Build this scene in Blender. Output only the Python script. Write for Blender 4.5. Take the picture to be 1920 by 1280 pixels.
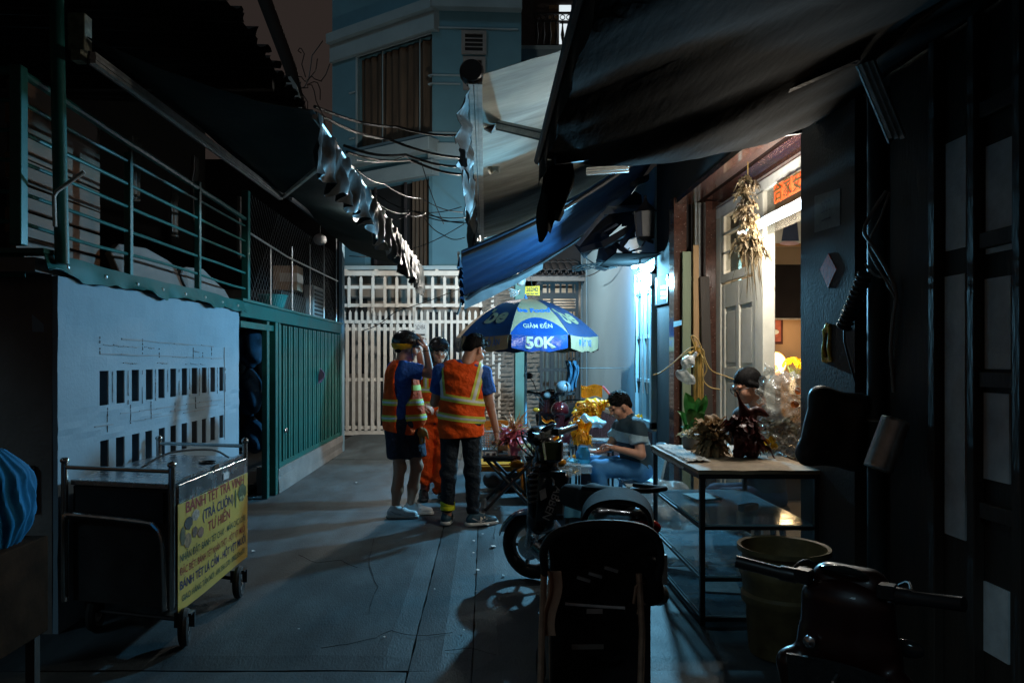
import bpy, bmesh, math, random
import numpy as np
from mathutils import Vector, Matrix, Euler

random.seed(7)
for o in list(bpy.data.objects):
    bpy.data.objects.remove(o)
SC = bpy.context.scene
COL = SC.collection
F, VX, VY, EYE = 1400.0, 910.0, 672.0, 1.5      # focal length in photo pixels, vanishing point, eye height


# ------------------------------------------------------------------ camera, sky, exposure
cam_d = bpy.data.cameras.new('camera')
cam = bpy.data.objects.new('camera', cam_d)
COL.objects.link(cam)
cam.location = (0, 0, EYE)
cam.rotation_euler = (math.radians(90), 0, 0)
cam_d.sensor_width = 36
cam_d.lens = 36 * F / 1920
cam_d.shift_x = (960 - VX) / 1920
cam_d.shift_y = (VY - 640) / 1920
cam_d.clip_start, cam_d.clip_end = 0.05, 500
SC.camera = cam

world = bpy.data.worlds.new('World')
SC.world = world
world.use_nodes = True
wn, wl = world.node_tree.nodes, world.node_tree.links
wn.clear()
w_out = wn.new('ShaderNodeOutputWorld')
w_add = wn.new('ShaderNodeAddShader')
w_sky_bg = wn.new('ShaderNodeBackground')
w_glow = wn.new('ShaderNodeBackground')
w_sky = wn.new('ShaderNodeTexSky')
w_sky.sky_type = 'NISHITA'
w_sky.sun_disc = False
w_sky.sun_elevation = math.radians(4)
w_sky.sun_rotation = math.radians(250)
wl.new(w_sky.outputs[0], w_sky_bg.inputs[0])
w_sky_bg.inputs[1].default_value = 0.0012          # night: barely any sky light
w_glow.inputs[0].default_value = (1.0, 0.72, 0.62, 1)   # brown glow of the city in the night sky
w_glow.inputs[1].default_value = 0.023
wl.new(w_sky_bg.outputs[0], w_add.inputs[0])
wl.new(w_glow.outputs[0], w_add.inputs[1])
wl.new(w_add.outputs[0], w_out.inputs[0])

sun_d = bpy.data.lights.new('moon', 'SUN')
sun_d.energy = 0.2
sun_d.angle = math.radians(10)
sun_d.color = (0.45, 0.8, 1.0)
sun = bpy.data.objects.new('moon', sun_d)
COL.objects.link(sun)
sun.rotation_euler = (math.radians(52), 0, math.radians(-40))

SC.view_settings.view_transform = 'Standard'
SC.view_settings.look = 'None'
SC.view_settings.exposure = 0.0
SC.view_settings.gamma = 1.0
SC.view_settings.use_curve_mapping = False
SC.render.engine = 'CYCLES'
SC.cycles.use_denoising = True
SC.cycles.max_bounces = 7
SC.cycles.diffuse_bounces = 4
SC.cycles.transparent_max_bounces = 12
SC.cycles.caustics_reflective = False
SC.cycles.caustics_refractive = False
SC.cycles.sample_clamp_indirect = 4.0


# ------------------------------------------------------------------ helpers
def U(px, py, D):
    """place in the alley seen at a photo pixel, D metres in front of the viewer"""
    return Vector(((px - VX) * D / F, D, EYE - (py - VY) * D / F))


def lin(r, g, b):
    f = lambda c: (c / 255 / 12.92) if c / 255 <= 0.04045 else ((c / 255 + 0.055) / 1.055) ** 2.4
    return (f(r), f(g), f(b))


MATS = {}


def M(name, col=(.5, .5, .5), rough=.6, metal=0.0, var=.2, scale=6.0, bump=.15, bscale=60.0, spec=.5,
      emit=None, estr=0.0, trans=0.0, alpha=1.0, ior=1.45, coat=0.0, dirt=0.0, dirtcol=(.03, .03, .03),
      stretch=(1, 1, 1), trl=0.0):
    if name in MATS:
        return MATS[name]
    m = bpy.data.materials.new(name)
    m.use_nodes = True
    nt = m.node_tree
    n, l = nt.nodes, nt.links
    b = n['Principled BSDF']
    b.inputs['Roughness'].default_value = rough
    b.inputs['Metallic'].default_value = metal
    b.inputs['IOR'].default_value = ior
    b.inputs['Specular IOR Level'].default_value = spec
    b.inputs['Coat Weight'].default_value = coat
    b.inputs['Transmission Weight'].default_value = trans
    b.inputs['Alpha'].default_value = alpha
    tc = n.new('ShaderNodeTexCoord')
    mp = n.new('ShaderNodeMapping')
    mp.inputs['Scale'].default_value = stretch
    l.new(tc.outputs['Object'], mp.inputs[0])
    no = n.new('ShaderNodeTexNoise')
    no.inputs['Scale'].default_value = scale
    no.inputs['Detail'].default_value = 5
    no.inputs['Roughness'].default_value = .62
    l.new(mp.outputs[0], no.inputs['Vector'])
    cr = n.new('ShaderNodeValToRGB')
    cr.color_ramp.elements[0].position = .3
    cr.color_ramp.elements[1].position = .7
    cr.color_ramp.elements[0].color = tuple(max(0, c * (1 - var)) for c in col) + (1,)
    cr.color_ramp.elements[1].color = tuple(min(1, c * (1 + var)) for c in col) + (1,)
    l.new(no.outputs[0], cr.inputs[0])
    out = cr.outputs[0]
    if dirt > 0:
        n2 = n.new('ShaderNodeTexNoise')
        n2.inputs['Scale'].default_value = scale * .45
        n2.inputs['Detail'].default_value = 8
        n2.inputs['Roughness'].default_value = .7
        l.new(mp.outputs[0], n2.inputs['Vector'])
        r2 = n.new('ShaderNodeValToRGB')
        r2.color_ramp.elements[0].position = .48
        r2.color_ramp.elements[1].position = .72
        r2.color_ramp.elements[0].color = (0, 0, 0, 1)
        r2.color_ramp.elements[1].color = (dirt, dirt, dirt, 1)
        l.new(n2.outputs[0], r2.inputs[0])
        mx = n.new('ShaderNodeMix')
        mx.data_type = 'RGBA'
        l.new(r2.outputs[0], mx.inputs['Factor'])
        l.new(out, mx.inputs['A'])
        mx.inputs['B'].default_value = dirtcol + (1,)
        out = mx.outputs['Result']
    l.new(out, b.inputs['Base Color'])
    if bump > 0:
        n3 = n.new('ShaderNodeTexNoise')
        n3.inputs['Scale'].default_value = bscale
        n3.inputs['Detail'].default_value = 4
        l.new(mp.outputs[0], n3.inputs['Vector'])
        bp = n.new('ShaderNodeBump')
        bp.inputs['Strength'].default_value = bump
        bp.inputs['Distance'].default_value = .01
        l.new(n3.outputs[0], bp.inputs['Height'])
        l.new(bp.outputs[0], b.inputs['Normal'])
    rr = n.new('ShaderNodeMapRange')
    rr.inputs['To Min'].default_value = max(.02, rough - .12)
    rr.inputs['To Max'].default_value = min(1, rough + .12)
    l.new(no.outputs[0], rr.inputs[0])
    l.new(rr.outputs[0], b.inputs['Roughness'])
    if emit:
        b.inputs['Emission Color'].default_value = emit + (1,)
        b.inputs['Emission Strength'].default_value = estr
    if trl > 0:
        tr = n.new('ShaderNodeBsdfTranslucent')
        l.new(out, tr.inputs[0])
        mxs = n.new('ShaderNodeMixShader')
        mxs.inputs[0].default_value = trl
        l.new(b.outputs[0], mxs.inputs[1])
        l.new(tr.outputs[0], mxs.inputs[2])
        l.new(mxs.outputs[0], n['Material Output'].inputs[0])
    MATS[name] = m
    return m


def film(name, col, alpha, rough=.12, bump=.5, bscale=25.0):
    """thin clear film or pane: partly see-through, partly glossy"""
    if name in MATS:
        return MATS[name]
    m = bpy.data.materials.new(name)
    m.use_nodes = True
    n, l = m.node_tree.nodes, m.node_tree.links
    b = n['Principled BSDF']
    b.inputs['Base Color'].default_value = col + (1,)
    b.inputs['Roughness'].default_value = rough
    b.inputs['Alpha'].default_value = 1
    t = n.new('ShaderNodeBsdfTransparent')
    t.inputs[0].default_value = (.93, .95, .95, 1)
    mx = n.new('ShaderNodeMixShader')
    no = n.new('ShaderNodeTexNoise')
    no.inputs['Scale'].default_value = bscale
    no.inputs['Detail'].default_value = 3
    tc = n.new('ShaderNodeTexCoord')
    l.new(tc.outputs['Object'], no.inputs['Vector'])
    mr = n.new('ShaderNodeMapRange')
    mr.inputs['To Min'].default_value = alpha * .5
    mr.inputs['To Max'].default_value = min(1, alpha * 1.5)
    l.new(no.outputs[0], mr.inputs[0])
    l.new(mr.outputs[0], mx.inputs[0])
    bp = n.new('ShaderNodeBump')
    bp.inputs['Strength'].default_value = bump
    bp.inputs['Distance'].default_value = .02
    l.new(no.outputs[0], bp.inputs['Height'])
    l.new(bp.outputs[0], b.inputs['Normal'])
    l.new(t.outputs[0], mx.inputs[1])
    l.new(b.outputs[0], mx.inputs[2])
    l.new(mx.outputs[0], n['Material Output'].inputs[0])
    MATS[name] = m
    return m


def glow(name, col, strength):
    if name in MATS:
        return MATS[name]
    m = bpy.data.materials.new(name)
    m.use_nodes = True
    n, l = m.node_tree.nodes, m.node_tree.links
    n.clear()
    o = n.new('ShaderNodeOutputMaterial')
    e = n.new('ShaderNodeEmission')
    e.inputs[0].default_value = col + (1,)
    e.inputs[1].default_value = strength
    l.new(e.outputs[0], o.inputs[0])
    MATS[name] = m
    return m


def tag(o, label=None, cat=None, group=None, kind=None):
    if label:
        o['label'] = label
    if cat:
        o['category'] = cat
    if group:
        o['group'] = group
    if kind:
        o['kind'] = kind
    return o


def thing(name, label, cat, loc=(0, 0, 0), group=None, rz=0.0, kind=None):
    o = bpy.data.objects.new(name, None)
    COL.objects.link(o)
    o.empty_display_size = .1
    o.location = loc
    o.rotation_euler = (0, 0, rz)
    return tag(o, label, cat, group, kind)


def link(name, me, mat, parent=None, world=True):
    o = bpy.data.objects.new(name, me)
    COL.objects.link(o)
    if mat is not None and not me.materials:
        for m_ in (mat if isinstance(mat, (list, tuple)) else [mat]):
            me.materials.append(m_)
    if parent is not None:
        o.parent = parent
        if world and parent.type == 'EMPTY':
            o.location = -Vector(parent.location)
    return o


def basis(d):
    d = Vector(d).normalized()
    up = Vector((0, 0, 1)) if abs(d.z) < .95 else Vector((1, 0, 0))
    a = d.cross(up).normalized()
    b = a.cross(d).normalized()
    return a, b, d


class MB:
    def __init__(self):
        self.v, self.f, self.mi = [], [], []
        self.cur = 0

    def add(self, vs, fs):
        k = len(self.v)
        self.v += [tuple(p) for p in vs]
        for q in fs:
            self.f.append(tuple(i + k for i in q))
            self.mi.append(self.cur)
        return self

    def box(self, lo, hi, rot=None, piv=None):
        x0, y0, z0 = lo
        x1, y1, z1 = hi
        vs = [Vector(p) for p in ((x0, y0, z0), (x1, y0, z0), (x1, y1, z0), (x0, y1, z0),
                                  (x0, y0, z1), (x1, y0, z1), (x1, y1, z1), (x0, y1, z1))]
        if rot is not None:
            c = Vector(piv) if piv is not None else (vs[0] + vs[6]) / 2
            R = Euler(rot).to_matrix()
            vs = [R @ (p - c) + c for p in vs]
        return self.add(vs, [(0, 3, 2, 1), (4, 5, 6, 7), (0, 1, 5, 4), (1, 2, 6, 5), (2, 3, 7, 6), (3, 0, 4, 7)])

    def cbox(self, c, s, rot=None):
        c, s = Vector(c), Vector(s) / 2
        return self.box(c - s, c + s, rot)

    def bar(self, a, b, w, h, up=(0, 0, 1), w2=None, h2=None):
        """rectangular bar from a to b"""
        a, b = Vector(a), Vector(b)
        d = (b - a).normalized()
        s = d.cross(Vector(up))
        if s.length < 1e-4:
            s = d.cross(Vector((1, 0, 0)))
        s.normalize()
        t = s.cross(d).normalized()
        w2 = w if w2 is None else w2
        h2 = h if h2 is None else h2
        vs = []
        for p, ww, hh in ((a, w, h), (b, w2, h2)):
            vs += [p - s * ww / 2 - t * hh / 2, p + s * ww / 2 - t * hh / 2, p + s * ww / 2 + t * hh / 2, p - s * ww / 2 + t * hh / 2]
        return self.add(vs, [(0, 3, 2, 1), (4, 5, 6, 7), (0, 1, 5, 4), (1, 2, 6, 5), (2, 3, 7, 6), (3, 0, 4, 7)])

    def tube(self, pts, r, n=8, cap=True):
        pts = [Vector(p) for p in pts]
        rs = r if isinstance(r, (list, tuple)) else [r] * len(pts)
        k = len(self.v)
        vs, fs = [], []
        a = None
        for i, p in enumerate(pts):
            d = (pts[min(i + 1, len(pts) - 1)] - pts[max(i - 1, 0)])
            if d.length < 1e-7:
                d = Vector((0, 0, 1))
            d.normalize()
            if a is None:
                a, b, _ = basis(d)
            else:
                a = (a - d * a.dot(d))
                if a.length < 1e-5:
                    a, b, _ = basis(d)
                a.normalize()
                b = d.cross(a)
            b = d.cross(a)
            for j in range(n):
                t = 2 * math.pi * j / n
                vs.append(p + (a * math.cos(t) + b * math.sin(t)) * rs[i])
        for i in range(len(pts) - 1):
            for j in range(n):
                j2 = (j + 1) % n
                fs.append((i * n + j, i * n + j2, (i + 1) * n + j2, (i + 1) * n + j))
        if cap:
            fs.append(tuple(range(n - 1, -1, -1)))
            q = (len(pts) - 1) * n
            fs.append(tuple(range(q, q + n)))
        return self.add(vs, fs)

    def ring(self, c, axis, R, r, n=28, m=8, a0=0.0, a1=2 * math.pi):
        a, b, _ = basis(axis)
        full = abs(a1 - a0 - 2 * math.pi) < 1e-6
        c = Vector(c)
        ax = Vector(axis).normalized()
        vs, fs = [], []
        cnt = n if full else n + 1
        for i in range(cnt):
            t = a0 + (a1 - a0) * i / n
            e = a * math.cos(t) + b * math.sin(t)
            for j in range(m):
                q = 2 * math.pi * j / m
                vs.append(c + e * (R + r * math.cos(q)) + ax * (r * math.sin(q)))
        for i in range(n if full else n):
            i2 = (i + 1) % cnt if full else i + 1
            for j in range(m):
                j2 = (j + 1) % m
                fs.append((i * m + j, i * m + j2, i2 * m + j2, i2 * m + j))
        return self.add(vs, fs)

    def lathe(self, c, prof, n=24, axis=(0, 0, 1), cap=True, fn=None):
        """prof: list of (radius, height)"""
        a, b, d = basis(axis)
        c = Vector(c)
        vs, fs = [], []
        for r, h in prof:
            for j in range(n):
                t = 2 * math.pi * j / n
                rr = r * (fn(t, h) if fn else 1)
                vs.append(c + (a * math.cos(t) + b * math.sin(t)) * rr + d * h)
        for i in range(len(prof) - 1):
            for j in range(n):
                j2 = (j + 1) % n
                fs.append((i * n + j, i * n + j2, (i + 1) * n + j2, (i + 1) * n + j))
        if cap:
            if prof[0][0] > 1e-4:
                fs.append(tuple(range(n - 1, -1, -1)))
            q = (len(prof) - 1) * n
            if prof[-1][0] > 1e-4:
                fs.append(tuple(range(q, q + n)))
        return self.add(vs, fs)

    def ell(self, c, r, n=16, m=10, rot=None):
        R = Euler(rot).to_matrix() if rot is not None else Matrix.Identity(3)
        c = Vector(c)
        vs, fs = [], []
        for i in range(m + 1):
            p = math.pi * i / m
            for j in range(n):
                t = 2 * math.pi * j / n
                vs.append(c + R @ Vector((r[0] * math.sin(p) * math.cos(t), r[1] * math.sin(p) * math.sin(t), r[2] * math.cos(p))))
        for i in range(m):
            for j in range(n):
                j2 = (j + 1) % n
                fs.append((i * n + j, (i + 1) * n + j, (i + 1) * n + j2, i * n + j2))
        return self.add(vs, fs)

    def grid(self, fn, nu, nv, thick=None):
        """fn(u, v) -> point for u, v in 0..1; thick gives a solid sheet"""
        P = [[Vector(fn(i / nu, j / nv)) for j in range(nv + 1)] for i in range(nu + 1)]
        vs = [p for row in P for p in row]
        w = nv + 1
        fs = [(i * w + j, (i + 1) * w + j, (i + 1) * w + j + 1, i * w + j + 1) for i in range(nu) for j in range(nv)]
        if thick:
            N = []
            for i in range(nu + 1):
                for j in range(nv + 1):
                    du = P[min(i + 1, nu)][j] - P[max(i - 1, 0)][j]
                    dv = P[i][min(j + 1, nv)] - P[i][max(j - 1, 0)]
                    q = du.cross(dv)
                    N.append(q.normalized() if q.length > 1e-9 else Vector((0, 0, 1)))
            k = len(vs)
            vs2 = vs + [p - q * thick for p, q in zip(vs, N)]
            fs2 = list(fs) + [tuple(reversed([a + k for a in f_])) for f_ in fs]
            rim = [i * w for i in range(nu + 1)] + [nu * w + j for j in range(1, nv + 1)] + \
                  [i * w + nv for i in range(nu - 1, -1, -1)] + [j for j in range(nv - 1, 0, -1)]
            for q in range(len(rim)):
                a_, b_ = rim[q], rim[(q + 1) % len(rim)]
                fs2.append((b_, a_, a_ + k, b_ + k))
            return self.add(vs2, fs2)
        return self.add(vs, fs)

    def prism(self, poly, d):
        """poly: 3-D outline, extruded by vector d"""
        n = len(poly)
        d = Vector(d)
        vs = [Vector(p) for p in poly] + [Vector(p) + d for p in poly]
        fs = [tuple(range(n - 1, -1, -1)), tuple(range(n, 2 * n))]
        fs += [(i, (i + 1) % n, (i + 1) % n + n, i + n) for i in range(n)]
        return self.add(vs, fs)

    def mesh(self, name, smooth=False, bevel=0.0):
        me = bpy.data.meshes.new(name)
        me.from_pydata(self.v, [], self.f)
        if any(self.mi):
            me.polygons.foreach_set('material_index', self.mi)
        bm = bmesh.new()
        bm.from_mesh(me)
        if bevel:
            bmesh.ops.bevel(bm, geom=[e for e in bm.edges if len(e.link_faces) == 2 and e.calc_face_angle(0) > .5],
                            offset=bevel, segments=1, affect='EDGES', clamp_overlap=True)
        bmesh.ops.recalc_face_normals(bm, faces=bm.faces)
        bm.to_mesh(me)
        bm.free()
        if smooth:
            me.polygons.foreach_set('use_smooth', [True] * len(me.polygons))
            try:
                me.set_sharp_from_angle(angle=math.radians(42))
            except Exception:
                pass
        me.update()
        return me

    def build(self, name, mat, parent=None, smooth=False, bevel=0.0, world=True):
        return link(name, self.mesh(name, smooth, bevel), mat, parent, world)


def copy_tree(o, parent=None, loc=None, label=None, rz=None):
    c = o.copy()
    COL.objects.link(c)
    if parent is not None:
        c.parent = parent
    if loc is not None:
        c.location = loc
    if rz is not None:
        c.rotation_euler = (0, 0, rz)
    if label:
        c['label'] = label
    for ch in list(o.children):
        copy_tree(ch, c)
    return c


def spl(pts, n=5):
    """smooth curve through points"""
    P = [Vector(p) for p in pts]
    P = [P[0] * 2 - P[1]] + P + [P[-1] * 2 - P[-2]]
    out = []
    for i in range(1, len(P) - 2):
        for k in range(n):
            t = k / n
            a, b, c, d = P[i - 1], P[i], P[i + 1], P[i + 2]
            out.append(.5 * ((2 * b) + (c - a) * t + (2 * a - 5 * b + 4 * c - d) * t * t + (3 * b - a - 3 * c + d) * t ** 3))
    return out + [P[-2]]


def noise1(x, s=0.0):
    return (math.sin(x * 1.7 + s) + math.sin(x * 3.1 + 1.3 * s + 1) * .6 + math.sin(x * 7.3 + 2.1 * s + 2) * .35) / 1.95


def text_verts(body, size=1.0, align='CENTER', bold=0.0, shear=0.0, res=3):
    cu = bpy.data.curves.new('lettering', 'FONT')
    cu.body = body
    cu.size = size
    cu.align_x = align
    cu.align_y = 'CENTER'
    cu.fill_mode = 'FRONT'
    cu.resolution_u = res
    cu.offset = bold
    cu.shear = shear
    o = bpy.data.objects.new('lettering', cu)
    COL.objects.link(o)
    dg = bpy.context.evaluated_depsgraph_get()
    me = bpy.data.meshes.new_from_object(o.evaluated_get(dg))
    bpy.data.objects.remove(o)
    bpy.data.curves.remove(cu)
    vs = [tuple(v.co) for v in me.vertices]
    fs = [tuple(p.vertices) for p in me.polygons]
    bpy.data.meshes.remove(me)
    return vs, fs


def lettering(body, size, mat, parent, fn, name='lettering', bold=0.0, width=None, align='CENTER', shear=0.0, res=3):
    """letters laid on a surface: fn(x, y) -> point on the thing"""
    vs, fs = text_verts(body, size, align, bold, shear, res)
    if not vs:
        return None
    if width:
        x0, x1 = min(v[0] for v in vs), max(v[0] for v in vs)
        k = width / max(1e-6, x1 - x0)
        vs = [(v[0] * k, v[1], v[2]) for v in vs]
    mb = MB()
    mb.add([fn(v[0], v[1]) for v in vs], fs)
    me = bpy.data.meshes.new(name)
    me.from_pydata(mb.v, [], mb.f)
    return link(name, me, mat, parent)


def plane_fn(o, ex, ey):
    o, ex, ey = Vector(o), Vector(ex).normalized(), Vector(ey).normalized()
    return lambda x, y: o + ex * x + ey * y


def lamp(name, kind, loc, power, col, parent=None, size=.1, rot=None, size_y=None):
    d = bpy.data.lights.new(name, kind)
    d.energy = power
    d.color = col
    if kind == 'POINT':
        d.shadow_soft_size = size
    elif kind == 'AREA':
        d.size = size
        if size_y:
            d.shape = 'RECTANGLE'
            d.size_y = size_y
    o = bpy.data.objects.new(name, d)
    COL.objects.link(o)
    if rot is not None:
        o.rotation_euler = rot
    if parent is not None:
        o.parent = parent
        o.location = Vector(loc) - Vector(parent.location)
    else:
        o.location = loc
    return o


# ------------------------------------------------------------------ smooth solids (bodies, cloth) from distance fields
def surf_nets(Fd, org, h):
    nx, ny, nz = Fd.shape
    neg = Fd < 0
    cs = np.zeros((nx - 1, ny - 1, nz - 1), np.int8)
    for dx in (0, 1):
        for dy in (0, 1):
            for dz in (0, 1):
                cs += neg[dx:nx - 1 + dx, dy:ny - 1 + dy, dz:nz - 1 + dz]
    act = (cs > 0) & (cs < 8)
    I = np.argwhere(act)
    idx = -np.ones(act.shape, np.int64)
    idx[act] = np.arange(len(I))
    acc = np.zeros((len(I), 3))
    cnt = np.zeros(len(I))
    cor = [(0, 0, 0), (1, 0, 0), (0, 1, 0), (1, 1, 0), (0, 0, 1), (1, 0, 1), (0, 1, 1), (1, 1, 1)]
    val = [Fd[I[:, 0] + c[0], I[:, 1] + c[1], I[:, 2] + c[2]] for c in cor]
    for a in range(8):
        for b in range(a + 1, 8):
            if sum(abs(cor[a][k] - cor[b][k]) for k in range(3)) != 1:
                continue
            va, vb = val[a], val[b]
            m = (va < 0) != (vb < 0)
            t = va[m] / (va[m] - vb[m])
            pa, pb = np.array(cor[a], float), np.array(cor[b], float)
            acc[m] += pa + (pb - pa) * t[:, None]
            cnt[m] += 1
    V = (I + acc / cnt[:, None]) * h + np.array(org)
    faces = []
    for ax in range(3):
        o1, o2 = (ax + 1) % 3, (ax + 2) % 3
        sl0 = [slice(None)] * 3
        sl1 = [slice(None)] * 3
        sl0[ax], sl1[ax] = slice(0, -1), slice(1, None)
        ch = neg[tuple(sl0)] != neg[tuple(sl1)]
        E = np.argwhere(ch)
        E = E[(E[:, o1] > 0) & (E[:, o2] > 0) & (E[:, o1] < Fd.shape[o1] - 1) & (E[:, o2] < Fd.shape[o2] - 1)]
        if len(E) == 0:
            continue
        s = neg[E[:, 0], E[:, 1], E[:, 2]]

        def g(d1, d2):
            q = E.copy()
            q[:, o1] -= d1
            q[:, o2] -= d2
            return idx[q[:, 0], q[:, 1], q[:, 2]]
        Q = np.stack([g(1, 1), g(0, 1), g(0, 0), g(1, 0)], 1)
        Q[~s] = Q[~s][:, ::-1]
        faces.append(Q)
    return V, np.concatenate(faces)


def cap(a, b, ra, rb=None, sq=None, clip=None, k=None):
    """tapered limb from a to b; sq=(axis, factor) flattens it; clip=[(point, outward normal)] ends it cleanly"""
    return dict(t='c', a=a, b=b, ra=ra, rb=ra if rb is None else rb, sq=sq, clip=clip, k=k)


def ell(c, r, rot=None, clip=None, k=None):
    return dict(t='e', c=c, r=r, rot=rot, clip=clip, k=k)


def sdf(prims, h=.009, k=.03, clip=None, cut=None, fold=None):
    lo, hi = np.full(3, 1e9), np.full(3, -1e9)
    for p in prims:
        if p['t'] == 'c':
            for q, r in ((p['a'], p['ra']), (p['b'], p['rb'])):
                s = r * max(1, p['sq'][1] if p['sq'] else 1)
                lo, hi = np.minimum(lo, np.array(q) - s), np.maximum(hi, np.array(q) + s)
        else:
            s = max(p['r'])
            lo, hi = np.minimum(lo, np.array(p['c']) - s), np.maximum(hi, np.array(p['c']) + s)
    lo -= 3 * h + .012
    hi += 3 * h + .012
    n = np.ceil((hi - lo) / h).astype(int) + 1
    X, Y, Z = np.meshgrid(*[lo[i] + h * np.arange(n[i]) for i in range(3)], indexing='ij')
    P = np.stack([X, Y, Z], -1).astype(np.float32)
    D = np.full(X.shape, 9.0, np.float32)

    def dist(p, Q):
        if p['t'] == 'c':
            a, b = np.array(p['a'], np.float32), np.array(p['b'], np.float32)
            ab = b - a
            t = np.clip(((Q - a) @ ab) / max(1e-9, ab @ ab), 0, 1)
            v = Q - a - t[..., None] * ab
            if p['sq']:
                ax = np.array(p['sq'][0], np.float32)
                ax /= np.linalg.norm(ax)
                v = v + (v @ ax)[..., None] * ax * (1 / p['sq'][1] - 1)
            d = np.linalg.norm(v, axis=-1) - (p['ra'] + (p['rb'] - p['ra']) * t)
            if p['sq'] and p['sq'][1] < 1:
                d = d * (.5 + .5 * p['sq'][1])
        else:
            v = Q - np.array(p['c'], np.float32)
            if p['rot'] is not None:
                v = v @ np.array(Euler(p['rot']).to_matrix(), np.float32)
            r = np.array(p['r'], np.float32)
            k0 = np.linalg.norm(v / r, axis=-1)
            k1 = np.linalg.norm(v / (r * r), axis=-1)
            d = k0 * (k0 - 1) / np.maximum(k1, 1e-6)
        for pt, nn in (p['clip'] or []):
            nn = np.array(nn, np.float32)
            nn /= np.linalg.norm(nn)
            d = np.maximum(d, (Q - np.array(pt, np.float32)) @ nn)
        return d
    for p in prims:
        if p['t'] == 'c':
            s = max(p['ra'], p['rb']) * max(1, p['sq'][1] if p['sq'] else 1)
            blo = np.minimum(p['a'], p['b']) - s
            bhi = np.maximum(p['a'], p['b']) + s
        else:
            s = max(p['r'])
            blo, bhi = np.array(p['c']) - s, np.array(p['c']) + s
        i0 = np.clip(((blo - .08 - lo) / h).astype(int), 0, n - 1)
        i1 = np.clip(((bhi + .08 - lo) / h).astype(int) + 2, 1, n)
        sl = tuple(slice(i0[j], i1[j]) for j in range(3))
        d = dist(p, P[sl])
        kk = p['k'] if p['k'] is not None else k
        c = D[sl]
        if kk > 0:
            hh = np.clip(.5 + .5 * (c - d) / kk, 0, 1)
            D[sl] = c * (1 - hh) + d * hh - kk * hh * (1 - hh)
        else:
            D[sl] = np.minimum(c, d)
    if fold is not None:
        D = D + fold(X, Y, Z).astype(np.float32)
    for p in (cut or []):
        D = np.maximum(D, -dist(p, P))
    for pt, nn in (clip or []):
        nn = np.array(nn, np.float32)
        nn /= np.linalg.norm(nn)
        D = np.maximum(D, (P - np.array(pt, np.float32)) @ nn)
    return surf_nets(D, lo, h)


def folds(amp=.004, f=40.0, seed=0.0, zf=.5):
    return lambda X, Y, Z: amp * (np.sin(f * X + f * zf * Z + seed + 2 * np.sin(9 * Z + seed)) * .6 +
                                  np.sin(f * .6 * Y - f * .7 * Z * zf + 2 * seed + 1.7 * np.sin(11 * X)) * .6)


def vf_mesh(name, parts, smooth=True):
    """join (verts, faces) pairs into one mesh"""
    V = np.concatenate([p[0] for p in parts])
    off, Fs = 0, []
    for v, f in parts:
        Fs.append(np.asarray(f) + off)
        off += len(v)
    Fq = np.concatenate(Fs)
    me = bpy.data.meshes.new(name)
    me.from_pydata(V.tolist(), [], Fq.tolist())
    me.polygons.foreach_set('use_smooth', [smooth] * len(me.polygons))
    me.update()
    return me


def band(src, planes, push=.004):
    """strip of a cloth surface between planes [(point, normal outward)], lifted a little: tapes, hems"""
    bm = bmesh.new()
    bm.from_mesh(src)
    bm.normal_update()
    for pt, nn in planes:
        bmesh.ops.bisect_plane(bm, geom=bm.verts[:] + bm.edges[:] + bm.faces[:], plane_co=pt, plane_no=nn, clear_outer=True)
    bm.normal_update()
    for v in bm.verts:
        v.co += v.normal * push
    me = bpy.data.meshes.new('strip')
    bm.to_mesh(me)
    bm.free()
    me.polygons.foreach_set('use_smooth', [True] * len(me.polygons))
    return me
# ------------------------------------------------------------------ materials of the setting
m_conc = M('concrete', (.048, .066, .075), .62, var=.5, scale=2.6, bump=.32, bscale=70, stretch=(1.5, .55, 1), dirt=1.0, dirtcol=(.020, .024, .027))  # concrete grey with the bluish cast of the lamp light mixed in
m_under = M('ground_dirt', (.03, .03, .03), .9, var=.3)
m_wall_w = M('white_wall_paint', (.22, .33, .41), .75, var=.09, scale=1.6, bump=.2, bscale=45, dirt=.25, dirtcol=(.14, .20, .24))  # white paint tinted with the blue of the lamp light
m_plaster = M('grey_plaster', (.20, .19, .18), .85, var=.25, scale=1.8, bump=.4, bscale=50, dirt=.5, dirtcol=(.08, .075, .07))
m_green = M('green_paint', (.006, .105, .092), .42, var=.25, scale=5, bump=.08, dirt=.35, dirtcol=(.01, .05, .045))
m_green2 = M('green_sheet', (.008, .10, .092), .5, spec=.2, var=.25, scale=4, bump=.15, bscale=14, dirt=.5, dirtcol=(.05, .11, .10))
m_gatewhite = M('cream_metal_paint', (.72, .70, .65), .5, var=.1, scale=6, bump=.05, dirt=.3, dirtcol=(.35, .33, .28))
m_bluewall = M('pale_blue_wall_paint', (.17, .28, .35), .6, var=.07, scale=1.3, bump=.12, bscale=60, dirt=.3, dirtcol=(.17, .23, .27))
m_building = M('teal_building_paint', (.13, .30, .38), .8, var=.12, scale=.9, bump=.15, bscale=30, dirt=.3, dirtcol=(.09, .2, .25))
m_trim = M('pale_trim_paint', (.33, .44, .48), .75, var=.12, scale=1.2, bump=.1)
m_dark = M('dark_void', (.02, .02, .02), .9, bump=0)
m_darkwood = M('dark_wood', (.035, .026, .02), .6, var=.4, scale=4, stretch=(1, 1, .15), bump=.2)
m_brownwood = M('brown_wood', (.16, .075, .035), .65, var=.45, scale=5, stretch=(1, .12, 1), bump=.25, bscale=25, dirt=.5, dirtcol=(.05, .025, .015))
m_darkwall = M('dark_house_wall', (.028, .027, .028), .95, spec=.08, var=.3, scale=2, bump=.25, bscale=50)
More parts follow.
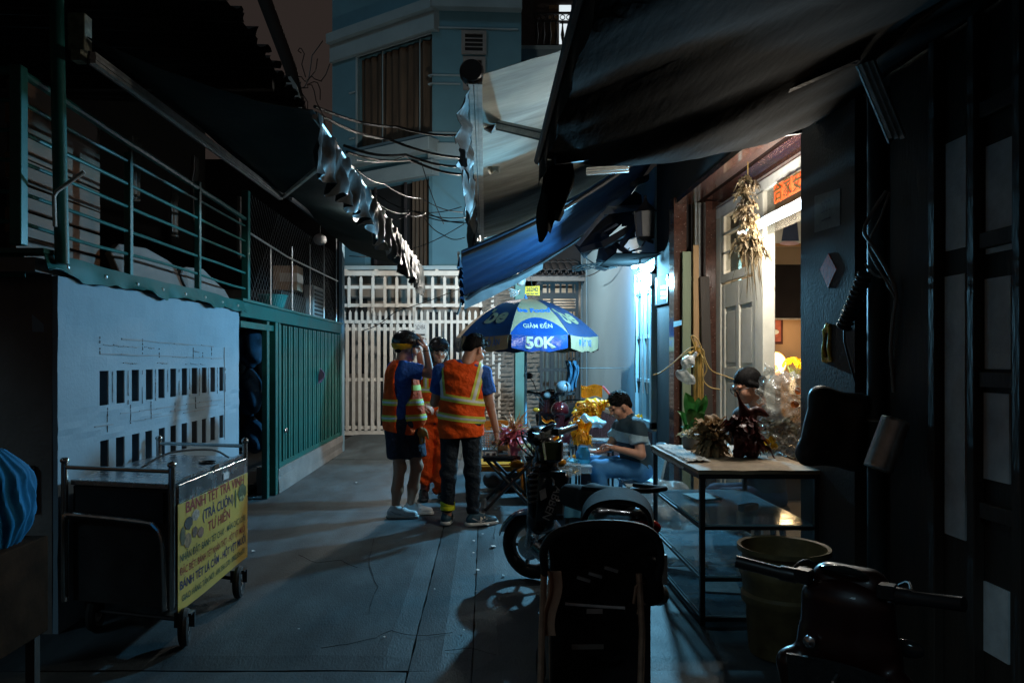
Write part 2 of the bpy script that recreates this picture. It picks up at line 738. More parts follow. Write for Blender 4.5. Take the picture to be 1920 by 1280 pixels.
m_alu = M('aluminium', (.62, .62, .60), .38, metal=.85, var=.2, scale=14, bump=.06, dirt=.4, dirtcol=(.25, .23, .2))
m_steel = M('stainless_steel', (.55, .56, .57), .26, metal=1.0, var=.15, scale=9, bump=.05, dirt=.35, dirtcol=(.25, .25, .25))
m_black = M('black_plastic', (.012, .012, .013), .38, var=.3, bump=.05)
m_rubber = M('black_rubber', (.014, .014, .014), .8, var=.3, bump=.3)
m_wire = M('cable_sheath', (.012, .012, .012), .5, bump=0)
m_cream = M('cream_door_paint', (.58, .55, .47), .45, var=.1, scale=6, bump=.06, dirt=.35, dirtcol=(.35, .32, .25))
m_tile_roof = M('roof_tile', (.05, .045, .045), .75, var=.4, scale=5, bump=.3)
m_stone = M('cladding_stone', (.21, .19, .165), .85, var=.35, scale=9, bump=.6, bscale=35)
m_teal = M('teal_pillar_paint', (.13, .36, .36), .6, var=.12, scale=2, bump=.1)
m_beige = M('beige_house_wall', (.30, .27, .235), .8, var=.18, scale=1.4, bump=.2, dirt=.4, dirtcol=(.15, .13, .11))
m_glassdark = M('dark_window_glass', (.03, .035, .04), .08, var=.2, bump=0, spec=.8)
m_curtain = M('brown_curtain', (.10, .068, .045), .85, var=.35, scale=3, stretch=(2, 2, .2), bump=.3, bscale=18)

# granite with bright flecks
m_granite = M('red_granite', (.066, .029, .021), .12, var=.35, scale=30, bump=0, coat=.4)
_n, _l = m_granite.node_tree.nodes, m_granite.node_tree.links
_vo = _n.new('ShaderNodeTexVoronoi')
_vo.inputs['Scale'].default_value = 55
_tc = _n.new('ShaderNodeTexCoord')
_l.new(_tc.outputs['Object'], _vo.inputs['Vector'])
_cr = _n.new('ShaderNodeValToRGB')
_cr.color_ramp.elements[0].position = .08
_cr.color_ramp.elements[0].color = (1, 1, 1, 1)
_cr.color_ramp.elements[1].position = .14
_cr.color_ramp.elements[1].color = (0, 0, 0, 1)
_l.new(_vo.outputs['Distance'], _cr.inputs[0])
_wn2 = _n.new('ShaderNodeTexVoronoi')
_wn2.inputs['Scale'].default_value = 55
_l.new(_tc.outputs['Object'], _wn2.inputs['Vector'])
_sep = _n.new('ShaderNodeSeparateColor')
_l.new(_wn2.outputs['Color'], _sep.inputs[0])
_gt = _n.new('ShaderNodeMath')
_gt.operation = 'GREATER_THAN'
_gt.inputs[1].default_value = .62
_l.new(_sep.outputs[0], _gt.inputs[0])
_mu = _n.new('ShaderNodeMath')
_mu.operation = 'MULTIPLY'
_l.new(_cr.outputs[0], _mu.inputs[0])
_l.new(_gt.outputs[0], _mu.inputs[1])
_bs = _n['Principled BSDF']
_old = _bs.inputs['Base Color'].links[0].from_socket
_mx = _n.new('ShaderNodeMix')
_mx.data_type = 'RGBA'
_l.new(_mu.outputs[0], _mx.inputs['Factor'])
_l.new(_old, _mx.inputs['A'])
_mx.inputs['B'].default_value = (.8, .72, .62, 1)
_l.new(_mx.outputs['Result'], _bs.inputs['Base Color'])

# ------------------------------------------------------------------ ground: slabs with open joints
ground = MB().grid(lambda u, v: (-60 + 120 * u, -20 + 110 * v, -.045), 4, 4).build('ground', m_under)
tag(ground, kind='structure')
xs = [-2.62, -.375, -.065, 1.98]
ys = [-2.2, .7, 3.62, 7.45, 11.2, 14.95, 18.5]
for i in range(3):
    for j in range(6):
        dz = random.uniform(-.004, .003)
        g = .0035
        mb = MB()
        x0, x1, y0, y1 = xs[i] + g, xs[i + 1] - g, ys[j] + g, ys[j + 1] - g
        nx, ny = max(2, int((x1 - x0) / .12)), int((y1 - y0) / .15)
        mb.grid(lambda u, v: (x0 + (x1 - x0) * u + (.004 * noise1(v * 40 + i) if u in (0, 1) else 0), y0 + (y1 - y0) * v,
                              dz + .003 * noise1(u * 9 + i * 3 + v * 4, j) + .002 * noise1(v * 17 + j)
                              - (.012 if u in (0, 1) or v in (0, 1) else 0)), nx, ny, thick=.06)
        # faces of a sheet made downwards
        mb.build('concrete_slab', m_conc, ground, smooth=False)
m_crack = M('crack_dark', (.012, .013, .014), .95, bump=0)  # dark line colour of the slab cracks
for pts in (((600, 1215), (650, 1208), (700, 1196), (735, 1182), (760, 1190), (800, 1192), (850, 1186)), ((560, 1040), (590, 1055), (640, 1050), (668, 1064)), ((700, 1010), (690, 1060), (705, 1100), (690, 1150)),
            ((905, 960), (930, 985), (925, 1010)), ((830, 1220), (880, 1215), (930, 1228))):
    P_ = []
    for a, b in pts:
        q = U(a, b, EYE * F / (b - VY))
        P_.append(Vector((q.x + random.uniform(-.01, .01), q.y, .0035)))
    mb = MB()
    for i in range(len(P_) - 1):
        for s_ in range(4):
            A_, B_ = P_[i].lerp(P_[i + 1], s_ / 4), P_[i].lerp(P_[i + 1], (s_ + 1) / 4)
            mb.bar(A_ + Vector((.01 * noise1(i * 4 + s_), 0, 0)), B_ + Vector((.01 * noise1(i * 4 + s_ + 1), 0, 0)), .004 * random.uniform(.3, 1.2), .0015)
    mb.build('crack', m_crack, ground)
# inside floors
tag(MB().box((1.98, 3.0, -.04), (7.5, 12, .03)).build('shop_floor', M('tile_floor', (.12, .10, .085), .35, var=.2)), kind='structure')
tag(MB().box((-6.5, 3.8, -.04), (-2.64, 12.2, .02)).build('house_floor', M('dark_floor', (.05, .05, .05), .6)), kind='structure')

# litter specks on the concrete
lit = M('white_paper_scrap', (.6, .6, .58), .8, bump=0)
for k, (px, py, s) in enumerate(((912, 985, 14), (925, 1025, 16), (896, 1070, 9), (944, 1080, 8), (475, 1035, 9), (888, 1015, 6), (893, 1110, 5),
                                 (720, 1195, 6), (668, 905, 5), (905, 1002, 5), (870, 1182, 5), (560, 1180, 5), (888, 1037, 5), (815, 1105, 5))):
    p = U(px, py, EYE * F / (py - VY))
    r = s * p.y / F / 2
    mb = MB()
    n = random.randint(5, 7)
    pts = [(p.x + r * random.uniform(.6, 1.1) * math.cos(6.28 * q / n), p.y + 1.4 * r * random.uniform(.5, 1.1) * math.sin(6.28 * q / n), .004 + random.uniform(0, r * .5)) for q in range(n)]
    mb.prism(pts, (0, 0, .002))
    o = mb.build('paper_scrap', lit)
    tag(o, ['small white paper scrap on the concrete beyond the sneakers', 'pale oval leaf scrap on the concrete beside the scooter wheel', 'white chip on the concrete left of the scooter tyre',
            'white crumb on the concrete closest to the scooter tyre', 'white crumpled paper scrap beside the food cart wheel', 'tiny white speck just below the striped sneaker',
            'tiny white speck on the concrete near the wheel shadow', 'tiny pale speck on the concrete in the lower middle of the alley', 'tiny pale speck in the shade left of bare legs',
            'tiny white speck nearest the navy sneaker toe', 'tiny pale speck on the slab joint low in the picture', 'tiny pale speck on the concrete below the cart wheels',
            'tiny white speck on the crack between the two slabs', 'tiny pale speck on the long slab joint'][k], 'litter', 'scraps lying on the alley concrete')

# ------------------------------------------------------------------ left: white wall with two rows of slots
WX = -2.33
wall = thing('perforated_wall', 'white painted low wall with two rows of upright slots behind the food cart', 'wall', (WX, 4.07, 0))
m_slotshade = M('slot_shade', (.10, .105, .11), .9, var=.3)  # dark plates paint the shade inside the slots
mb = MB()
t = .14
lv = [0, .80, 1.0, 1.215, 1.425, 1.95]
y0, y1 = 4.07, 7.06
for a, b in ((0, 1), (2, 3), (4, 5)):
    mb.grid(lambda u, v: (WX + .004 * noise1(u * 12 + v * 6, a), y0 + (y1 - y0) * u, lv[a] + (lv[b] - lv[a]) * v), 40, 6, thick=t)
for a, b in ((1, 2), (3, 4)):
    e = [y0] + sum([[4.515 + .2025 * k + random.uniform(-.006, .006), 4.62 + .2025 * k + random.uniform(-.006, .006)] for k in range(11)], []) + [y1]
    for k in range(0, len(e), 2):
        mb.box((WX - t, e[k], lv[a] - .002), (WX - .001, e[k + 1], lv[b] + .002))
        if k:
            MB().box((WX - t + .004, e[k] - .006, lv[a] - .004), (WX - .006, e[k] + .001, lv[b] + .004)).build('slot_shade_plate', m_slotshade, wall)
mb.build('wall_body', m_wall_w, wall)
# mortar lines that show through the paint
mb = MB()
def line(ya, za, yb, zb, w=.006):
    n = 8
    for q in range(n):
        if random.random() < .14:
            continue
        f0, f1 = q / n, (q + 1) / n
        A = (ya + (yb - ya) * f0, za + (zb - za) * f0 + random.uniform(-.004, .004))
        B = (ya + (yb - ya) * f1, za + (zb - za) * f1 + random.uniform(-.004, .004))
        mb.bar((WX + .003, A[0], A[1]), (WX + .003, B[0], B[1]), .004, w * random.uniform(.5, 1.2))
line(4.51, 1.63, 6.66, 1.60, .010)
line(4.51, 1.53, 6.60, 1.50, .008)
line(4.51, 1.63, 4.51, 1.53)
line(6.66, 1.60, 6.67, .78, .014)
for ya, yb, z in ((4.55, 5.05, 1.585), (5.1, 5.25, 1.58), (5.95, 6.1, 1.56), (4.8, 5.0, 1.475), (5.3, 5.5, 1.47), (5.8, 6.2, 1.46), (4.5, 6.6, 1.15), (4.45, 6.2, 1.09), (5.2, 6.5, 1.11)):
    line(ya, z, yb, z - .01, .006)
for y, za, zb in ((5.07, 1.63, 1.53), (5.33, 1.57, 1.5), (5.95, 1.6, 1.5), (6.15, 1.55, 1.5), (6.35, 1.6, 1.52), (4.6, 1.2, 1.05), (4.9, 1.2, 1.07), (5.2, 1.2, 1.08), (5.6, 1.2, 1.1), (6.0, 1.19, 1.1)):
    line(y, za, y, zb, .006)
for k in range(11):
    line(4.565 + .2025 * k + .1, 1.42, 4.565 + .2025 * k + .1, 1.2, .004)
mb.build('mortar_marks', M('mortar_mark', (.24, .27, .29), .9, bump=0), wall)

ret = thing('plaster_end_wall', 'grey stained plaster end wall facing the alley left of white wall', 'wall', (-3.4, 4.1, 0))
MB().grid(lambda u, v: (-5.2 + (5.17 + WX) * u, 4.066 - .004 * noise1(u * 14 + 5 * v), .0 + 1.98 * v), 24, 16, thick=.12).build('wall_body', m_plaster, ret)
MB().box((-2.62, 4.03, .68), (-2.44, 4.062, .92)).build('meter_box', m_black, ret, bevel=.006)

# dark rooms behind
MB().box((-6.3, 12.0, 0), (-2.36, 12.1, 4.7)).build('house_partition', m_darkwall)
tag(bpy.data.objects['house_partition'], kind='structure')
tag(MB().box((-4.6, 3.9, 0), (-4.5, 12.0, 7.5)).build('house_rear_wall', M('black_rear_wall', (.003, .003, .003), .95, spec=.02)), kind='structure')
# terrace floor
tag(MB().box((-4.49, 3.9, 1.955), (-2.352, 11.95, 2.03)).build('terrace_floor', m_plaster), kind='structure')

# ---------------- green flashing above the wall
fl = thing('green_flashing', 'bent green sheet metal flashing along the top of the white slotted wall', 'flashing', (WX, 4, 1.95))
def flash(u, v):
    y = 3.9 + 3.2 * u
    w = .03 * noise1(y * 3.2) + .018 * noise1(y * 9, 2)
    drop = .105 + (.03 * noise1(y * 4, 3) if v > .8 else 0)
    return (WX + .02 + .03 * v + w * v * v, y, 2.05 - drop * v + .01 * noise1(y * 2))
MB().grid(flash, 60, 5, thick=.004).build('sheet', m_green2, fl, smooth=True)
MB().grid(lambda u, v: (-2.43 - 1.9 * u, 3.93 + .03 * noise1(u * 7) * v, 2.05 - .12 * v), 20, 3, thick=.004).build('sheet', m_green2, fl, smooth=True)
MB().box((-4.3, 3.88, 2.05), (WX + .035, 4.02, 2.075)).build('ledge', m_green, fl)
mb = None
for k in range(8):
    p = Vector(flash((k + .5) / 8, .55))
    MB().lathe(p, [(.014, .0), (.014, .006), (.007, .012)], 8, axis=(1, 0, .1)).build('screw', m_alu, fl)

# ---------------- green terrace railing
rail = thing('terrace_railing', 'green metal railing of horizontal bars above the white slotted wall', 'railing', (WX, 3.75, 2.05))
zs = [2.95, 2.80, 2.65, 2.50, 2.34, 2.19]
for x, y, z0, z1, r in ((WX - .02, 3.76, 2.07, 2.97, .03), (WX - .03, 4.94, 2.03, 2.86, .022), (WX - .03, 6.13, 2.03, 2.95, .022), (WX - .03, 7.36, 1.95, 3.15, .034)):
    MB().box((x - r, y - r, z0), (x + r, y + r, z1)).build('post', m_green, rail, bevel=.004)
for i, z in enumerate(zs):
    r = .022 if i == 0 else .011
    sag = .03 if i == 5 else 0
    MB().tube([(WX - .03, 3.78 + (7.33 - 3.78) * q / 10, z + .003 * noise1(q + i) - .3 * sag * math.sin(q * .9) * (1 if i > 3 else 0) - .008 * q * (0 if i else 1)) for q in range(11)], r, 8).build('rail', m_green, rail, smooth=True)
    MB().tube([(WX - .05, 3.76, z), (-4.4, 3.76, z)], r, 8).build('rail', m_green, rail, smooth=True)
pole = thing('green_pole', 'tall thick green pole rising at the corner of the white wall', 'pole', (-2.3, 4.0, 2.0))
MB().tube([U(117, 495, 3.98), U(112, 300, 3.98), U(106, 0, 3.98), U(103, -160, 3.98)], .036, 14).build('shaft', m_green, pole, smooth=True)
MB().tube([U(103, 425, 3.9), U(101, 368, 3.9), U(107, 358, 3.9), U(158, 322, 3.9)], .011, 8).build('bent_bracket', M('chipped_white_paint', (.5, .46, .42), .7, var=.3, scale=30), pole, smooth=True)
bx = MB()
bx.box(U(126, 92, 4.05), U(173, 36, 4.13))
bx.box(U(131, 112, 4.05) + Vector((0, .004, 0)), U(164, 92, 4.12))
o = bx.build('junction_box', M('pale_old_plastic', (.25, .24, .17), .7, var=.5, scale=25, dirt=.8), pole, bevel=.004)

# ---------------- silver grille further along the terrace
gr = thing('terrace_grille', 'thin silver grille rods with a sloping top rail over the green gate', 'grille', (WX, 7.5, 2.05))
m_rod = M('galvanised_rod', (.5, .52, .52), .35, metal=.8, var=.3, scale=20)
MB().tube([U(468, 437, 7.45), U(538, 481, 8.77), U(633, 527, 11.8)], .012, 6).build('top_rail', m_rod, gr)
for px in (511, 551, 584, 610, 633):
    D = WX * F / (px - VX)
    zt = {511: 460, 551: 462, 584: 458, 610: 458, 633: 440}[px]
    MB().tube([(WX - .02, D, 2.05), (WX - .02, D, EYE - (zt - VY) * D / F)], .010, 6).build('rod', m_rod, gr)
# wire mesh behind the rods
mb = MB()
for k in range(46):
    y = 7.5 + k * .1
    for s in (-1, 1):
        ya, yb = y, y + s * 1.1
        ya, yb = max(7.45, min(11.85, ya)), max(7.45, min(11.85, yb))
        if abs(yb - ya) > .1:
            mb.bar((WX - .045, ya, 2.06), (WX - .045, yb, 2.06 + abs(yb - ya)), .0016, .0016)
mb.build('wire_mesh', m_rod, gr)['kind'] = 'stuff'

# ---------------- green gate frame, lintel, doorway
gf = thing('green_gate', 'green metal gate of close upright slats on a low concrete plinth', 'gate', (WX, 8.2, 0))
MB().box((WX - .05, 7.06, 1.90), (WX + .02, 11.98, 2.045)).build('lintel', m_green2, gf, bevel=.005)
MB().box((WX - .03, 7.04, 2.045), (WX + .045, 12.0, 2.07)).build('lintel_flange', m_green, gf)
MB().box((WX - .06, 7.98, .0), (WX + .0, 8.06, 1.9)).build('post', m_green, gf, bevel=.004)
MB().box((WX - .05, 8.2, .0), (WX + .03, 8.29, 1.9)).build('post', m_green, gf, bevel=.004)
MB().box((WX - .05, 8.32, .27), (WX + .035, 8.37, 1.9)).build('post', m_green, gf, bevel=.004)
MB().box((WX - .05, 11.86, .27), (WX + .03, 11.95, 1.9)).build('post', m_green, gf, bevel=.004)
MB().box((WX - .05, 7.1, 1.80), (WX + .005, 8.2, 1.86)).build('door_head', m_green, gf)
sl = None
m_slat = MB().box((-.012, -.034, .29), (.012, .034, 1.88)).mesh('slat')
for k in range(28):
    o = link('slat', m_slat, m_green, gf, world=False)
    o.location = (0.0 + .006 * (k % 2), .25 + .1235 * (k) - 0 + .0, 0)
MB().box((WX - .045, 8.3, .275), (WX + .02, 11.9, .33)).build('bottom_rail', m_green, gf)
for z in (.9, 1.45):
    MB().box((WX - .05, 8.3, z), (WX - .016, 11.9, z + .04)).build('cross_rail', m_green, gf)
MB().grid(lambda u, v: (WX + .035 + .012 * noise1(v * 5 + u), 8.30 + 3.7 * u, .27 * v), 30, 3, thick=.25).build('plinth', m_plaster, gf)
MB().prism([U(594, 720, 10.35), U(600, 690, 10.35), U(607, 698, 10.3), U(608, 706, 10.3), U(602, 716, 10.35)], (.01, 0, 0)).build('pink_rag', M('pink_rag', (.45, .2, .3), .9), gf)
MB().ell(U(536, 806, 8.6), (.02, .035, .03), 8, 6).build('padlock', m_steel, gf)
MB().box((WX - .02, 11.99, 0), (WX + .03, 12.2, 3.4)).build('house_corner', m_bluewall)
tag(bpy.data.objects['house_corner'], 'narrow pale wall end at the far corner of the left house', 'wall')
# things in the dark doorway
m_bluebag = M('blue_plastic', (.012, .04, .075), .7, spec=.15, var=.4, scale=8, bump=.5, bscale=12)
for k, (px, py, D, r, lab) in enumerate(((468, 650, 8.2, (.16, .1, .22), 'crumpled blue plastic sack hanging at the top of the dark doorway'),
                                         (468, 735, 8.3, (.14, .1, .25), 'dark blue jacket hanging in the doorway beside the white wall'),
                                         (474, 815, 8.4, (.13, .1, .2), 'bundled blue bag low in the dark doorway'))):
    c = U(px, py, D)
    c.x = min(c.x, WX - .16)
    v, f = sdf([ell(c, r), cap(c + Vector((0, 0, r[2] * .7)), c + Vector((0, 0, r[2] * 1.35)), .04, .015), ell(c + Vector((.05, -.04, -.08)), (r[0] * .6, r[1], r[2] * .6))], .012, .05, fold=folds(.014, 38, k))
    o = link('hanging_bag', vf_mesh('bag', [(v, f)]), m_bluebag)
    tag(o, lab, 'bag')
pal = thing('metal_ramp', 'slatted metal ramp lying at the foot of the dark doorway', 'ramp', U(490, 955, 7.5) * 1.0)
for k in range(5):
    MB().bar(U(463 + 9 * k, 972 - 4.2 * k, 7.2 + .1 * k), U(478 + 9 * k, 953 - 3.0 * k, 7.75 + .06 * k), .035, .02).build('slat', m_alu, pal)
for q in (.3, .7):
    MB().bar(U(463 + 15 * q, 974 - 19 * q, 7.22 + .5 * q) - Vector((0, 0, .02)), U(499 + 15 * q, 957 - 15 * q, 7.62 + .45 * q) - Vector((0, 0, .02)), .02, .02).build('bearer', m_alu, pal)

# ---------------- clutter of the terrace
pl = thing('plank_screen', 'screen of brown horizontal planks behind the green terrace railing', 'screen', (-2.6, 4.3, 2.03))
for k in range(7):
    z0 = 2.04 + .148 * k
    tilt = random.uniform(-.012, .012)
    MB().box((-2.62, 4.12 - .05 * (k % 2), z0), (-2.59, 5.02, z0 + .138), rot=(tilt, random.uniform(-.03, .03), 0)).build('plank', m_brownwood, pl, bevel=.003)
MB().box((-2.66, 4.15, 2.03), (-2.625, 4.21, 3.05)).build('batten', m_darkwood, pl)
MB().box((-2.66, 4.85, 2.03), (-2.625, 4.91, 3.05)).build('batten', m_darkwood, pl)
m_foam = M('pale_board', (.20, .17, .155), .8, var=.15, scale=5, bump=.15, dirt=.4, dirtcol=(.2, .17, .15))
for nm, lab, q in (('foam_board', 'pale leaning board with a worn top edge, nearer of the two', (5.03, 6.08, 2.29, 2.25)), ('foam_board', 'pale leaning board behind the railing, farther of the two', (6.16, 7.2, 2.27, 2.17))):
    ya, yb, za, zb = q
    mb = MB()
    mb.prism([(-2.44, ya, 2.035), (-2.44, yb, 2.035), (-2.52, yb, zb), (-2.52, yb - .15, zb + .03), (-2.52, (ya + yb) / 2, za + .03), (-2.52, ya + .12, za), (-2.52, ya, za - .08)], (-.05, 0, 0))
    tag(mb.build(nm, m_foam, bevel=.006), lab, 'board', 'pale boards on the terrace')
m_cloth = M('faded_cloth', (.22, .20, .18), .9, var=.3, scale=7, bump=.3)
for k, (px, py, w, h, D, lab) in enumerate(((325, 315, 46, 110, 5.3, 'small grey shirt hanging from the terrace line above the boards'), (430, 355, 30, 120, 6.4, 'long pale garment hanging beyond the thin green post'),
                                            (485, 425, 22, 110, 7.6, 'narrow dark garment hanging behind the thick green post'), (385, 395, 26, 90, 6.0, 'dark limp cloth hanging above the farther board'))):
    c = U(px, py, D)
    c.x = min(c.x, -2.50)
    ww, hh = w * D / F, h * D / F
    mb = MB()
    def cl(u, v):
        x = (u - .5) * ww * (1 - .35 * abs(v - .35))
        return (c.x + .02 * math.sin(u * 16 + k) + .01 * noise1(v * 8), c.y + x + .01 * math.sin(v * 9), c.z + hh / 2 - hh * v - .05 * hh * abs(math.sin(u * 6.3 + k)) * (v > .9))
    mb.grid(cl, 16, 14, thick=.006)
    o = mb.build('hanging_garment', m_cloth, smooth=True)
    tag(o, lab, 'garment', 'laundry on the terrace')
# globe lamp, carton, air conditioner, basin
gl = thing('globe_lamp', 'unlit white globe lamp hanging under the left awning', 'lamp', U(600, 448, 11.2))
c = U(600, 449, 11.2)
MB().ell(c, (.1, .1, .085), 18, 12).build('globe', M('opal_plastic', (.5, .5, .5), .4, bump=0), gl, smooth=True)
MB().tube([c + Vector((0, 0, .08)), c + Vector((0, 0, .5))], .008, 6).build('cord', m_wire, gl)
bxc = thing('carton', 'taped cardboard carton on top of the dark cabinet on the terrace', 'carton', U(537, 544, 9.2))
a, b = U(524, 545, 9.2), U(551, 506, 9.55)
MB().box((a.x - .05, 9.1, a.z), (a.x + .24, 9.4, b.z)).build('box_body', M('carton_board', (.32, .22, .15), .8, var=.2, scale=12), bxc)
MB().box((a.x + .03, 9.095, a.z + .10), (a.x + .243, 9.402, b.z - .09)).build('tape', M('clear_tape', (.5, .45, .4), .2), bxc)
cab = MB().box((-3.3, 9.0, 2.03), (-2.45, 10.2, 2.33)).build('terrace_cabinet', m_darkwood, bevel=.01)
tag(cab, 'low dark cabinet carrying the carton on the terrace', 'cabinet')
ac = thing('air_conditioner', 'outdoor air conditioner unit with a slatted front at the terrace corner', 'air conditioner', U(592, 590, 10.6))
MB().box((-2.52, 10.35, 2.07), (-2.38, 11.0, 2.52)).build('housing', M('aged_white_metal', (.35, .35, .34), .5, var=.2), ac, bevel=.01)
for k in range(7):
    MB().box((-2.38, 10.4, 2.11 + .055 * k), (-2.366, 10.95, 2.135 + .055 * k)).build('slat', M('dark_slat', (.03, .03, .03), .6), ac)
bs = thing('plastic_basin', 'turquoise plastic basin standing behind the grille rods', 'basin', (-2.52, 8.85, 2.07))
MB().lathe((-2.52, 8.85, 2.07), [(.11, 0), (.12, .01), (.165, .16), (.18, .17), (.176, .18), (.155, .17), (.11, .02), (0, .02)], 24).build('bowl', M('turquoise_plastic', (.03, .25, .24), .4), bs, smooth=True)

# ------------------------------------------------------------------ left roof, awning
rf = thing('corrugated_roof', 'dark corrugated metal roof over the left terrace with a ragged edge', 'roof', (-3, 3, 3.6))
def cor(u, v):
    x, y = -4.6 + 3.1 * u, -.5 + 6.7 * v
    e = .05 * noise1(y * 14) * (u > .99)
    return (x + e, y, 3.66 + .02 * math.sin(y * 2 * math.pi / .09) + .1 * (1 - u) - .06 * (y / 6))
MB().grid(cor, 6, 420).build('roof_sheet', M('rusty_sheet', (.035, .032, .03), .7, metal=.3, var=.4, scale=4, dirt=.5, dirtcol=(.05, .03, .02)), rf)
for y in (1.0, 3.3, 5.6):
    MB().box((-4.6, y, 3.52), (-1.6, y + .06, 3.60)).build('rafter', m_darkwood, rf)

aw = thing('left_awning', 'dark canvas awning on the left house with an aluminium bar and crumpled valance', 'awning', (-2.1, 4, 3.15))
m_canvas_d = M('dark_green_canvas', (.022, .032, .03), .75, spec=.1, var=.3, scale=3, bump=.2, bscale=20, dirt=.5, dirtcol=(.06, .07, .065), trl=.15)
m_valance = M('silvery_tarpaulin', (.018, .021, .022), .5, spec=.25, var=.45, scale=5, stretch=(1, 1, .4), bump=.3, bscale=14)
XF = -1.05
def can(u, v):
    y = 4.05 + 8.0 * v + .5 * u
    x = -2.16 + (XF + 2.16) * u
    return (x, y, 3.24 - .23 * u - .05 * math.sin(math.pi * u) + .012 * noise1(v * 22 + u * 4))
MB().grid(can, 14, 40, thick=.004).build('canvas', m_canvas_d, aw, smooth=True)
# aluminium bar of three ribs
a, b = U(174, 108, 3.98), U(528, 369, 7.72)
for dz, w, h in ((-.022, .03, .016), (0, .036, .02), (.022, .03, .016)):
    MB().bar(a + Vector((.0, 0, dz)), b + Vector((0, 0, dz)), w, h).build('bar_rib', m_alu, aw)
MB().bar(a + Vector((-.02, .0, 0)), b + Vector((-.02, .0, 0)), .012, .07).build('bar_back', M('grimy_metal', (.12, .12, .12), .5, metal=.6), aw)
MB().bar(U(531, 369, 7.7), U(608, 306, 5.6), .03, .03).build('folding_arm', m_alu, aw)
MB().bar(U(545, 372, 7.6), U(640, 445, 11.5), .03, .03).build('folding_arm', M('grey_metal', (.2, .2, .2), .5, metal=.6), aw)
MB().tube([(XF, 4.6, 2.99), (XF, 12.4, 2.99)], .018, 8).build('front_bar', m_alu, aw)
def val(u, v):
    y = 4.55 + 7.85 * u
    amp = .02 + .035 * v
    drop = (.42 + .06 * noise1(u * 13) + .05 * noise1(u * 47, 2)) * (.8 + .2 * u)
    x = XF + .012 + amp * math.sin(u * 150 + 1.5 * noise1(u * 30)) * (.4 + .6 * v) + .03 * noise1(u * 60 + 3 * v)
    return (x, y + .02 * math.sin(v * 6 + u * 70), 3.0 - drop * v)
MB().grid(val, 300, 9, thick=.003).build('valance', m_valance, aw, smooth=True)

# broken bracket and leaning pole with cables
lp = thing('leaning_pole', 'dark leaning pole with tangled cables between left roof and building', 'pole', U(560, 210, 6.6))
MB().tube([U(566, 215, 6.6), U(545, 130, 6.5), U(500, 10, 6.4), U(455, -110, 6.3)], [.05, .055, .06, .06], 10).build('shaft', M('weathered_pole', (.055, .042, .036), .85, var=.3, stretch=(1, 1, .2), bump=.4), lp, smooth=True)
MB().prism([U(532, 146, 6.3), U(545, 143, 6.3), U(556, 160, 6.3), U(566, 196, 6.3), U(563, 209, 6.3), U(552, 185, 6.3), U(540, 165, 6.3)], (.0, .03, 0)).build('insulator_plate', M('dull_white_plate', (.4, .4, .38), .6), lp)
for k in range(9):
    p0 = U(548 + 4 * k, 175 - 6 * k % 40, 6.5)
    pts = [p0 + Vector((.03 * noise1(q + k, k) + .025 * q * (1 if k % 3 else -.6), .02 * q, .10 * math.sin(q * .7 + k) + (-.03 if k % 2 else .05) * q)) for q in range(7)]
    MB().tube(pts, .0045, 5).build('cable', m_wire, lp)
# ------------------------------------------------------------------ end of the alley: white picket gate
gt = thing('picket_fence', 'cream metal picket fence with pointed tops across the end of the alley', 'fence', (-1.5, 15, 0))
def picket(x, y, z0, z1, w, d=.02, pt=.05, parent=gt, mat=None):
    mb = MB()
    mb.prism([(x - w / 2, y, z0), (x + w / 2, y, z0), (x + w / 2, y, z1 - pt), (x, y, z1), (x - w / 2, y, z1 - pt)], (0, d, 0))
    return mb.build('picket', mat or m_gatewhite, parent)
GD = 15.0
gx = lambda px: (px - VX) * GD / F
gz = lambda py: EYE - (py - VY) * GD / F
px = 632.0
while px < 945:
    picket(gx(px), GD, gz(576), gz(517), .058)
    px += 22.4
for py in (537, 571):
    MB().box((gx(626), GD + .022, gz(py + 4)), (gx(946), GD + .05, gz(py - 2))).build('rail', m_gatewhite, gt)
px = 634.0
i = 0
while px < 945:
    long = px > 776
    picket(gx(px), GD + .0, gz(783) if long else gz(606), gz(581), .052, parent=gt)
    px += 11.2
MB().box((gx(626), GD + .022, gz(606)), (gx(946), GD + .05, gz(600))).build('rail', m_gatewhite, gt)
for py in (683, 706, 731, 767):
    MB().box((gx(772), GD + .022, gz(py + 3)), (gx(946), GD + .05, gz(py - 1))).build('rail', m_gatewhite, gt)
MB().box((gx(772), GD + .03, gz(790)), (gx(946), GD + .06, gz(783))).build('rail', m_gatewhite, gt)
for q in (629, 698, 776, 942):
    MB().box((gx(q) - .03, GD + .055, 0), (gx(q) + .03, GD + .11, gz(508))).build('post', m_gatewhite, gt, bevel=.004)
MB().box((gx(620), GD + .06, gz(516)), (gx(960), GD + .12, gz(507))).build('top_beam', m_gatewhite, gt)

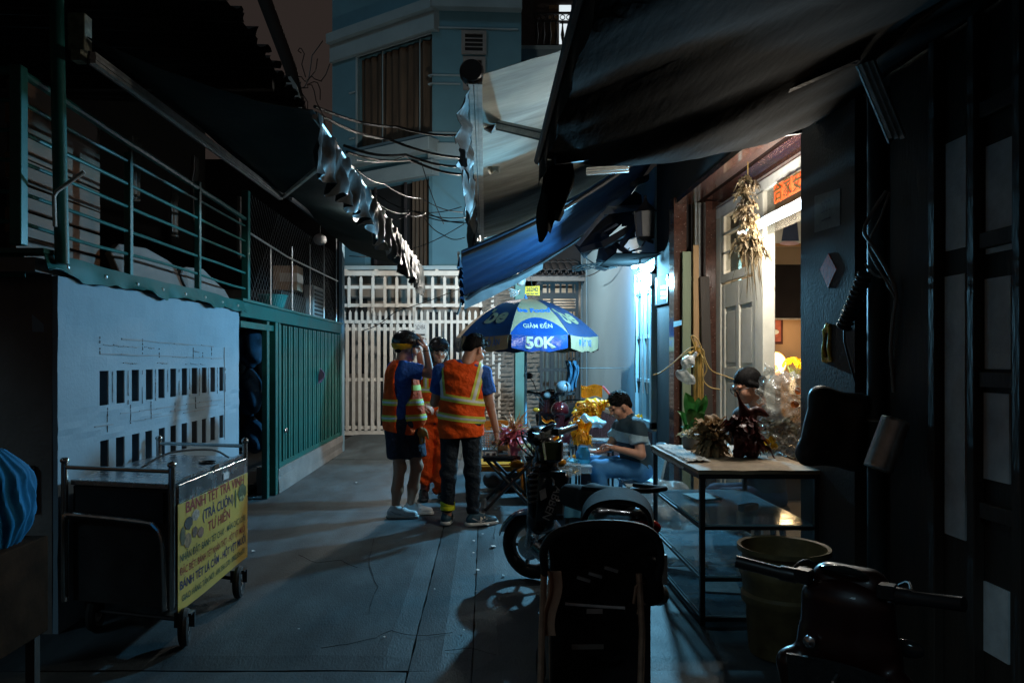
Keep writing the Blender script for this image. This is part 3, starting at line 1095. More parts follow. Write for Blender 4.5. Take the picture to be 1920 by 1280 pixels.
sg = thing('sliding_gate', 'lower cream sliding gate of upright bars behind the helmeted people', 'gate', (-2.2, 14.8, 0))
px = 642.0
while px < 778:
    picket(gx(px), GD - .16, gz(806), gz(606) + random.uniform(-.01, .01), .062, .028, .03, sg)
    px += 11.7
for py in (617, 711, 800):
    MB().box((gx(638), GD - .13, gz(py + 3)), (gx(780), GD - .09, gz(py - 3))).build('rail', m_gatewhite, sg)
MB().box((gx(636), GD - .15, gz(814)), (gx(780), GD - .09, gz(806))).build('bottom_rail', m_gatewhite, sg)
pn = thing('house_number_plate', 'white house number plate on the gate above the helmets', 'number plate', (gx(787), GD - .02, gz(620)))
MB().box((gx(776), GD - .03, gz(634)), (gx(800), GD - .012, gz(605))).build('plate', M('white_enamel', (.6, .6, .58), .4), pn)
m_ink = M('dark_print', (.02, .02, .025), .6, bump=0)
lettering('262/49A', .14, m_ink, pn, plane_fn((gx(788), GD - .033, gz(614)), (1, 0, 0), (0, 0, 1)), width=.2)
MB().box((gx(779), GD - .035, gz(629)), (gx(797), GD - .0315, gz(626))).build('print_line', m_ink, pn)

# ---------------- house front behind the gate
hf = thing('gate_house', 'beige ground floor house front behind the cream picket fence', 'house', (-1, 16.3, 0))
MB().box((-3.6, 16.2, 0), (.3, 16.4, 3.35)).build('wall', m_beige, hf)
for (a, b, c, d) in ((650, 560, 690, 700), (708, 592, 775, 800), (800, 585, 860, 700)):
    x0, x1 = (a - VX) * 16.2 / F, (c - VX) * 16.2 / F
    z0, z1 = max(0, EYE - (d - VY) * 16.2 / F), EYE - (b - VY) * 16.2 / F
    w = MB().box((x0, 16.17, z0), (x1, 16.19, z1)).build('window', m_glassdark, hf)
    mb = MB()
    for (p, q, r, s) in ((x0 - .06, z0, x0, z1), (x1, z0, x1 + .06, z1), (x0 - .06, z1, x1 + .06, z1 + .06), ((x0 + x1) / 2 - .025, z0, (x0 + x1) / 2 + .025, z1)):
        mb.box((p, 16.14, q), (r, 16.2, s))
    mb.build('frame', M('grey_frame', (.3, .29, .27), .6), w)
MB().box((-3.6, 15.3, 3.32), (.35, 16.4, 3.40)).build('canopy', m_trim, hf)
for k in range(7):
    MB().box((-3.5 + .62 * k, 15.2, 3.25), (-3.44 + .62 * k, 16.2, 3.318)).build('canopy_beam', m_gatewhite, hf)
for k, (a, b, c, d) in enumerate(((815, 640, 840, 652), (845, 690, 862, 740), (792, 700, 806, 735))):
    q = MB().box(((a - VX) * 15.7 / F, 15.7, EYE - (d - VY) * 15.7 / F), ((c - VX) * 15.7 / F, 15.9, EYE - (b - VY) * 15.7 / F)).build('porch_item', [M('red_item', (.2, .03, .02), .5), M('grey_item', (.1, .1, .1), .5), M('tan_item', (.2, .13, .08), .5)][k])
    tag(q, ['small red box behind the picket fence', 'dark grey crate behind the fence pickets', 'tan parcel behind the fence beside the umbrella'][k], 'box')

# ---------------- tall teal building behind
bd = thing('teal_building', 'tall teal painted building with curtained window and pale ledges', 'building', (-1.2, 16.6, 3.4))
A = Vector((-1.17, 16.5, 0))
B = Vector((-3.75, 18.3, 0))
C_ = Vector((.80, 16.62, 0))
dl = (B - A).normalized()
nl = Vector((dl.y, -dl.x, 0))
nl = nl if nl.y < 0 else -nl
dr = (C_ - A).normalized()
nr = Vector((dr.y, -dr.x, 0))
nr = nr if nr.y < 0 else -nr
def facequad(mb, o, d, n, s0, s1, z0, z1, t, off=0.0):
    p = o + d * s0 + n * off
    q = o + d * s1 + n * off
    mb.prism([(p.x, p.y, z0), (q.x, q.y, z0), (q.x, q.y, z1), (p.x, p.y, z1)], -n * t)
    return mb
def zA(py):
    return EYE - (py - VY) * 16.5 / F
L = (B - A).length
w1, w2 = (.02, 2.28), (zA(249), zA(64))
u1, u2 = (.1, 2.05), (3.42, zA(331))
mb = MB()
facequad(mb, A, dl, nl, 0, L, zA(331), zA(249), .3)
facequad(mb, A, dl, nl, 0, L, zA(64), 13, .3)
facequad(mb, A, dl, nl, 2.28, L, zA(249), zA(64), .3)
facequad(mb, A, dl, nl, 2.05, L, 3.42, zA(331), .3)
facequad(mb, A, dl, nl, 0, .1, 3.42, zA(331), .3)
mb.build('wall', m_building, bd)
mb = MB()
facequad(mb, A + nr * .001, dr, nr, 0, (C_ - A).length, 3.41, 13, .3)
mb.build('wall', m_building, bd)
# curtained window
cw = facequad(MB(), A, dl, nl, w1[0], w1[1], w2[0], w2[1], .02, -.22).build('window', m_dark, bd)
def curt(u, v):
    s = w1[0] + .03 + (w1[1] - w1[0] - .06) * u
    p = A + dl * s + nl * (-.12 + .035 * math.sin(u * 62 + 1.2 * noise1(u * 12)) + .02 * noise1(u * 25 + v))
    return (p.x, p.y, w2[0] + (w2[1] - w2[0] - .04) * v)
MB().grid(curt, 110, 4).build('curtain', m_curtain, cw, smooth=True)
mb = MB()
for s in (.0, .37, 1.5):
    facequad(mb, A, dl, nl, w1[0] + s, w1[0] + s + .02, w2[0], w2[1], .02, -.04)
facequad(mb, A, dl, nl, w1[0], w1[1], w2[0] - .04, w2[0] + .02, .1, .03)
facequad(mb, A, dl, nl, w1[1] - .0, w1[1] + .05, w2[0], w2[1], .1, .03)
facequad(mb, A, dl, nl, w1[0], w1[1] + .05, w2[1], w2[1] + .04, .1, .03)
mb.build('frame', m_trim, cw)
# lower dark window with side curtain
lw = facequad(MB(), A, dl, nl, u1[0], u1[1], u2[0], u2[1], .02, -.22).build('window', m_dark, bd)
MB().grid(lambda u, v: tuple((A + dl * (.18 + .5 * u) + nl * (-.14 + .03 * math.sin(u * 26))).xy) + (u2[0] + (u2[1] - u2[0]) * v,), 30, 2).build('curtain', m_curtain, lw, smooth=True)
mb = MB()
facequad(mb, A, dl, nl, .82, .87, u2[0], u2[1], .05, -.05)
facequad(mb, A, dl, nl, 1.75, 1.8, u2[0], u2[1], .05, -.05)
mb.build('frame', M('dark_frame', (.06, .05, .05), .6), lw)
# ledges round the corner
for z0, z1, off in ((zA(60), zA(24), .10), (zA(24), zA(4), .22), (zA(286), zA(262), .28), (zA(330), zA(302), .16)):
    facequad(MB(), A + nl * 0, dl, nl, -.12, L, z0, z1, .3 + off, off).build('ledge', m_trim, bd, bevel=.01)
for z0, z1, off in ((zA(20), zA(2), .22), (zA(300), zA(268), .06)):
    facequad(MB(), A, dr, nr, -.1, (C_ - A).length, z0, z1, .3 + off, off).build('ledge', m_trim, bd, bevel=.01)
for py in (51, 140, 156, 248):
    facequad(MB(), A, dr, nr, -.02, .62 if py != 51 else 1.9, zA(py + 2.5), zA(py), .1, .035).build('moulding', m_trim, bd)
    facequad(MB(), A, dl, nl, -.03, .10, zA(py + 2.5), zA(py), .1, .035).build('moulding', m_trim, bd)
for py in (110, 190, 206):
    facequad(MB(), A, dl, nl, 2.36, 2.55, zA(py + 2.5) * .97, zA(py) * .97, .1, .035).build('moulding', m_trim, bd)
for (a, b, c, d) in ((865, 57, 912, 101), (868, 106, 910, 168)):
    x0, x1 = (a - VX) * 16.5 / F, (c - VX) * 16.5 / F
    s0, s1 = x0 - A.x, x1 - A.x
    w = facequad(MB(), A, dr, nr, s0 + .07, s1 - .07, zA(d - 6), zA(b + 6), .01, .012).build('window', m_dark, bd)
    mb = MB()
    facequad(mb, A, dr, nr, s0, s1, zA(b + 6), zA(b), .06, .05)
    facequad(mb, A, dr, nr, s0, s1, zA(d), zA(d - 6), .06, .05)
    facequad(mb, A, dr, nr, s0, s0 + .08, zA(d - 6), zA(b + 6), .06, .05)
    facequad(mb, A, dr, nr, s1 - .08, s1, zA(d - 6), zA(b + 6), .06, .05)
    mb.build('frame', M('grey_window_frame', (.28, .27, .26), .7), w)
    for k in range(3):
        zz = zA(d - 6) + (zA(b + 6) - zA(d - 6)) * (k + 1) / 4
        facequad(MB(), A, dr, nr, s0 + .08, s1 - .08, zz - .012, zz + .012, .01, .03).build('louvre', M('grey_window_frame'), w)
# side wall of the building to hide the void
facequad(MB(), C_, Vector((0, 1, 0)), Vector((1, 0, 0)), 0, 4, 0, 13, .2).build('wall', m_building, bd)

# ---------------- further house with lit balcony
fb = thing('balcony_house', 'dark house with a lit balcony door and ornate balustrade above the grey awning', 'house', (2.2, 19, 3))
yb = 19.0
X19 = lambda p: (p - VX) * yb / F
Z19 = lambda p: EYE - (p - VY) * yb / F
MB().box((X19(960), yb + .9, 0), (X19(1300), yb + 1.1, 14)).build('wall', M('dim_house_wall', (.10, .085, .08), .8, var=.2), fb)
MB().box((X19(968), yb + .2, Z19(86)), (X19(1140), yb + .95, Z19(79))).build('balcony_slab', m_trim, fb)
MB().box((X19(970), yb + .3, Z19(79)), (X19(1002), yb + .9, Z19(-60))).build('pier', M('dim_house_wall'), fb)
dw = MB().box((X19(1055), yb + .86, Z19(75)), (X19(1098), yb + .89, Z19(-20))).build('lit_door', glow('lit_window_white', (.85, .95, 1.0), .9), fb)
MB().box((X19(1035), yb + .86, Z19(75)), (X19(1053), yb + .89, Z19(-20))).build('door_leaf', M('warm_door', (.22, .15, .08), .6), fb)
MB().box((X19(1078), yb + .8, Z19(75)), (X19(1081), yb + .85, Z19(-20))).build('door_frame', m_dark, fb)
MB().box((X19(1055), yb + .8, Z19(17)), (X19(1098), yb + .85, Z19(14))).build('door_frame', m_dark, fb)
m_iron = M('black_iron', (.012, .012, .012), .5)
MB().box((X19(1003), yb + .24, Z19(18)), (X19(1098), yb + .29, Z19(14))).build('handrail', m_iron, fb)
MB().box((X19(1003), yb + .24, Z19(79)), (X19(1098), yb + .29, Z19(76))).build('foot_rail', m_iron, fb)
ba = MB().lathe((0, 0, 0), [(.02, 0), (.02, .1), (.035, .16), (.05, .26), (.03, .38), (.018, .5), (.03, .56), (.02, .6)], 8).mesh('baluster', True)
hsc = (Z19(31) - Z19(77)) / .6
for k in range(8):
    o = link('baluster', ba, m_iron, fb, world=False)
    o.location = Vector((X19(1008 + 12.2 * k), yb + .265, Z19(77))) - Vector(fb.location)
    o.scale = (1, 1, hsc)
    c = Vector((X19(1008 + 12.2 * k), yb + .265, Z19(24)))
    MB().ring(c, (0, 1, 0), .062, .012, 12, 5).build('scroll', m_iron, fb)
MB().box((X19(1003), yb + .25, Z19(33)), (X19(1098), yb + .28, Z19(30))).build('mid_rail', m_iron, fb)
# dark mass that closes the alley above
# ------------------------------------------------------------------ right end: stone pillars, iron gate
pil = thing('stone_pillar', 'stone clad pillar between the picket fence and the teal post', 'pillar', (.27, 15, 0))
ED = 15.0
MB().box((-.06, 15.02, 0), (.58, 15.4, 2.95)).build('core', m_plaster, pil)
pil2 = thing('stone_pillar', 'stone clad pillar between the teal post and the dark iron gate', 'pillar', (.95, 15, 0))
MB().box((.81, 15.02, 0), (1.12, 15.4, 2.95)).build('core', m_plaster, pil2)
stones = []
for k in range(4):
    mb = MB()
    mb.grid(lambda u, v: ((u - .5), -.5 - .22 * noise1(u * 5 + k * 2) - .22 * noise1(v * 5 + k + u * 3) if 0 < u < 1 and 0 < v < 1 else 0, (v - .5)), 4, 3)
    stones.append(mb.mesh('stone'))
for par, xa, xb in ((pil, -.06, .58), (pil2, .81, 1.12)):
    z = 0.02
    while z < 2.9:
        h = random.uniform(.07, .12)
        x = xa
        while x < xb - .02:
            w = min(random.uniform(.16, .36), xb - x)
            if xb - x - w < .1:
                w = xb - x
            o = link('stone', random.choice(stones), m_stone, par, world=False)
            o.location = Vector((x + w / 2, 15.018, z + h / 2)) - Vector(par.location)
            o.scale = (w - .008, random.uniform(.05, .09), h - .008)
            x += w
        z += h
tp = MB().box((.60, 14.96, 0), (.80, 15.3, 3.0)).build('teal_post', m_teal, bevel=.008)
tag(tp, 'flat teal painted post between the two stone pillars', 'pillar')

ig = thing('iron_gate', 'dark iron gate with slatted top under the tiled eave', 'gate', (1.5, 15, 0))
m_irong = M('dark_gate_paint', (.035, .037, .04), .5, var=.2)
X15 = lambda p: (p - VX) * 15 / F
Z15 = lambda p: EYE - (p - VY) * 15 / F
for xx in (1012, 1032, 1079):
    MB().box((X15(xx), 14.98, 0), (X15(xx) + .06, 15.04, Z15(528))).build('post', m_irong, ig)
for (a, b) in ((528, 533), (549, 560), (578, 584), (690, 696), (735, 741), (800, 806)):
    MB().box((X15(1008), 14.985, Z15(b)), (X15(1084), 15.035, Z15(a))).build('rail', m_irong, ig)
for k in range(9):
    xx = X15(1015 + 7.2 * k)
    MB().box((xx, 14.99, Z15(806)), (xx + .022, 15.012, Z15(584))).build('bar', m_irong, ig)
for k in range(5):
    xx = X15(1025 + 12 * k)
    MB().box((xx, 14.99, Z15(549)), (xx + .04, 15.012, Z15(533))).build('bar', m_irong, ig)
for k in range(3):
    MB().box((X15(1013), 15.0, Z15(565 + 5 * k)), (X15(1080), 15.02, Z15(562.5 + 5 * k))).build('bar', m_irong, ig)
lh = thing('lit_porch', 'lit pale porch glimpsed through the dark iron gate', 'porch', (1.6, 17, 0))
MB().box((1.15, 17.0, 0), (2.6, 17.1, 3.1)).build('porch_wall', M('porch_wall_paint', (.6, .55, .47), .7, var=.15), lh)
MB().tube([(1.35, 16.7, 2.85), (1.95, 16.7, 2.85)], .016, 8).build('tube_light', glow('porch_tube', (1, .93, .8), 6), lh)
lamp('porch_light', 'POINT', (1.6, 16.5, 2.75), 9, (1, .9, .75), lh, .1)
tag(MB().box((1.14, 15.1, 3.15), (2.8, 17.2, 3.2)).build('porch_ceiling', m_plaster), 'flat porch ceiling behind the iron gate', 'ceiling')

ev = thing('tiled_eave', 'dark eave of rounded roof tiles above the iron gate', 'roof', (1.3, 14.6, 3.1))
X14 = lambda p: (p - VX) * 14.4 / F
tl = MB().grid(lambda u, v: (.085 * math.cos(math.pi * u), 1.0 * v, .07 * math.sin(math.pi * u)), 8, 2, thick=.015).mesh('roof_tile', True)
gu = MB().grid(lambda u, v: (.085 * math.cos(math.pi * u), 1.0 * v, -.06 * math.sin(math.pi * u)), 8, 2, thick=.015).mesh('roof_tile', True)
for k in range(8):
    for mesh_, dx in ((tl, 0), (gu, .085 * 2 * .72)):
        for r_ in range(2):
            o = link('roof_tile', mesh_, m_tile_roof, ev, world=False)
            o.location = Vector((X14(990 + 13 * k) + dx * .55, 14.2 + .55 * r_, 3.12 + .20 * r_ + (.02 if r_ else 0))) - Vector(ev.location)
            o.rotation_euler = (math.radians(20), 0, 0)
MB().box((X14(980), 14.25, 2.98), (X14(1100), 14.33, 3.07)).build('fascia', m_plaster, ev)
MB().box((X14(980), 14.9, 3.3), (X14(1100), 15.2, 3.9)).build('upper_wall', m_darkwall, ev)

# house number sign, yellow
ys_ = thing('house_number_sign', 'yellow house number sign reading 262/42 above the umbrella', 'sign', U(998, 545, 10.6))
sD = 10.6
p00, p10, p01 = U(984, 553, sD), U(1012, 554, sD), U(985, 537, sD)
MB().prism([p00, p10, U(1012, 536, sD), p01], (0, .012, 0)).build('plate', M('yellow_enamel', (.95, .42, .01), .4, var=.06, emit=None), ys_)
lettering('262/42', .085, m_ink, ys_, plane_fn(U(998, 543, sD - .003), (1, 0, 0), (0, 0, 1)), width=.165, bold=.001)
for k in range(3):
    MB().box(U(987 + 8 * k, 551.4, sD - .004), U(993 + 8 * k, 549.6, sD - .002)).build('print_line', m_ink, ys_)
MB().tube([U(998, 537, sD), U(990, 500, sD)], .004, 5).build('hanger', m_wire, ys_)
# hanging bulb
hb = thing('hanging_bulb', 'unlit white bulb in a grey cap hanging above the umbrella', 'lamp', U(977, 520, 10.8))
c = U(977, 525, 10.8)
MB().lathe(c + Vector((0, 0, -.085)), [(.02, -.0), (.055, .02), (.066, .06), (.066, .13)], 18).build('bulb', M('milky_bulb', (.55, .54, .5), .35, bump=0), hb, smooth=True)
MB().lathe(c + Vector((0, 0, .045)), [(.068, 0), (.068, .04), (.03, .07), (.024, .13), (.01, .15)], 18).build('cap', M('grey_cap', (.08, .09, .1), .5), hb, smooth=True)
MB().tube([c + Vector((0, 0, .18)), c + Vector((.01, 0, .32)), U(978, 480, 10.8)], .007, 6).build('cord', m_wire, hb)
for k in range(6):
    q = [U(968, 548, 10.75) + Vector((.075 * math.cos(t * 1.1 + k) * (.6 + .1 * k) - .03, .03 * math.sin(t + k), .035 * math.sin(t * 1.3 + 2 * k) - .04 + .012 * k)) for t in range(8)]
    MB().tube(q, .0055, 5).build('coiled_wire', M('white_flex', (.5, .48, .45), .5), hb)
# ------------------------------------------------------------------ right side
RX = 1.9
# pale blue side wall with window
bw = thing('pale_side_wall', 'pale blue painted side wall beside the umbrella', 'wall', (RX, 12, 0))
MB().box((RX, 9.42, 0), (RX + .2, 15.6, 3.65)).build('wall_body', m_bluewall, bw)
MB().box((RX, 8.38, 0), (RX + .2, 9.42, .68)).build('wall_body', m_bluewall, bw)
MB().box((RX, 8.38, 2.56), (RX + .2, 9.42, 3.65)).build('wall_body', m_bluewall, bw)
MB().box((RX - .025, 9.45, .66), (RX - .002, 12.6, .72)).build('ledge_strip', m_alu, bw)
MB().box((RX - .006, 8.5, .0), (RX - .001, 15.5, .655)).build('dado', M('plum_dado_tile', (.06, .035, .06), .25, var=.3, scale=6), bw)
for y in (13.9, 14.6):
    MB().tube([(RX - .012, y, .7), (RX - .012, y, 3.6)], .008, 6).build('conduit', m_bluewall, bw)
tag(MB().box((RX - .02, 15.6, 0), (RX + .3, 15.75, 4.2)).build('wall_return', m_bluewall), 'end return of the pale blue wall by the iron gate', 'wall')

wi = thing('side_window', 'white framed window with small panes under the bent lamp', 'window', (RX, 8.9, .7))
m_wf = M('white_window_paint', (.20, .27, .30), .45, var=.08, scale=6, bump=.05)
wy0, wy1, wz0, wz1 = 8.42, 9.40, .70, 2.54
for (a, b, c, d) in ((wy0, wz0, wy0 + .09, wz1), (wy1 - .09, wz0, wy1, wz1), (wy0, wz1 - .09, wy1, wz1), (wy0, wz0, wy1, wz0 + .08), (8.87, wz0, 8.95, wz1), (wy0, 2.28, wy1, 2.33)):
    MB().box((RX - .03, a, b), (RX + .05, c, d)).build('frame', m_wf, wi, bevel=.004)
for y0_, y1_ in ((8.51, 8.87), (8.95, 9.31)):
    for z0_, z1_ in ((.78, 1.22), (1.26, 1.74), (1.78, 2.26)):
        MB().box((RX + .012, y0_, z0_), (RX + .018, y1_, z1_)).build('pane', m_glassdark, wi)
        MB().box((RX - .012, y0_, z1_), (RX + .03, y1_, z1_ + .04)).build('glazing_bar', m_wf, wi)
# curtain wires and cables hanging in front
m_wcab = M('white_cable', (.6, .6, .6), .5, bump=0)
for k in range(4):
    ph = k * 1.3
    pts = [(RX - .06 - .02 * k, 8.5 + .12 * k + .03 * noise1(q * .8 + ph), 2.5 - .2 * q) for q in range(8)]
    o = MB().tube(pts, .007, 6).build('cable', m_wcab if k < 2 else m_wire, wi)

# the bent lamp
bl = thing('bent_tube_lamp', 'bright bluish bent tube lamp glowing over the side window', 'lamp', U(1205, 500, 8.5))
lamp_teal = (.24, .67, 1.0)
pts = []
a, b = U(1186, 501, 8.55), U(1221, 498, 8.2)
pts = [U(1186, 501, 8.60), U(1200, 499, 8.50), U(1213, 497, 8.40), U(1221, 497, 8.33), U(1223, 502, 8.28), U(1218, 507, 8.30), U(1206, 512, 8.38), U(1197, 516, 8.46)]
MB().tube(spl(pts), .020, 10).build('tube', glow('teal_tube_glow', (.45, .85, 1.0), 10), bl, smooth=True)
MB().box((1.40, 8.05, 2.63), (1.90, 9.15, 2.64)).build('hood', M('light_stop_black', (.0025, .0025, .0025), 1.0, spec=0.0, bump=0), bl)  # added black plate that cuts off the lamp's upward light
MB().tube([U(1196, 505, 8.48), U(1200, 490, 8.55), U(1198, 478, 8.6)], .012, 6).build('holder', m_black, bl)
lamp('lamp_light', 'POINT', Vector((1.73, 8.72, 2.40)), 700, lamp_teal, bl, .07)

# ---------------- dark house front with granite doorway
hw = thing('dark_house_front', 'dark house front on the right with granite doorway and pillars', 'house', (RX, 6, 0))
MB().box((RX + .02, 7.7, 0), (RX + .25, 8.36, 4.6)).build('wall', m_darkwall, hw)
MB().box((RX + .02, 3.0, 3.1), (RX + .4, 7.7, 4.6)).build('wall', m_darkwall, hw)
MB().box((RX - .02, 3.80, 0), (RX + .38, 4.45, 3.1)).build('pillar', M('pillar_paint', (.045, .031, .024), .7, var=.25, scale=3, bump=.2, dirt=.3, dirtcol=(.08, .03, .02)), hw)
# granite surround
MB().box((RX - .005, 7.50, 0), (RX + .12, 7.698, 3.12)).build('jamb', m_granite, hw)
MB().box((RX + .01, 4.45, 3.05), (RX + .20, 7.5, 3.098)).build('soffit', m_granite, hw)
MB().box((RX + .25, 4.45, 3.05), (RX + .33, 7.5, 3.097)).build('soffit', m_granite, hw)
MB().box((RX + .325, 4.45, 2.96), (RX + .37, 7.5, 3.05)).build('lintel', m_granite, hw)
MB().box((RX + .26, 7.32, 0), (RX + .42, 7.5, 3.04)).build('inner_jamb', m_granite, hw)
MB().tube([(RX + .2, 7.44, 0), (RX + .2, 7.44, 3.05)], .014, 6).build('shutter_track', m_alu, hw)
MB().tube([(RX + .235, 7.44, 0), (RX + .235, 7.44, 3.05)], .014, 6).build('shutter_track', m_alu, hw)
# door frame cream at X = 2.25
FX = 2.26
df = thing('folding_door', 'cream folding door with upright panels and glazed transom', 'door', (FX, 6, 0))
MB().box((FX, 4.5, 2.86), (FX + .09, 7.32, 2.96)).build('head', M('white_head_paint', (.66, .66, .62), .4), df, bevel=.006)
MB().box((FX, 7.18, 0), (FX + .1, 7.318, 2.86)).build('jamb', m_cream, df, bevel=.006)
MB().box((FX - .01, 6.05, 0), (FX + .09, 6.24, 2.86)).build('mullion', m_cream, df, bevel=.006)
MB().box((FX, 6.24, 2.22), (FX + .06, 7.18, 2.30)).build('transom_rail', m_cream, df, bevel=.005)
# transom panes: left narrow one with three lights, right wide
m_frost = film('patterned_glass', (.2, .17, .13), .22, .25, .4, 9)
for k in range(3):
    z0 = 2.32 + .18 * k
    MB().box((FX + .02, 6.42, z0 + .01), (FX + .03, 7.06, z0 + .17)).build('pane', m_frost, df)
    MB().box((FX, 6.4, z0 + .165), (FX + .05, 7.14, z0 + .185)).build('glazing_bar', m_cream, df)
MB().box((FX, 6.25, 2.3), (FX + .05, 6.4, 2.86)).build('stile', m_cream, df)
MB().box((FX, 7.08, 2.3), (FX + .05, 7.17, 2.86)).build('stile', m_cream, df)
MB().box((FX + .02, 4.5, 2.50), (FX + .03, 6.04, 2.85)).build('pane', m_frost, df)
# two leaves (one closed, one standing open into the room)
def leaf(o, d, n, w, z1, par):
    o, d, n = Vector(o), Vector(d).normalized(), Vector(n).normalized()
    def slab(s0, s1, z0, z1_, t, off, nm, mat, bev=.004):
        p, q = o + d * s0 + n * off, o + d * s1 + n * off
        return MB().prism([(p.x, p.y, z0), (q.x, q.y, z0), (q.x, q.y, z1_), (p.x, p.y, z1_)], -n * t).build(nm, mat, par, bevel=bev)
    st = .075
    slab(0, st, .03, z1, .04, 0, 'stile', m_cream)
    slab(w - st, w, .03, z1, .04, 0, 'stile', m_cream)
    slab(w / 2 - st / 2, w / 2 + st / 2, .03, z1, .04, 0, 'stile', m_cream)
    zz = [.03, .16, .78, .90, 1.32, 1.42, 1.98, z1]
    for k in (0, 2, 4, 6):
        for s0, s1 in ((st, w / 2 - st / 2), (w / 2 + st / 2, w - st)):
            slab(s0, s1, zz[k], zz[k + 1] if k != 6 else z1, .04, -.001, 'rail', m_cream)
    for k in (1, 3, 5):
        for s0, s1 in ((st, w / 2 - st / 2), (w / 2 + st / 2, w - st)):
            slab(s0, s1, zz[k], zz[k + 1], .012, -.022, 'panel', m_cream, 0)
            slab(s0 + .03, s1 - .03, zz[k] + .04, zz[k + 1] - .04, .01, -.008, 'raised_field', m_cream, .005)
leaf((FX + .01, 7.16, 0), (0, -1, 0), (-1, 0, 0), .88, 2.2, df)
MB().box((FX - .02, 6.12, 1.1), (FX - .005, 6.15, 1.22)).build('lock', m_steel, df)

# planks leaning in the jamb
for nm, lab, a, b, w, t_, mat in (('leaning_board', 'pale green board leaning in the granite doorway', (RX + .09, 7.40, .0), (RX + .10, 7.42, 2.56), .085, .03, M('pale_green_board', (.22, .27, .17), .6, var=.15, stretch=(1, 1, .1))),
                                  ('leaning_board', 'tan wooden plank leaning beside the pale green board', (RX + .175, 7.34, .0), (RX + .18, 7.38, 2.62), .055, .03, M('tan_plank', (.42, .25, .11), .6, var=.15, stretch=(1, 1, .1))),
                                  ('leaning_board', 'dark tapering board leaning against the inner granite jamb', (RX + .30, 7.28, .0), (RX + .24, 7.30, 2.3), .09, .03, m_darkwood)):
    tag(MB().bar(a, b, w, t_, up=(0, 1, 0)).build(nm, mat, bevel=.003), lab, 'board', 'boards in the doorway')

# ---------------- room behind
rm = MB().box((5.3, 3.2, 0), (5.4, 12, 3.6)).build('room_rear_wall', M('tan_room_wall', (.36, .24, .14), .7, var=.1, scale=2))
tag(rm, kind='structure')
tag(MB().box((2.4, 10.2, 0), (5.4, 10.3, 3.6)).build('room_side_wall', M('tan_room_wall')), kind='structure')
tag(MB().box((2.35, 3.0, 0), (5.4, 3.1, 3.6)).build('room_near_wall', M('tan_room_wall')), kind='structure')
tag(MB().box((2.32, 3.0, 3.55), (5.5, 10.3, 3.65)).build('room_ceiling', M('room_ceiling_paint', (.5, .46, .4), .8)), kind='structure')

# shop tube light, under the transom
tl_ = thing('tube_light', 'bright white tube light hanging across the shop doorway', 'lamp', (2.45, 5.6, 2.5))
a, b = Vector((2.1, 5.90, 2.525)), Vector((2.1, 4.86, 2.525))
MB().tube([a, b], .032, 12).build('tube', glow('shop_tube_glow', (.86, .95, 1.0), 16), tl_, smooth=True)
MB().bar(a + Vector((.04, 0, .035)), b + Vector((.04, 0, .035)), .03, .05).build('housing', M('white_housing', (.6, .6, .6), .4), tl_)
MB().tube([b, b + (b - a).normalized() * .03], .033, 12).build('end_cap', M('blue_cap', (.1, .35, .6), .4), tl_)
MB().tube([a, a - (b - a).normalized() * .03], .033, 12).build('end_cap', M('blue_cap'), tl_)
mid = (a + b) / 2
dirv = (b - a).normalized()
for k_, q_ in enumerate((.2, .5, .8)):
    lamp('tube_light_lamp', 'POINT', a.lerp(b, q_) + Vector((-.05, 0, -.04)), 38, (1.0, .94, .82), tl_, .05)
lamp('room_fill', 'POINT', mid + Vector((.8, 1.3, -.05)), 16, (1.0, .8, .55), tl_, .15)  # added warm fill for the room, without a fixture of its own

# red banner with four characters
rb = thing('red_banner', 'orange red paper banner with dark characters on the transom glass', 'banner', U(1480, 355, 5.6))
q = [U(1452, 383, 6.0), U(1514, 350, 5.2), U(1514, 314, 5.2), U(1451, 352, 6.0)]
q = [Vector((2.235, p.y, p.z)) for p in [U(1452, 383, 2.235 * F / 542), U(1516, 349, 2.235 * F / 606), U(1516, 312, 2.235 * F / 606), U(1451, 349, 2.235 * F / 541)]]
MB().prism(q, (.004, 0, 0)).build('paper', M('orange_red_paper', (.85, .11, .02), .6, var=.1), rb)
ex = (q[1] - q[0]).normalized()
ey = (q[3] - q[0]).normalized()
cc = sum(q, Vector()) / 4 + Vector((-.006, 0, 0))
for k, ch in enumerate('合家安泰'):
    lettering(ch, .155, M('dark_gold_ink', (.09, .05, .01), .5, bump=0), rb, plane_fn(cc + ex * (-.22 + .17 * k), ex, ey), name='character', bold=.002)
# pictures and furniture in the room
fp = thing('framed_picture', 'framed picture of a dark blue robed figure inside the shop', 'picture', (3.6, 8.2, 2.5))
pD = 8.2
a, b = U(1443, 462, pD), U(1560, 395, pD)
MB().box((a.x, pD, a.z), (b.x, pD + .03, b.z)).build('frame', M('gold_frame', (.25, .14, .06), .4), fp)
MB().box((a.x + .035, pD - .006, a.z + .035), (b.x - .03, pD - .001, b.z - .03)).build('canvas', M('pale_print', (.45, .5, .52), .6, var=.2, scale=5), fp)
a, b = U(1468, 452, pD), U(1492, 395, pD)
MB().prism([(a.x - .02, pD - .012, a.z), (b.x + .03, pD - .012, a.z), (b.x, pD - .012, b.z), (a.x + .03, pD - .012, b.z)], (0, .004, 0)).build('robed_figure', M('navy_print', (.02, .04, .10), .6), fp)
MB().ell(U(1480, 456, pD - .005), (.11, .004, .025), 14, 6).build('cloud_base', M('pink_print', (.45, .33, .4), .6), fp)
wr = thing('white_balustrade', 'white upright bars inside the shop above the dark screen', 'railing', (3.8, 8.6, 2.1))
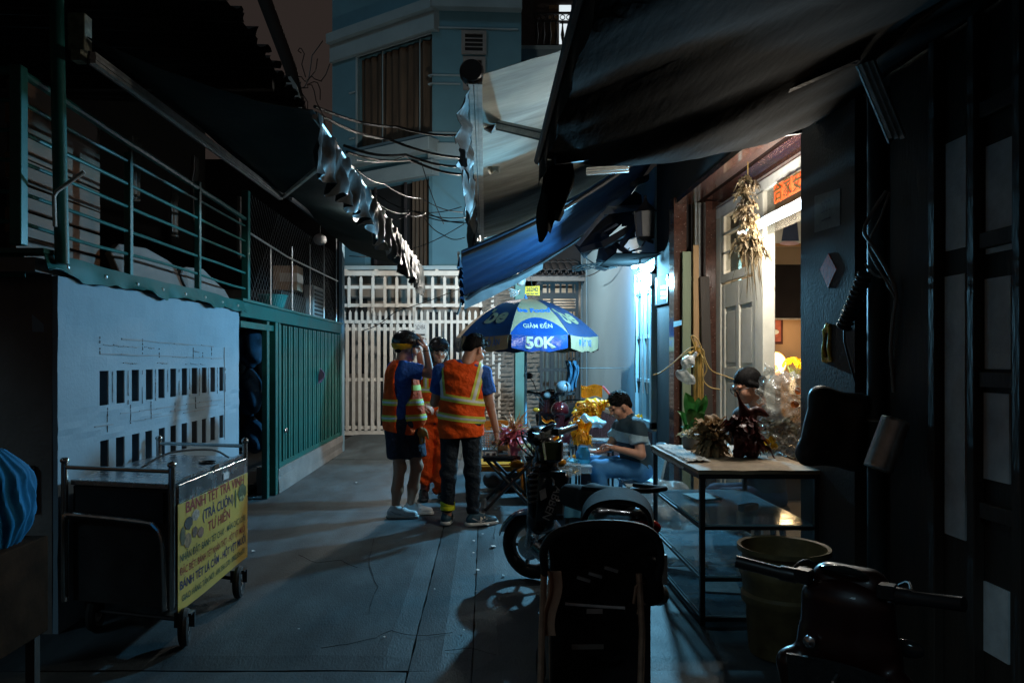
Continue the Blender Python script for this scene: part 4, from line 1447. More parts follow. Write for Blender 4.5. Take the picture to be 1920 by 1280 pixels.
for k in range(5):
    a, b = U(1440 + 26 * k, 497, 8.6), U(1455 + 26 * k, 462, 8.64)
    MB().box((a.x, 8.6, a.z), (b.x, 8.64, b.z)).build('bar', M('white_bar_paint', (.6, .62, .62), .5), wr)
a, b = U(1430, 500, 8.58), U(1600, 497, 8.66)
MB().box((a.x, 8.57, a.z), (b.x, 8.67, b.z)).build('bottom_rail', M('white_bar_paint'), wr)
tv = thing('television', 'large black television screen on the shop wall', 'television', (3.8, 8.3, 1.9))
a, b = U(1433, 597, 8.3), U(1620, 497, 8.36)
MB().box((a.x, 8.3, a.z), (b.x, 8.36, b.z)).build('screen', M('black_screen', (.008, .008, .01), .15, bump=0), tv, bevel=.006)
MB().box((a.x - .005, 8.29, a.z - .012), (b.x, 8.37, a.z + .003)).build('lower_trim', m_alu, tv)
tag(MB().box((2.9, 8.45, 0), (5.3, 8.55, 3.5)).build('room_partition', M('tan_room_wall')), kind='structure')
rp = thing('small_framed_picture', 'small red brown framed picture below the television', 'picture', U(1450, 622, 8.4))
a, b = U(1432, 645, 8.4), U(1468, 597, 8.4)
MB().box((a.x, 8.4, a.z), (b.x, 8.43, b.z)).build('frame', M('dark_red_frame', (.05, .015, .012), .4), rp)
MB().box((a.x + .025, 8.394, a.z + .03), (b.x - .025, 8.399, b.z - .02)).build('print', M('red_print', (.25, .07, .05), .5, var=.5, scale=14), rp)
MB().ell(U(1451, 622, 8.388), (.06, .004, .03), 12, 6).build('print_figure', M('pale_print'), rp)
MB().ell(U(1449, 609, 8.388), (.03, .004, .035), 12, 6).build('print_figure', M('red_print2', (.4, .16, .1), .5), rp)
# round warm lamp
rl = thing('round_lamp', 'glowing warm white round lamp inside the shop', 'lamp', U(1452, 678, 8.1))
c = U(1453, 681, 8.1)
MB().lathe(c, [(.0, -.02), (.112, -.018), (.118, 0), (.112, .01), (0, .018)], 36, axis=(0, -1, 0)).build('disc', glow('warm_disc_glow', (1.0, .78, .5), 5.0), rl, smooth=True)
MB().ring(c, (0, 1, 0), .122, .008, 36, 6).build('rim', M('gold_rim', (.6, .35, .12), .4, metal=.6), rl)
MB().lathe(c + Vector((0, -.03, -.13)), [(.03, 0), (.045, .03), (.03, .07), (.012, .11), (0, .12)], 12).build('figurine', M('tan_figurine', (.3, .17, .07), .5), rl, smooth=True)
MB().box((c.x - .05, 8.07, .78), (c.x + .05, 8.13, c.z - .115)).build('stand', m_darkwood, rl)
lamp('round_lamp_light', 'POINT', c + Vector((0, -.25, .0)), 34, (1.0, .62, .30), rl, .1)
ct = MB().box((3.0, 7.75, 0), (4.6, 8.4, .78)).build('altar_table', m_darkwood, bevel=.01)
tag(ct, 'dark wooden table carrying the round lamp in the shop', 'table')
# yellow flowers in a vase
yf = thing('flower_vase', 'bunch of yellow flowers in a small vase beside the round lamp', 'flowers', U(1488, 700, 8.0))
c = U(1488, 683, 8.0)
for k in range(26):
    d = Vector((random.gauss(0, 1), random.gauss(0, 1), abs(random.gauss(.5, .8)))).normalized()
    p = c + Vector((d.x * .1, d.y * .09, d.z * .085 - .03))
    mb = MB()
    mb.lathe(p, [(.002, 0), (.022, .006), (.03, .02), (.022, .016), (0, .01)], 9, axis=d, fn=lambda t, h: 1 + .25 * math.sin(5 * t))
    mb.build('flower', M('yellow_petal', (.8, .5, .01), .6, var=.15, bump=0), yf)
mb = MB()
for k in range(12):
    mb.tube([c + Vector((0, 0, -.2)), c + Vector((random.uniform(-.09, .09), random.uniform(-.06, .06), random.uniform(-.06, .0)))], .004, 4)
mb.build('stems', M('stem_green', (.03, .07, .02), .6), yf)
MB().lathe(c + Vector((0, 0, -.32)), [(.04, 0), (.055, .06), (.03, .15), (.045, .18)], 16).build('vase', M('white_vase', (.5, .5, .48), .3), yf, smooth=True)

# ------------------------------------------------------------------ fittings on the right front
sgn = thing('black_wall_sign', 'small black framed sign with white print on the dark wall', 'sign', U(1240, 545, 8.0))
def wallpt(px, py, X=RX):
    D = X * F / (px - VX)
    return Vector((X, D, EYE - (py - VY) * D / F))
q = [wallpt(1228, 573), wallpt(1252, 568), wallpt(1252, 513), wallpt(1228, 521)]
MB().prism(q, (.02, 0, 0)).build('plate', M('matt_black_plate', (.01, .01, .011), .9, spec=.05), sgn)
for k, (a, b) in enumerate(((536, 540), (546, 553), (556, 560))):
    qq = [wallpt(1239, b + 1, RX - .003), wallpt(1249, b, RX - .003), wallpt(1249, a - 1, RX - .003), wallpt(1239, a, RX - .003)]
    MB().prism(qq, (.002, 0, 0)).build('print_line', M('white_print', (.6, .6, .6), .6, bump=0), sgn)
for (a, b, c, d) in ((1230, 523, 1231, 570), (1250, 516, 1251, 566)):
    MB().prism([wallpt(a, d, RX - .004), wallpt(c, d, RX - .004), wallpt(c, b, RX - .004), wallpt(a, b, RX - .004)], (.003, 0, 0)).build('frame_edge', m_alu, sgn)
stk = MB().prism([wallpt(1263, 613, RX - .008), wallpt(1278, 609, RX - .008), wallpt(1278, 600, RX - .008), wallpt(1263, 603, RX - .008)], (.002, 0, 0)).build('sticker', M('pale_blue_sticker', (.45, .6, .65), .5, var=.3, scale=60))
tag(stk, 'small pale blue sticker on the granite door jamb', 'sticker')
# wall lantern
ln = thing('wall_lantern', 'dark wall lantern with frosted panes by the roof brackets', 'lantern', U(1208, 430, 8.6))
c = U(1210, 422, 8.45)
MB().lathe(c + Vector((0, 0, .14)), [(.16, 0), (.11, .03), (.03, .12), (.012, .17), (.02, .19), (0, .2)], 6).build('cap', m_black, ln)
MB().lathe(c + Vector((0, 0, -.15)), [(.04, -.03), (.10, 0), (.10, .012)], 6).build('base', m_black, ln)
for k in range(6):
    t0, t1 = math.pi / 3 * k, math.pi / 3 * (k + 1)
    pa, pb = Vector((math.cos(t0), math.sin(t0), 0)), Vector((math.cos(t1), math.sin(t1), 0))
    lo, hi = c + Vector((0, 0, -.135)), c + Vector((0, 0, .14))
    MB().tube([lo + pa * .095, hi + pa * .13], .007, 5).build('rib', m_black, ln)
    MB().add([lo + pa * .09, lo + pb * .09, hi + pb * .122, hi + pa * .122], [(0, 1, 2, 3)]).build('pane', M('frosted_pane', (.12, .12, .12), .5), ln)
MB().tube([c + Vector((0, 0, -.18)), c + Vector((-.05, .0, -.26)), c + Vector((-.17, .03, -.30))], .012, 6).build('arm', m_steel, ln)
MB().tube([c + Vector((.02, 0, -.17)), c + Vector((.1, 0, -.2)), Vector((RX + .02, 8.4, c.z - .2))], .02, 6).build('arm', m_black, ln)
# small metal canopies over the window
cn = thing('window_canopy', 'dark folded metal canopy with pale underside patches above the side window', 'canopy', (1.6, 9.6, 3.0))
m_dm = M('dark_sheet_metal', (.03, .032, .036), .5, metal=.4, var=.3, scale=5)
m_pm = M('pale_sheet_metal', (.25, .28, .30), .5, metal=.3, var=.3, scale=5)
def quad(pts, nm, mat, par, t=(0, 0, .01)):
    return MB().prism(pts, t).build(nm, mat, par)
quad([U(1078, 460, 9.6), U(1190, 360, 9.2), U(1215, 375, 9.0), U(1095, 485, 9.5)], 'sheet', m_dm, cn)
quad([U(1080, 458, 9.55), U(1128, 400, 9.35), U(1133, 405, 9.33), U(1086, 462, 9.5)], 'edge_strip', m_pm, cn)
quad([U(1127, 403, 9.4), U(1140, 388, 9.3), U(1205, 385, 9.0), U(1202, 394, 8.95), U(1154, 400, 9.2)], 'underside_patch', m_pm, cn)
quad([U(1133, 435, 9.2), U(1155, 420, 9.1), U(1160, 422, 9.05), U(1140, 432, 9.15)], 'underside_patch', m_pm, cn)
quad([U(1165, 425, 9.0), U(1170, 410, 9.0), U(1205, 396, 8.8), U(1205, 420, 8.8)], 'underside_patch', m_dm, cn)
for (a, b, Da, w) in (((1090, 470), (1190, 440), 9.3, .07), ((1130, 440), (1185, 480), 9.2, .06), ((1130, 460), (1230, 400), 9.0, .08), ((1165, 460), (1210, 400), 8.9, .05), ((1185, 345), (1225, 330), 8.9, .06)):
    MB().bar(U(a[0], a[1], Da), U(b[0], b[1], Da - .25), w, w).build('bracket', m_dm, cn)
quad([U(1115, 505, 9.5), U(1125, 450, 9.4), U(1160, 455, 9.2), U(1150, 500, 9.2), U(1135, 508, 9.3)], 'torn_flap', m_dm, cn, (0, .02, 0))
for k in range(5):
    pts = [U(1073 + 12 * q, 502 + 6 * math.sin(q * .8 + k) - 1.1 * q + 2 * k * (.3), 9.6 - .06 * q) for q in range(8)]
    MB().tube(pts, .008, 5).build('cable', m_wire, cn)
MB().tube([U(1085, 462, 9.5), U(1100, 485, 9.5), U(1118, 497, 9.45), U(1140, 503, 9.4)], .008, 5).build('cable', m_wire, cn)
quad([U(1032, 438, 10.2), U(1060, 423, 10.2), U(1066, 428, 10.2), U(1036, 444, 10.2)], 'louvre_pane', m_pm, cn)
quad([U(1046, 431, 10.3), U(1062, 418, 10.3), U(1066, 421, 10.3), U(1050, 433, 10.3)], 'louvre_pane', m_pm, cn)

# number plate on the pillar, tags, pipe, vent
np_ = thing('pillar_number_plate', 'dim weathered number plate reading 262/2 on the dark pillar', 'number plate', U(1550, 400, 4.0))
PX = RX - .024
def plz(px, py, X=PX):
    return wallpt(px, py, X)
q = [plz(1527, 436), plz(1575, 422), plz(1575, 353), plz(1527, 368)]
MB().prism(q, (.014, 0, 0)).build('plate', M('weathered_plate', (.12, .12, .11), .6, var=.3, scale=30), np_)
ex = (q[1] - q[0]).normalized()
cc = sum(q, Vector()) / 4 + Vector((-.005, 0, 0))
lettering('262/2', .085, m_ink, np_, plane_fn(cc + Vector((0, 0, .02)), (0, -1, 0), (0, 0, 1)), width=.115, bold=.0005)
MB().box(cc + Vector((-.002, -.05, -.05)), cc + Vector((.002, .05, -.042))).build('print_line', m_ink, np_)
cd = MB().prism([plz(1553, 475), plz(1568, 505), plz(1552, 540), plz(1537, 505)], (.01, 0, 0)).build('wall_charm', M('dull_red_charm', (.85, .07, .03), .6, var=.5, scale=40))
tag(cd, 'dull red diamond shaped charm on the dark pillar', 'charm')
mb = MB()
v, f = sdf([cap(plz(1546, 620), plz(1546, 672), .012, .016), cap(plz(1556, 612), plz(1556, 670), .014, .012), ell(plz(1552, 615), (.02, .02, .03)), cap(plz(1544, 676), plz(1558, 674), .014)], .005, .01, fold=folds(.003, 120, 1))
tag(link('gold_ornament', vf_mesh('ornament', [(v, f)]), M('gold_foil', (.5, .33, .04), .3, metal=.6, var=.3, scale=40)), 'gold paper ornament hanging on the dark pillar', 'ornament')
dp = thing('drain_pipe', 'dark upright drain pipe beside the dark pillar', 'pipe', (RX, 3.65, 0))
MB().tube([(RX + .02, 3.66, 0), (RX + .02, 3.66, 3.1)], .045, 14).build('pipe', M('dark_teal_pipe', (.02, .035, .04), .5), dp, smooth=True)
MB().ring((RX + .02, 3.66, 1.2), (0, 0, 1), .046, .008, 16, 6).build('clamp', m_alu, dp)
cb = thing('cable_bundle', 'pale tangled cable bundle hanging down by the drain pipe', 'cable', U(1640, 500, 3.5))
for pts in (((1662, 358), (1640, 390), (1620, 430), (1632, 455), (1665, 510), (1680, 550), (1674, 600), (1670, 660), (1676, 735)),
            ((1668, 360), (1650, 410), (1635, 440), (1630, 470), (1660, 525), (1685, 570)),
            ((1622, 495), (1640, 515), (1665, 525), (1685, 560))):
    w = .009 if len(pts) > 8 else .006
    MB().tube(spl([U(a, b, 3.5 + .03 * math.sin(i)) for i, (a, b) in enumerate(pts)]), w, 6).build('cable', M('dusty_white_cable', (.32, .31, .3), .6, bump=0), cb, smooth=True)
vt = thing('ribbed_hose', 'black ribbed hose slanting down the side of the dark pillar', 'hose', U(1605, 570, 3.7))
pa, pb = U(1622, 515, 3.6), U(1583, 612, 3.75)
for k in range(12):
    p = pa + (pb - pa) * k / 11
    MB().ring(p, pb - pa, .03, .008, 14, 6).build('rib', m_black, vt)
MB().tube([pa, pb], .028, 12).build('hose_body', m_black, vt)
MB().tube([pb, U(1583, 640, 3.75), U(1596, 690, 3.75), U(1605, 720, 3.75)], .005, 5).build('wire', m_wire, vt)
# black box and metal canister at the pillar foot
v, f = sdf([cap(U(1515, 850, 3.75), U(1600, 860, 3.7), .05, .05), cap(U(1540, 745, 3.75), U(1612, 760, 3.7), .05, .05), cap(U(1515, 850, 3.75), U(1540, 745, 3.75), .05), cap(U(1600, 860, 3.7), U(1612, 760, 3.7), .05), ell(U(1567, 805, 3.75), (.13, .08, .13))], .012, .05)
tag(link('motorcycle_top_box', vf_mesh('box', [(v, f)]), M('worn_black_plastic', (.02, .019, .018), .5, var=.5, scale=9, dirt=.5, dirtcol=(.07, .06, .05))), 'bulky black plastic box hanging in front of the dark pillar', 'box')
v, f = sdf([cap(U(1645, 880, 3.3), U(1680, 785, 3.3), .06, .06, clip=[(U(1645, 880, 3.3), (U(1645, 880, 3.3) - U(1680, 785, 3.3))), (U(1680, 785, 3.3), (U(1680, 785, 3.3) - U(1645, 880, 3.3)))])], .01, 0)
tag(link('metal_canister', vf_mesh('canister', [(v, f)]), m_alu), 'tilted grey metal canister beside the black box', 'canister')

# near folding door of the next house, dark with pale panels
nd = thing('panelled_door', 'dark folding door with pale upright panels at the right edge', 'door', (RX, 2.8, 0))
MB().box((RX + .03, 1.2, 0), (RX + .12, 3.56, 3.2)).build('door_slab', m_darkwood, nd)
m_panel = M('lit_door_panel', (.72, .75, .77), .65, var=.2, scale=7, bump=.3, bscale=40)  # pale colour paints in the light the raised panels catch
def dpanel(px0, px1, pz0, pz1, nm='panel', X=RX + .022):
    a, b = wallpt(px0, 500, X).y, wallpt(px1, 500, X).y
    return MB().box((X, b, pz0), (X + .02, a, pz1)).build(nm, m_panel, nd)
DZ = lambda px, py: wallpt(px, py).z
dpanel(1773, 1811, DZ(1790, 465), DZ(1790, 258))
dpanel(1771, 1809, DZ(1790, 1010), DZ(1790, 514))
dpanel(1848, 1900, DZ(1870, 470), DZ(1870, 262))
dpanel(1846, 1895, DZ(1870, 692), DZ(1870, 518))
dpanel(1844, 1892, DZ(1870, 905), DZ(1870, 738))
dpanel(1844, 1890, DZ(1870, 1240), DZ(1870, 1105))
for px in (1752, 1826, 1912):
    y = wallpt(px, 500).y
    MB().box((RX - .015, y - .022, .05), (RX + .029, y + .022, 3.1)).build('stile', m_darkwood, nd, bevel=.004)
for z in (.1, .92, 1.42, 1.95, 2.45):
    MB().box((RX - .005, 1.2, z - .03), (RX + .028, wallpt(1838, 500).y, z + .03)).build('rail', m_darkwood, nd, bevel=.003)
tag(MB().box((RX + .05, 3.56, 0), (RX + .3, 3.80, 4.2)).build('recess_wall', m_darkwall), 'dark recess wall between the pillar and the panelled door', 'wall')
tag(MB().box((RX + .02, -1, 3.21), (RX + .5, 3.0, 4.6)).build('upper_wall', m_darkwall), 'dark upper wall above the panelled door at right', 'wall')

# ------------------------------------------------------------------ awnings over the alley, right side
m_armp = M('pale_arm_paint', (.5, .48, .43), .45, var=.25, scale=14, dirt=.4, dirtcol=(.2, .18, .15))
ga = thing('grey_awning', 'weathered grey canvas awning over the middle of the alley', 'awning', (0, 6, 3.3))
m_gcan = M('weathered_grey_canvas', (.38, .38, .33), .85, spec=.15, var=.4, scale=2.2, stretch=(.35, 1.6, 1), bump=.2, bscale=30, dirt=.7, dirtcol=(.19, .175, .14), trl=.12)
def gcan(u, v):
    x = -.06 + 2.05 * u
    y = 4.62 + 6.2 * v
    return (x, y, 3.24 + .93 * u - .10 * math.sin(math.pi * u) * (1 + .4 * math.sin(v * 14)) + .015 * noise1(v * 18 + u * 5))
MB().grid(gcan, 18, 40, thick=.004).build('canvas', m_gcan, ga, smooth=True)
for dx, w in ((-.03, .03), (0.0, .018), (.026, .03)):
    MB().bar((-.06 + dx, 4.6, 3.21), (-.06 + dx, 10.8, 3.21), w, .045).build('front_bar_rib', m_armp, ga)
MB().lathe((-.085, 4.6, 3.27), [(.065, -.02), (.075, .0), (.075, .05), (.05, .08)], 18, axis=(0, 1, 0)).build('roller_end', m_black, ga, smooth=True)
def drp(u, v):
    y = 4.66 + 6.3 * u
    d = (.42 + .16 * noise1(u * 16) + .1 * noise1(u * 41, 3)) * (.8 + .35 * u)
    return (-.11 - .05 * v - .045 * math.sin(u * 55 + v * 2.5) * v + .03 * noise1(u * 30 + v * 6), y, 3.22 - d * v)
MB().grid(drp, 120, 10, thick=.003).build('torn_valance', M('torn_grey_tarp', (.065, .063, .058), .55, var=.5, scale=6, bump=.3, bscale=15, trl=.15), ga, smooth=True)
# folding arms
for (a, b, Da, Db) in (((932, 234), (1045, 260), 5.6, 4.9),):
    pa, pb = U(a[0], a[1], Da), U(b[0], b[1], Db)
    for dz in (-.022, .0, .026):
        MB().bar(pa + Vector((0, -.01 if dz else 0, dz)), pb + Vector((0, -.01 if dz else 0, dz)), .03, .016).build('arm_rib', m_armp, ga)
    MB().bar(pa + Vector((0, .02, 0)), pb + Vector((0, .02, 0)), .012, .066).build('arm_web', M('grimy_metal'), ga)
MB().cbox(U(921, 232, 5.65), (.07, .05, .12), (.0, .5, .0)).build('arm_joint', M('rusty_joint', (.05, .03, .025), .7), ga)
pa, pb = U(1100, 322, 6.8), U(1178, 316, 6.6)
for dz in (-.025, .0, .022):
    MB().bar(pa + Vector((0, -.01, dz)), pb + Vector((0, -.01, dz)), .03, .018).build('arm_rib', m_armp, ga)
MB().grid(lambda u, v: tuple(U(915 + 22 * u, 312 + 12 * v + 4 * math.sin(u * 7) * v, 6.0 + .05 * math.sin(u * 5))), 8, 4, thick=.004).build('torn_patch', M('pale_torn_canvas', (.4, .37, .3), .8), ga)

ba_ = thing('blue_awning', 'blue tarpaulin awning sloping down over the umbrella', 'awning', (.5, 8, 2.6))
m_btarp = M('blue_tarpaulin', (.002, .012, .034), .7, spec=.12, var=.35, scale=2.5, stretch=(.4, 1.5, 1), bump=.15, bscale=25, dirt=.4, dirtcol=(.02, .05, .10), trl=.1)
def btp(u, v):
    x = -.24 + 2.12 * u - .06 * v * (1 - u)
    y = 7.5 + 3.0 * v - .3 * u * v
    return (x, y, 2.58 - .20 * v + 1.2 * u - .09 * math.sin(math.pi * u) * (1 + .5 * math.sin(9 * v)) + .012 * noise1(v * 20 + 5 * u))
MB().grid(btp, 20, 30, thick=.004).build('tarpaulin', m_btarp, ba_, smooth=True)
for v in (.02, .97):
    MB().tube([Vector(btp(u / 6, v)) - Vector((0, 0, .04)) for u in range(7)], .022, 8).build('support_pipe', m_dm, ba_)
MB().tube([(-.27, 7.5, 2.56), (-.32, 10.55, 2.37)], .014, 8).build('front_bar', m_alu, ba_)
MB().tube([U(876, 560, 10.4), U(975, 491, 10.2), U(1040, 455, 10.0)], .026, 8).build('support_pipe', m_dm, ba_, smooth=True)
def bdr(u, v):
    y = 7.5 + 3.0 * u
    return (-.26 - .06 * u - .03 * math.sin(u * 60) * v, y, 2.57 - .19 * u - (.12 + .05 * noise1(u * 20)) * v)
MB().grid(bdr, 70, 4, thick=.003).build('valance', m_btarp, ba_, smooth=True)
# grey underlay strip
def und(u, v):
    p = Vector(btp(u * .5, .93)) + Vector((0, .1 + .1 * v, -.05 - .16 * v * (1 - u * .6)))
    return p
MB().grid(und, 14, 3, thick=.003).build('underlay', M('grey_clear_tarp', (.13, .15, .16), .4, var=.3), ba_, smooth=True)
MB().tube([U(866, 470, 10.3), U(868, 540, 10.3), U(863, 575, 10.3), U(857, 590, 10.3)], [.012, .016, .014, .02], 6).build('rope', m_wire, ba_)

na = thing('near_dark_awning', 'large dark canvas awning overhead at the near right', 'awning', (1, 3, 2.7))
m_ncan = M('near_dark_canvas', (.010, .0095, .008), .9, spec=.03, var=.45, scale=2.0, stretch=(1.5, .4, 1), bump=.25, bscale=22, dirt=.4, dirtcol=(.028, .024, .018), trl=.0)
def ncan(u, v):
    x = .30 + 1.62 * u
    y = 1.2 + 2.75 * v + .3 * u * v
    return (x, y, 2.55 + .30 * u - .07 * math.sin(math.pi * u) * (1 + .6 * math.sin(v * 8)) + .012 * noise1(v * 12 + u * 7))
MB().grid(ncan, 24, 30, thick=.004).build('canvas', m_ncan, na, smooth=True)
def nval(u, v):
    y = 1.2 + 2.75 * u
    return (.285 - .008 * math.sin(u * 34) * v, y, 2.55 - (.14 + .008 * noise1(u * 14)) * v)
MB().grid(nval, 60, 4, thick=.004).build('valance', m_ncan, na, smooth=True)
# hanging end flap
def flap(u, v):
    p = Vector(ncan(u * .11, 1.0))
    d = (.44 - .16 * u) * (1 + .04 * math.sin(u * 17))
    return p + Vector((-.05 * v + .03 * v * (1 - u) + .012 * math.sin(v * 7 + u * 5), .02 + .03 * math.sin(u * 11 + v * 3), -d * v))
MB().grid(flap, 24, 14, thick=.005).build('end_flap', m_ncan, na, smooth=True)
MB().tube([(.28, 1.2, 2.55), (.28, 3.97, 2.55)], .022, 8).build('front_bar', m_dm, na)
pa, pb = U(1622, 112, 3.2), U(1682, 258, 3.35)
for dx in (-.028, .0, .028):
    MB().bar(pa + Vector((dx, 0, 0)), pb + Vector((dx, 0, 0)), .02, .02).build('arm_rib', m_alu, na)
MB().bar(pa + Vector((0, .015, 0)), pb + Vector((0, .015, 0)), .075, .012, up=(0, 1, 0)).build('arm_web', M('grimy_metal'), na)
MB().bar(U(1180, 295, 4.0), U(1610, 105, 3.1), .03, .04).build('folding_arm', m_dm, na)
MB().bar(U(1040, 300, 3.9), U(1500, 243, 4.25), .03, .05).build('end_bar', m_dm, na)

# ------------------------------------------------------------------ overhead cables
wires = [((590, 200, 7), (745, 238, 9), (880, 252, 10)), ((592, 212, 7), (730, 262, 9), (882, 297, 10)), ((645, 273, 8), (760, 290, 9), (880, 312, 10)),
         ((650, 285, 8), (770, 300, 9.5), (885, 328, 10)), ((668, 300, 8), (760, 293, 10), (790, 305, 11), (832, 420, 11.5)), ((690, 352, 9), (780, 398, 10), (870, 415, 10)),
         ((700, 375, 9), (760, 400, 10), (800, 398, 10.5), (880, 418, 10.5)), ((712, 392, 9.5), (770, 395, 10), (865, 388, 10.5)), ((720, 412, 9.5), (775, 395, 10), (880, 407, 10.5)),
         ((660, 310, 9), (720, 345, 10), (790, 372, 11), (868, 398, 11.5)), ((655, 480, 12), (760, 470, 13), (870, 420, 11.5)), ((680, 620, 13.5), (740, 585, 13), (950, 500, 12)),
         ((1085, 520, 12), (1140, 495, 10.5), (1180, 465, 9.6)), ((790, 400, 10.5), (830, 440, 10.8), (872, 445, 11))]
for k, w in enumerate(wires):
    P = [U(*q) for q in w]
    pts = []
    for i in range(len(P) - 1):
        n = 8
        for q in range(n):
            f_ = q / n
            pts.append(P[i].lerp(P[i + 1], f_) - Vector((0, 0, .05 * math.sin(math.pi * f_))))
    pts.append(P[-1])
    r = .016 if k in (0, 1, 2, 3) else .007
    o = MB().tube(pts, r, 6).build('overhead_cable', m_wire, smooth=True)
    tag(o, ['thick overhead cable crossing highest in front of the curtained window', 'thick overhead cable just under the highest one', 'thick overhead cable below the curtained window', 'lowest of the four thick overhead cables',
            'thin cable dropping steeply in front of the teal building', 'thin cable sagging beside the lower dark window', 'thin cable bundle strand meeting the torn awning', 'thin pale strand across the lower dark window',
            'thin strand rising left of the torn awning', 'thin slanting cable under the ledge of the teal building', 'thin cable over the gate canopy', 'thin cable crossing the upper fence pickets',
            'thin cable slanting in front of the pale blue wall', 'short loose cable end by the torn awning'][k], 'cable', 'overhead cables')
# assumed lamp, unseen behind the hanging tarps, added to light the end of the alley
st = thing('assumed_alley_lamp', 'assumed shaded lamp, unseen behind the torn grey awning towards the gate', 'lamp', (-.10, 12.0, 3.45))
MB().lathe((-.10, 12.0, 3.45), [(.13, 0), (.10, .05), (.03, .09), (.015, .14)], 18).build('shade', m_dm, st, smooth=True)
MB().ell((-.10, 12.0, 3.43), (.05, .05, .05), 14, 10).build('bulb', glow('assumed_alley_bulb_glow', (1, .93, .82), 8), st, smooth=True)
MB().tube([(-.10, 12.0, 3.58), (-.1, 12.0, 4.2), (-.1, 15, 4.4)], .012, 6).build('arm', m_dm, st)
lamp('assumed_alley_light', 'POINT', (-.10, 12.0, 3.36), 400, (1.0, .94, .84), st, .08)

# second assumed bulb under the left awning, added to cast the umbrella's wall shadow
ub = thing('assumed_awning_bulb', 'assumed bulb, unseen under the left canvas awning behind its valance', 'lamp', (-1.35, 7.8, 2.97))
MB().ell((-1.35, 7.8, 2.965), (.03, .03, .035), 12, 8).build('bulb', glow('assumed_awning_bulb_glow', (1, .96, .9), 6), ub, smooth=True)
MB().lathe((-1.35, 7.8, 2.99), [(.03, 0), (.03, .03), (.015, .05)], 12).build('socket', m_black, ub)
lamp('assumed_awning_light', 'POINT', (-1.33, 7.8, 2.92), 11, (.9, .96, 1.0), ub, .05)
# ------------------------------------------------------------------ food cart
NR, NL, FR = Vector((-1.625, 3.87, 0)), Vector((-2.27, 4.03, 0)), Vector((-1.61, 5.0, 0))
cu, cv = NL - NR, FR - NR
def K(u, v, z):
    p = NR + cu * u + cv * v
    return Vector((p.x, p.y, z))
ct = thing('food_cart', 'steel street food cart on wheels with yellow printed side panel', 'cart', (-1.94, 4.5, 0))
m_chrome = M('dull_chrome', (.5, .5, .48), .22, metal=1.0, var=.15, scale=10, bump=.04)
m_cartdark = M('grimy_dark_panel', (.02, .021, .022), .55, var=.5, scale=5, dirt=.4, dirtcol=(.04, .035, .03))
for (u, v) in ((0, 0), (1, 0), (0, 1), (1, 1)):
    p = MB().tube([K(u, v, .20), K(u, v, .935)], .018, 12).build('post', m_chrome, ct, smooth=True)
    MB().ell(K(u, v, .95), (.024, .024, .02), 14, 9).build('knob', m_chrome, p, smooth=True)
MB().tube([K(0, 0, .915), K(1, 0, .915)], .012, 10).build('rail', m_chrome, ct, smooth=True)
MB().tube([K(0, 1, .915), K(1, 1, .915)], .012, 10).build('rail', m_chrome, ct, smooth=True)
mb = MB()
def cprism(u0, u1, v0, v1, z0, z1):
    mb.prism([K(u0, v0, z0), K(u1, v0, z0), K(u1, v1, z0), K(u0, v1, z0)], (0, 0, z1 - z0))
cprism(.03, .97, .02, .98, .815, .845)
mb.build('top_sheet', m_steel, ct, bevel=.004)
mb = MB(); cprism(-.005, .04, .02, .98, .846, .862); mb.build('top_lip', m_steel, ct)
mb = MB(); cprism(-.03, .0, .04, .99, .725, .838); mb.build('side_band', m_steel, ct, bevel=.003)
mb = MB(); cprism(-.018, -.01, .5, .56, .835, .868); mb.build('hinge', m_chrome, ct)
mb = MB(); cprism(-.0375, -.0305, .60, .68, .76, .80); mb.build('maker_label', M('pale_label', (.5, .5, .5), .5), ct)
mb = MB(); cprism(.05, .95, .03, .97, .19, .81); mb.build('cabinet', m_cartdark, ct)
mb = MB(); cprism(.09, .91, .012, .028, .64, .80); mb.build('end_glass', m_glassdark, ct)
# bent tube arch on the near end
arch = [K(.98, -.02, .2), K(.985, -.02, .62), K(.95, -.02, .655), K(.88, -.02, .665), K(.25, -.02, .65), K(.14, -.02, .63), K(.08, -.02, .58), K(.06, -.02, .48), K(.05, -.02, .2)]
MB().tube(spl(arch, 4), .013, 8).build('bent_tube', m_chrome, ct, smooth=True)
MB().tube(spl([K(.6, .3, .855), K(.45, .5, .93), K(.2, .75, .92), K(.08, .85, .86)]), .007, 6).build('cable', m_wire, ct)
MB().ring(K(.2, .7, .85), (0, 0, 1), .05, .006, 20, 6).build('pot_ring', m_black, ct)
# sign panel
m_ysign = M('yellow_vinyl', (.48, .34, .06), .45, var=.12, scale=3, bump=.05, bscale=12, dirt=.35, dirtcol=(.42, .33, .12))
def SG(s, z, off=0.0):
    p = NR + cv.normalized() * s
    n = cv.cross(Vector((0, 0, 1))).normalized()
    return Vector((p.x, p.y, z)) + n * (.024 + off + .006 * math.sin(s * 5) )
sp = MB().grid(lambda u, v: SG(.01 + 1.10 * u, .18 + .56 * v), 20, 4, thick=-.004).build('sign_panel', m_ysign, ct)
m_navy, m_redink, m_greenink = M('navy_ink', (.012, .018, .07), .5, bump=0), M('red_ink', (.22, .015, .012), .5, bump=0), M('green_ink', (.012, .05, .03), .5, bump=0)
def sgl(body, s0, s1, z, h, mat, bold=.0004):
    lettering(body, h / .72, mat, sp, lambda x, y: SG((s0 + s1) / 2 + x, z + y, .006), width=s1 - s0, bold=bold)
sgl('BÁNH TÉT TRÀ VINH', .1, 1.04, .705, .06, m_redink, .0015)
sgl('(TRÀ CUÔN)', .32, .84, .618, .058, m_navy, .0012)
sgl('TƯ HIỀN', .40, .78, .535, .058, m_redink, .0012)
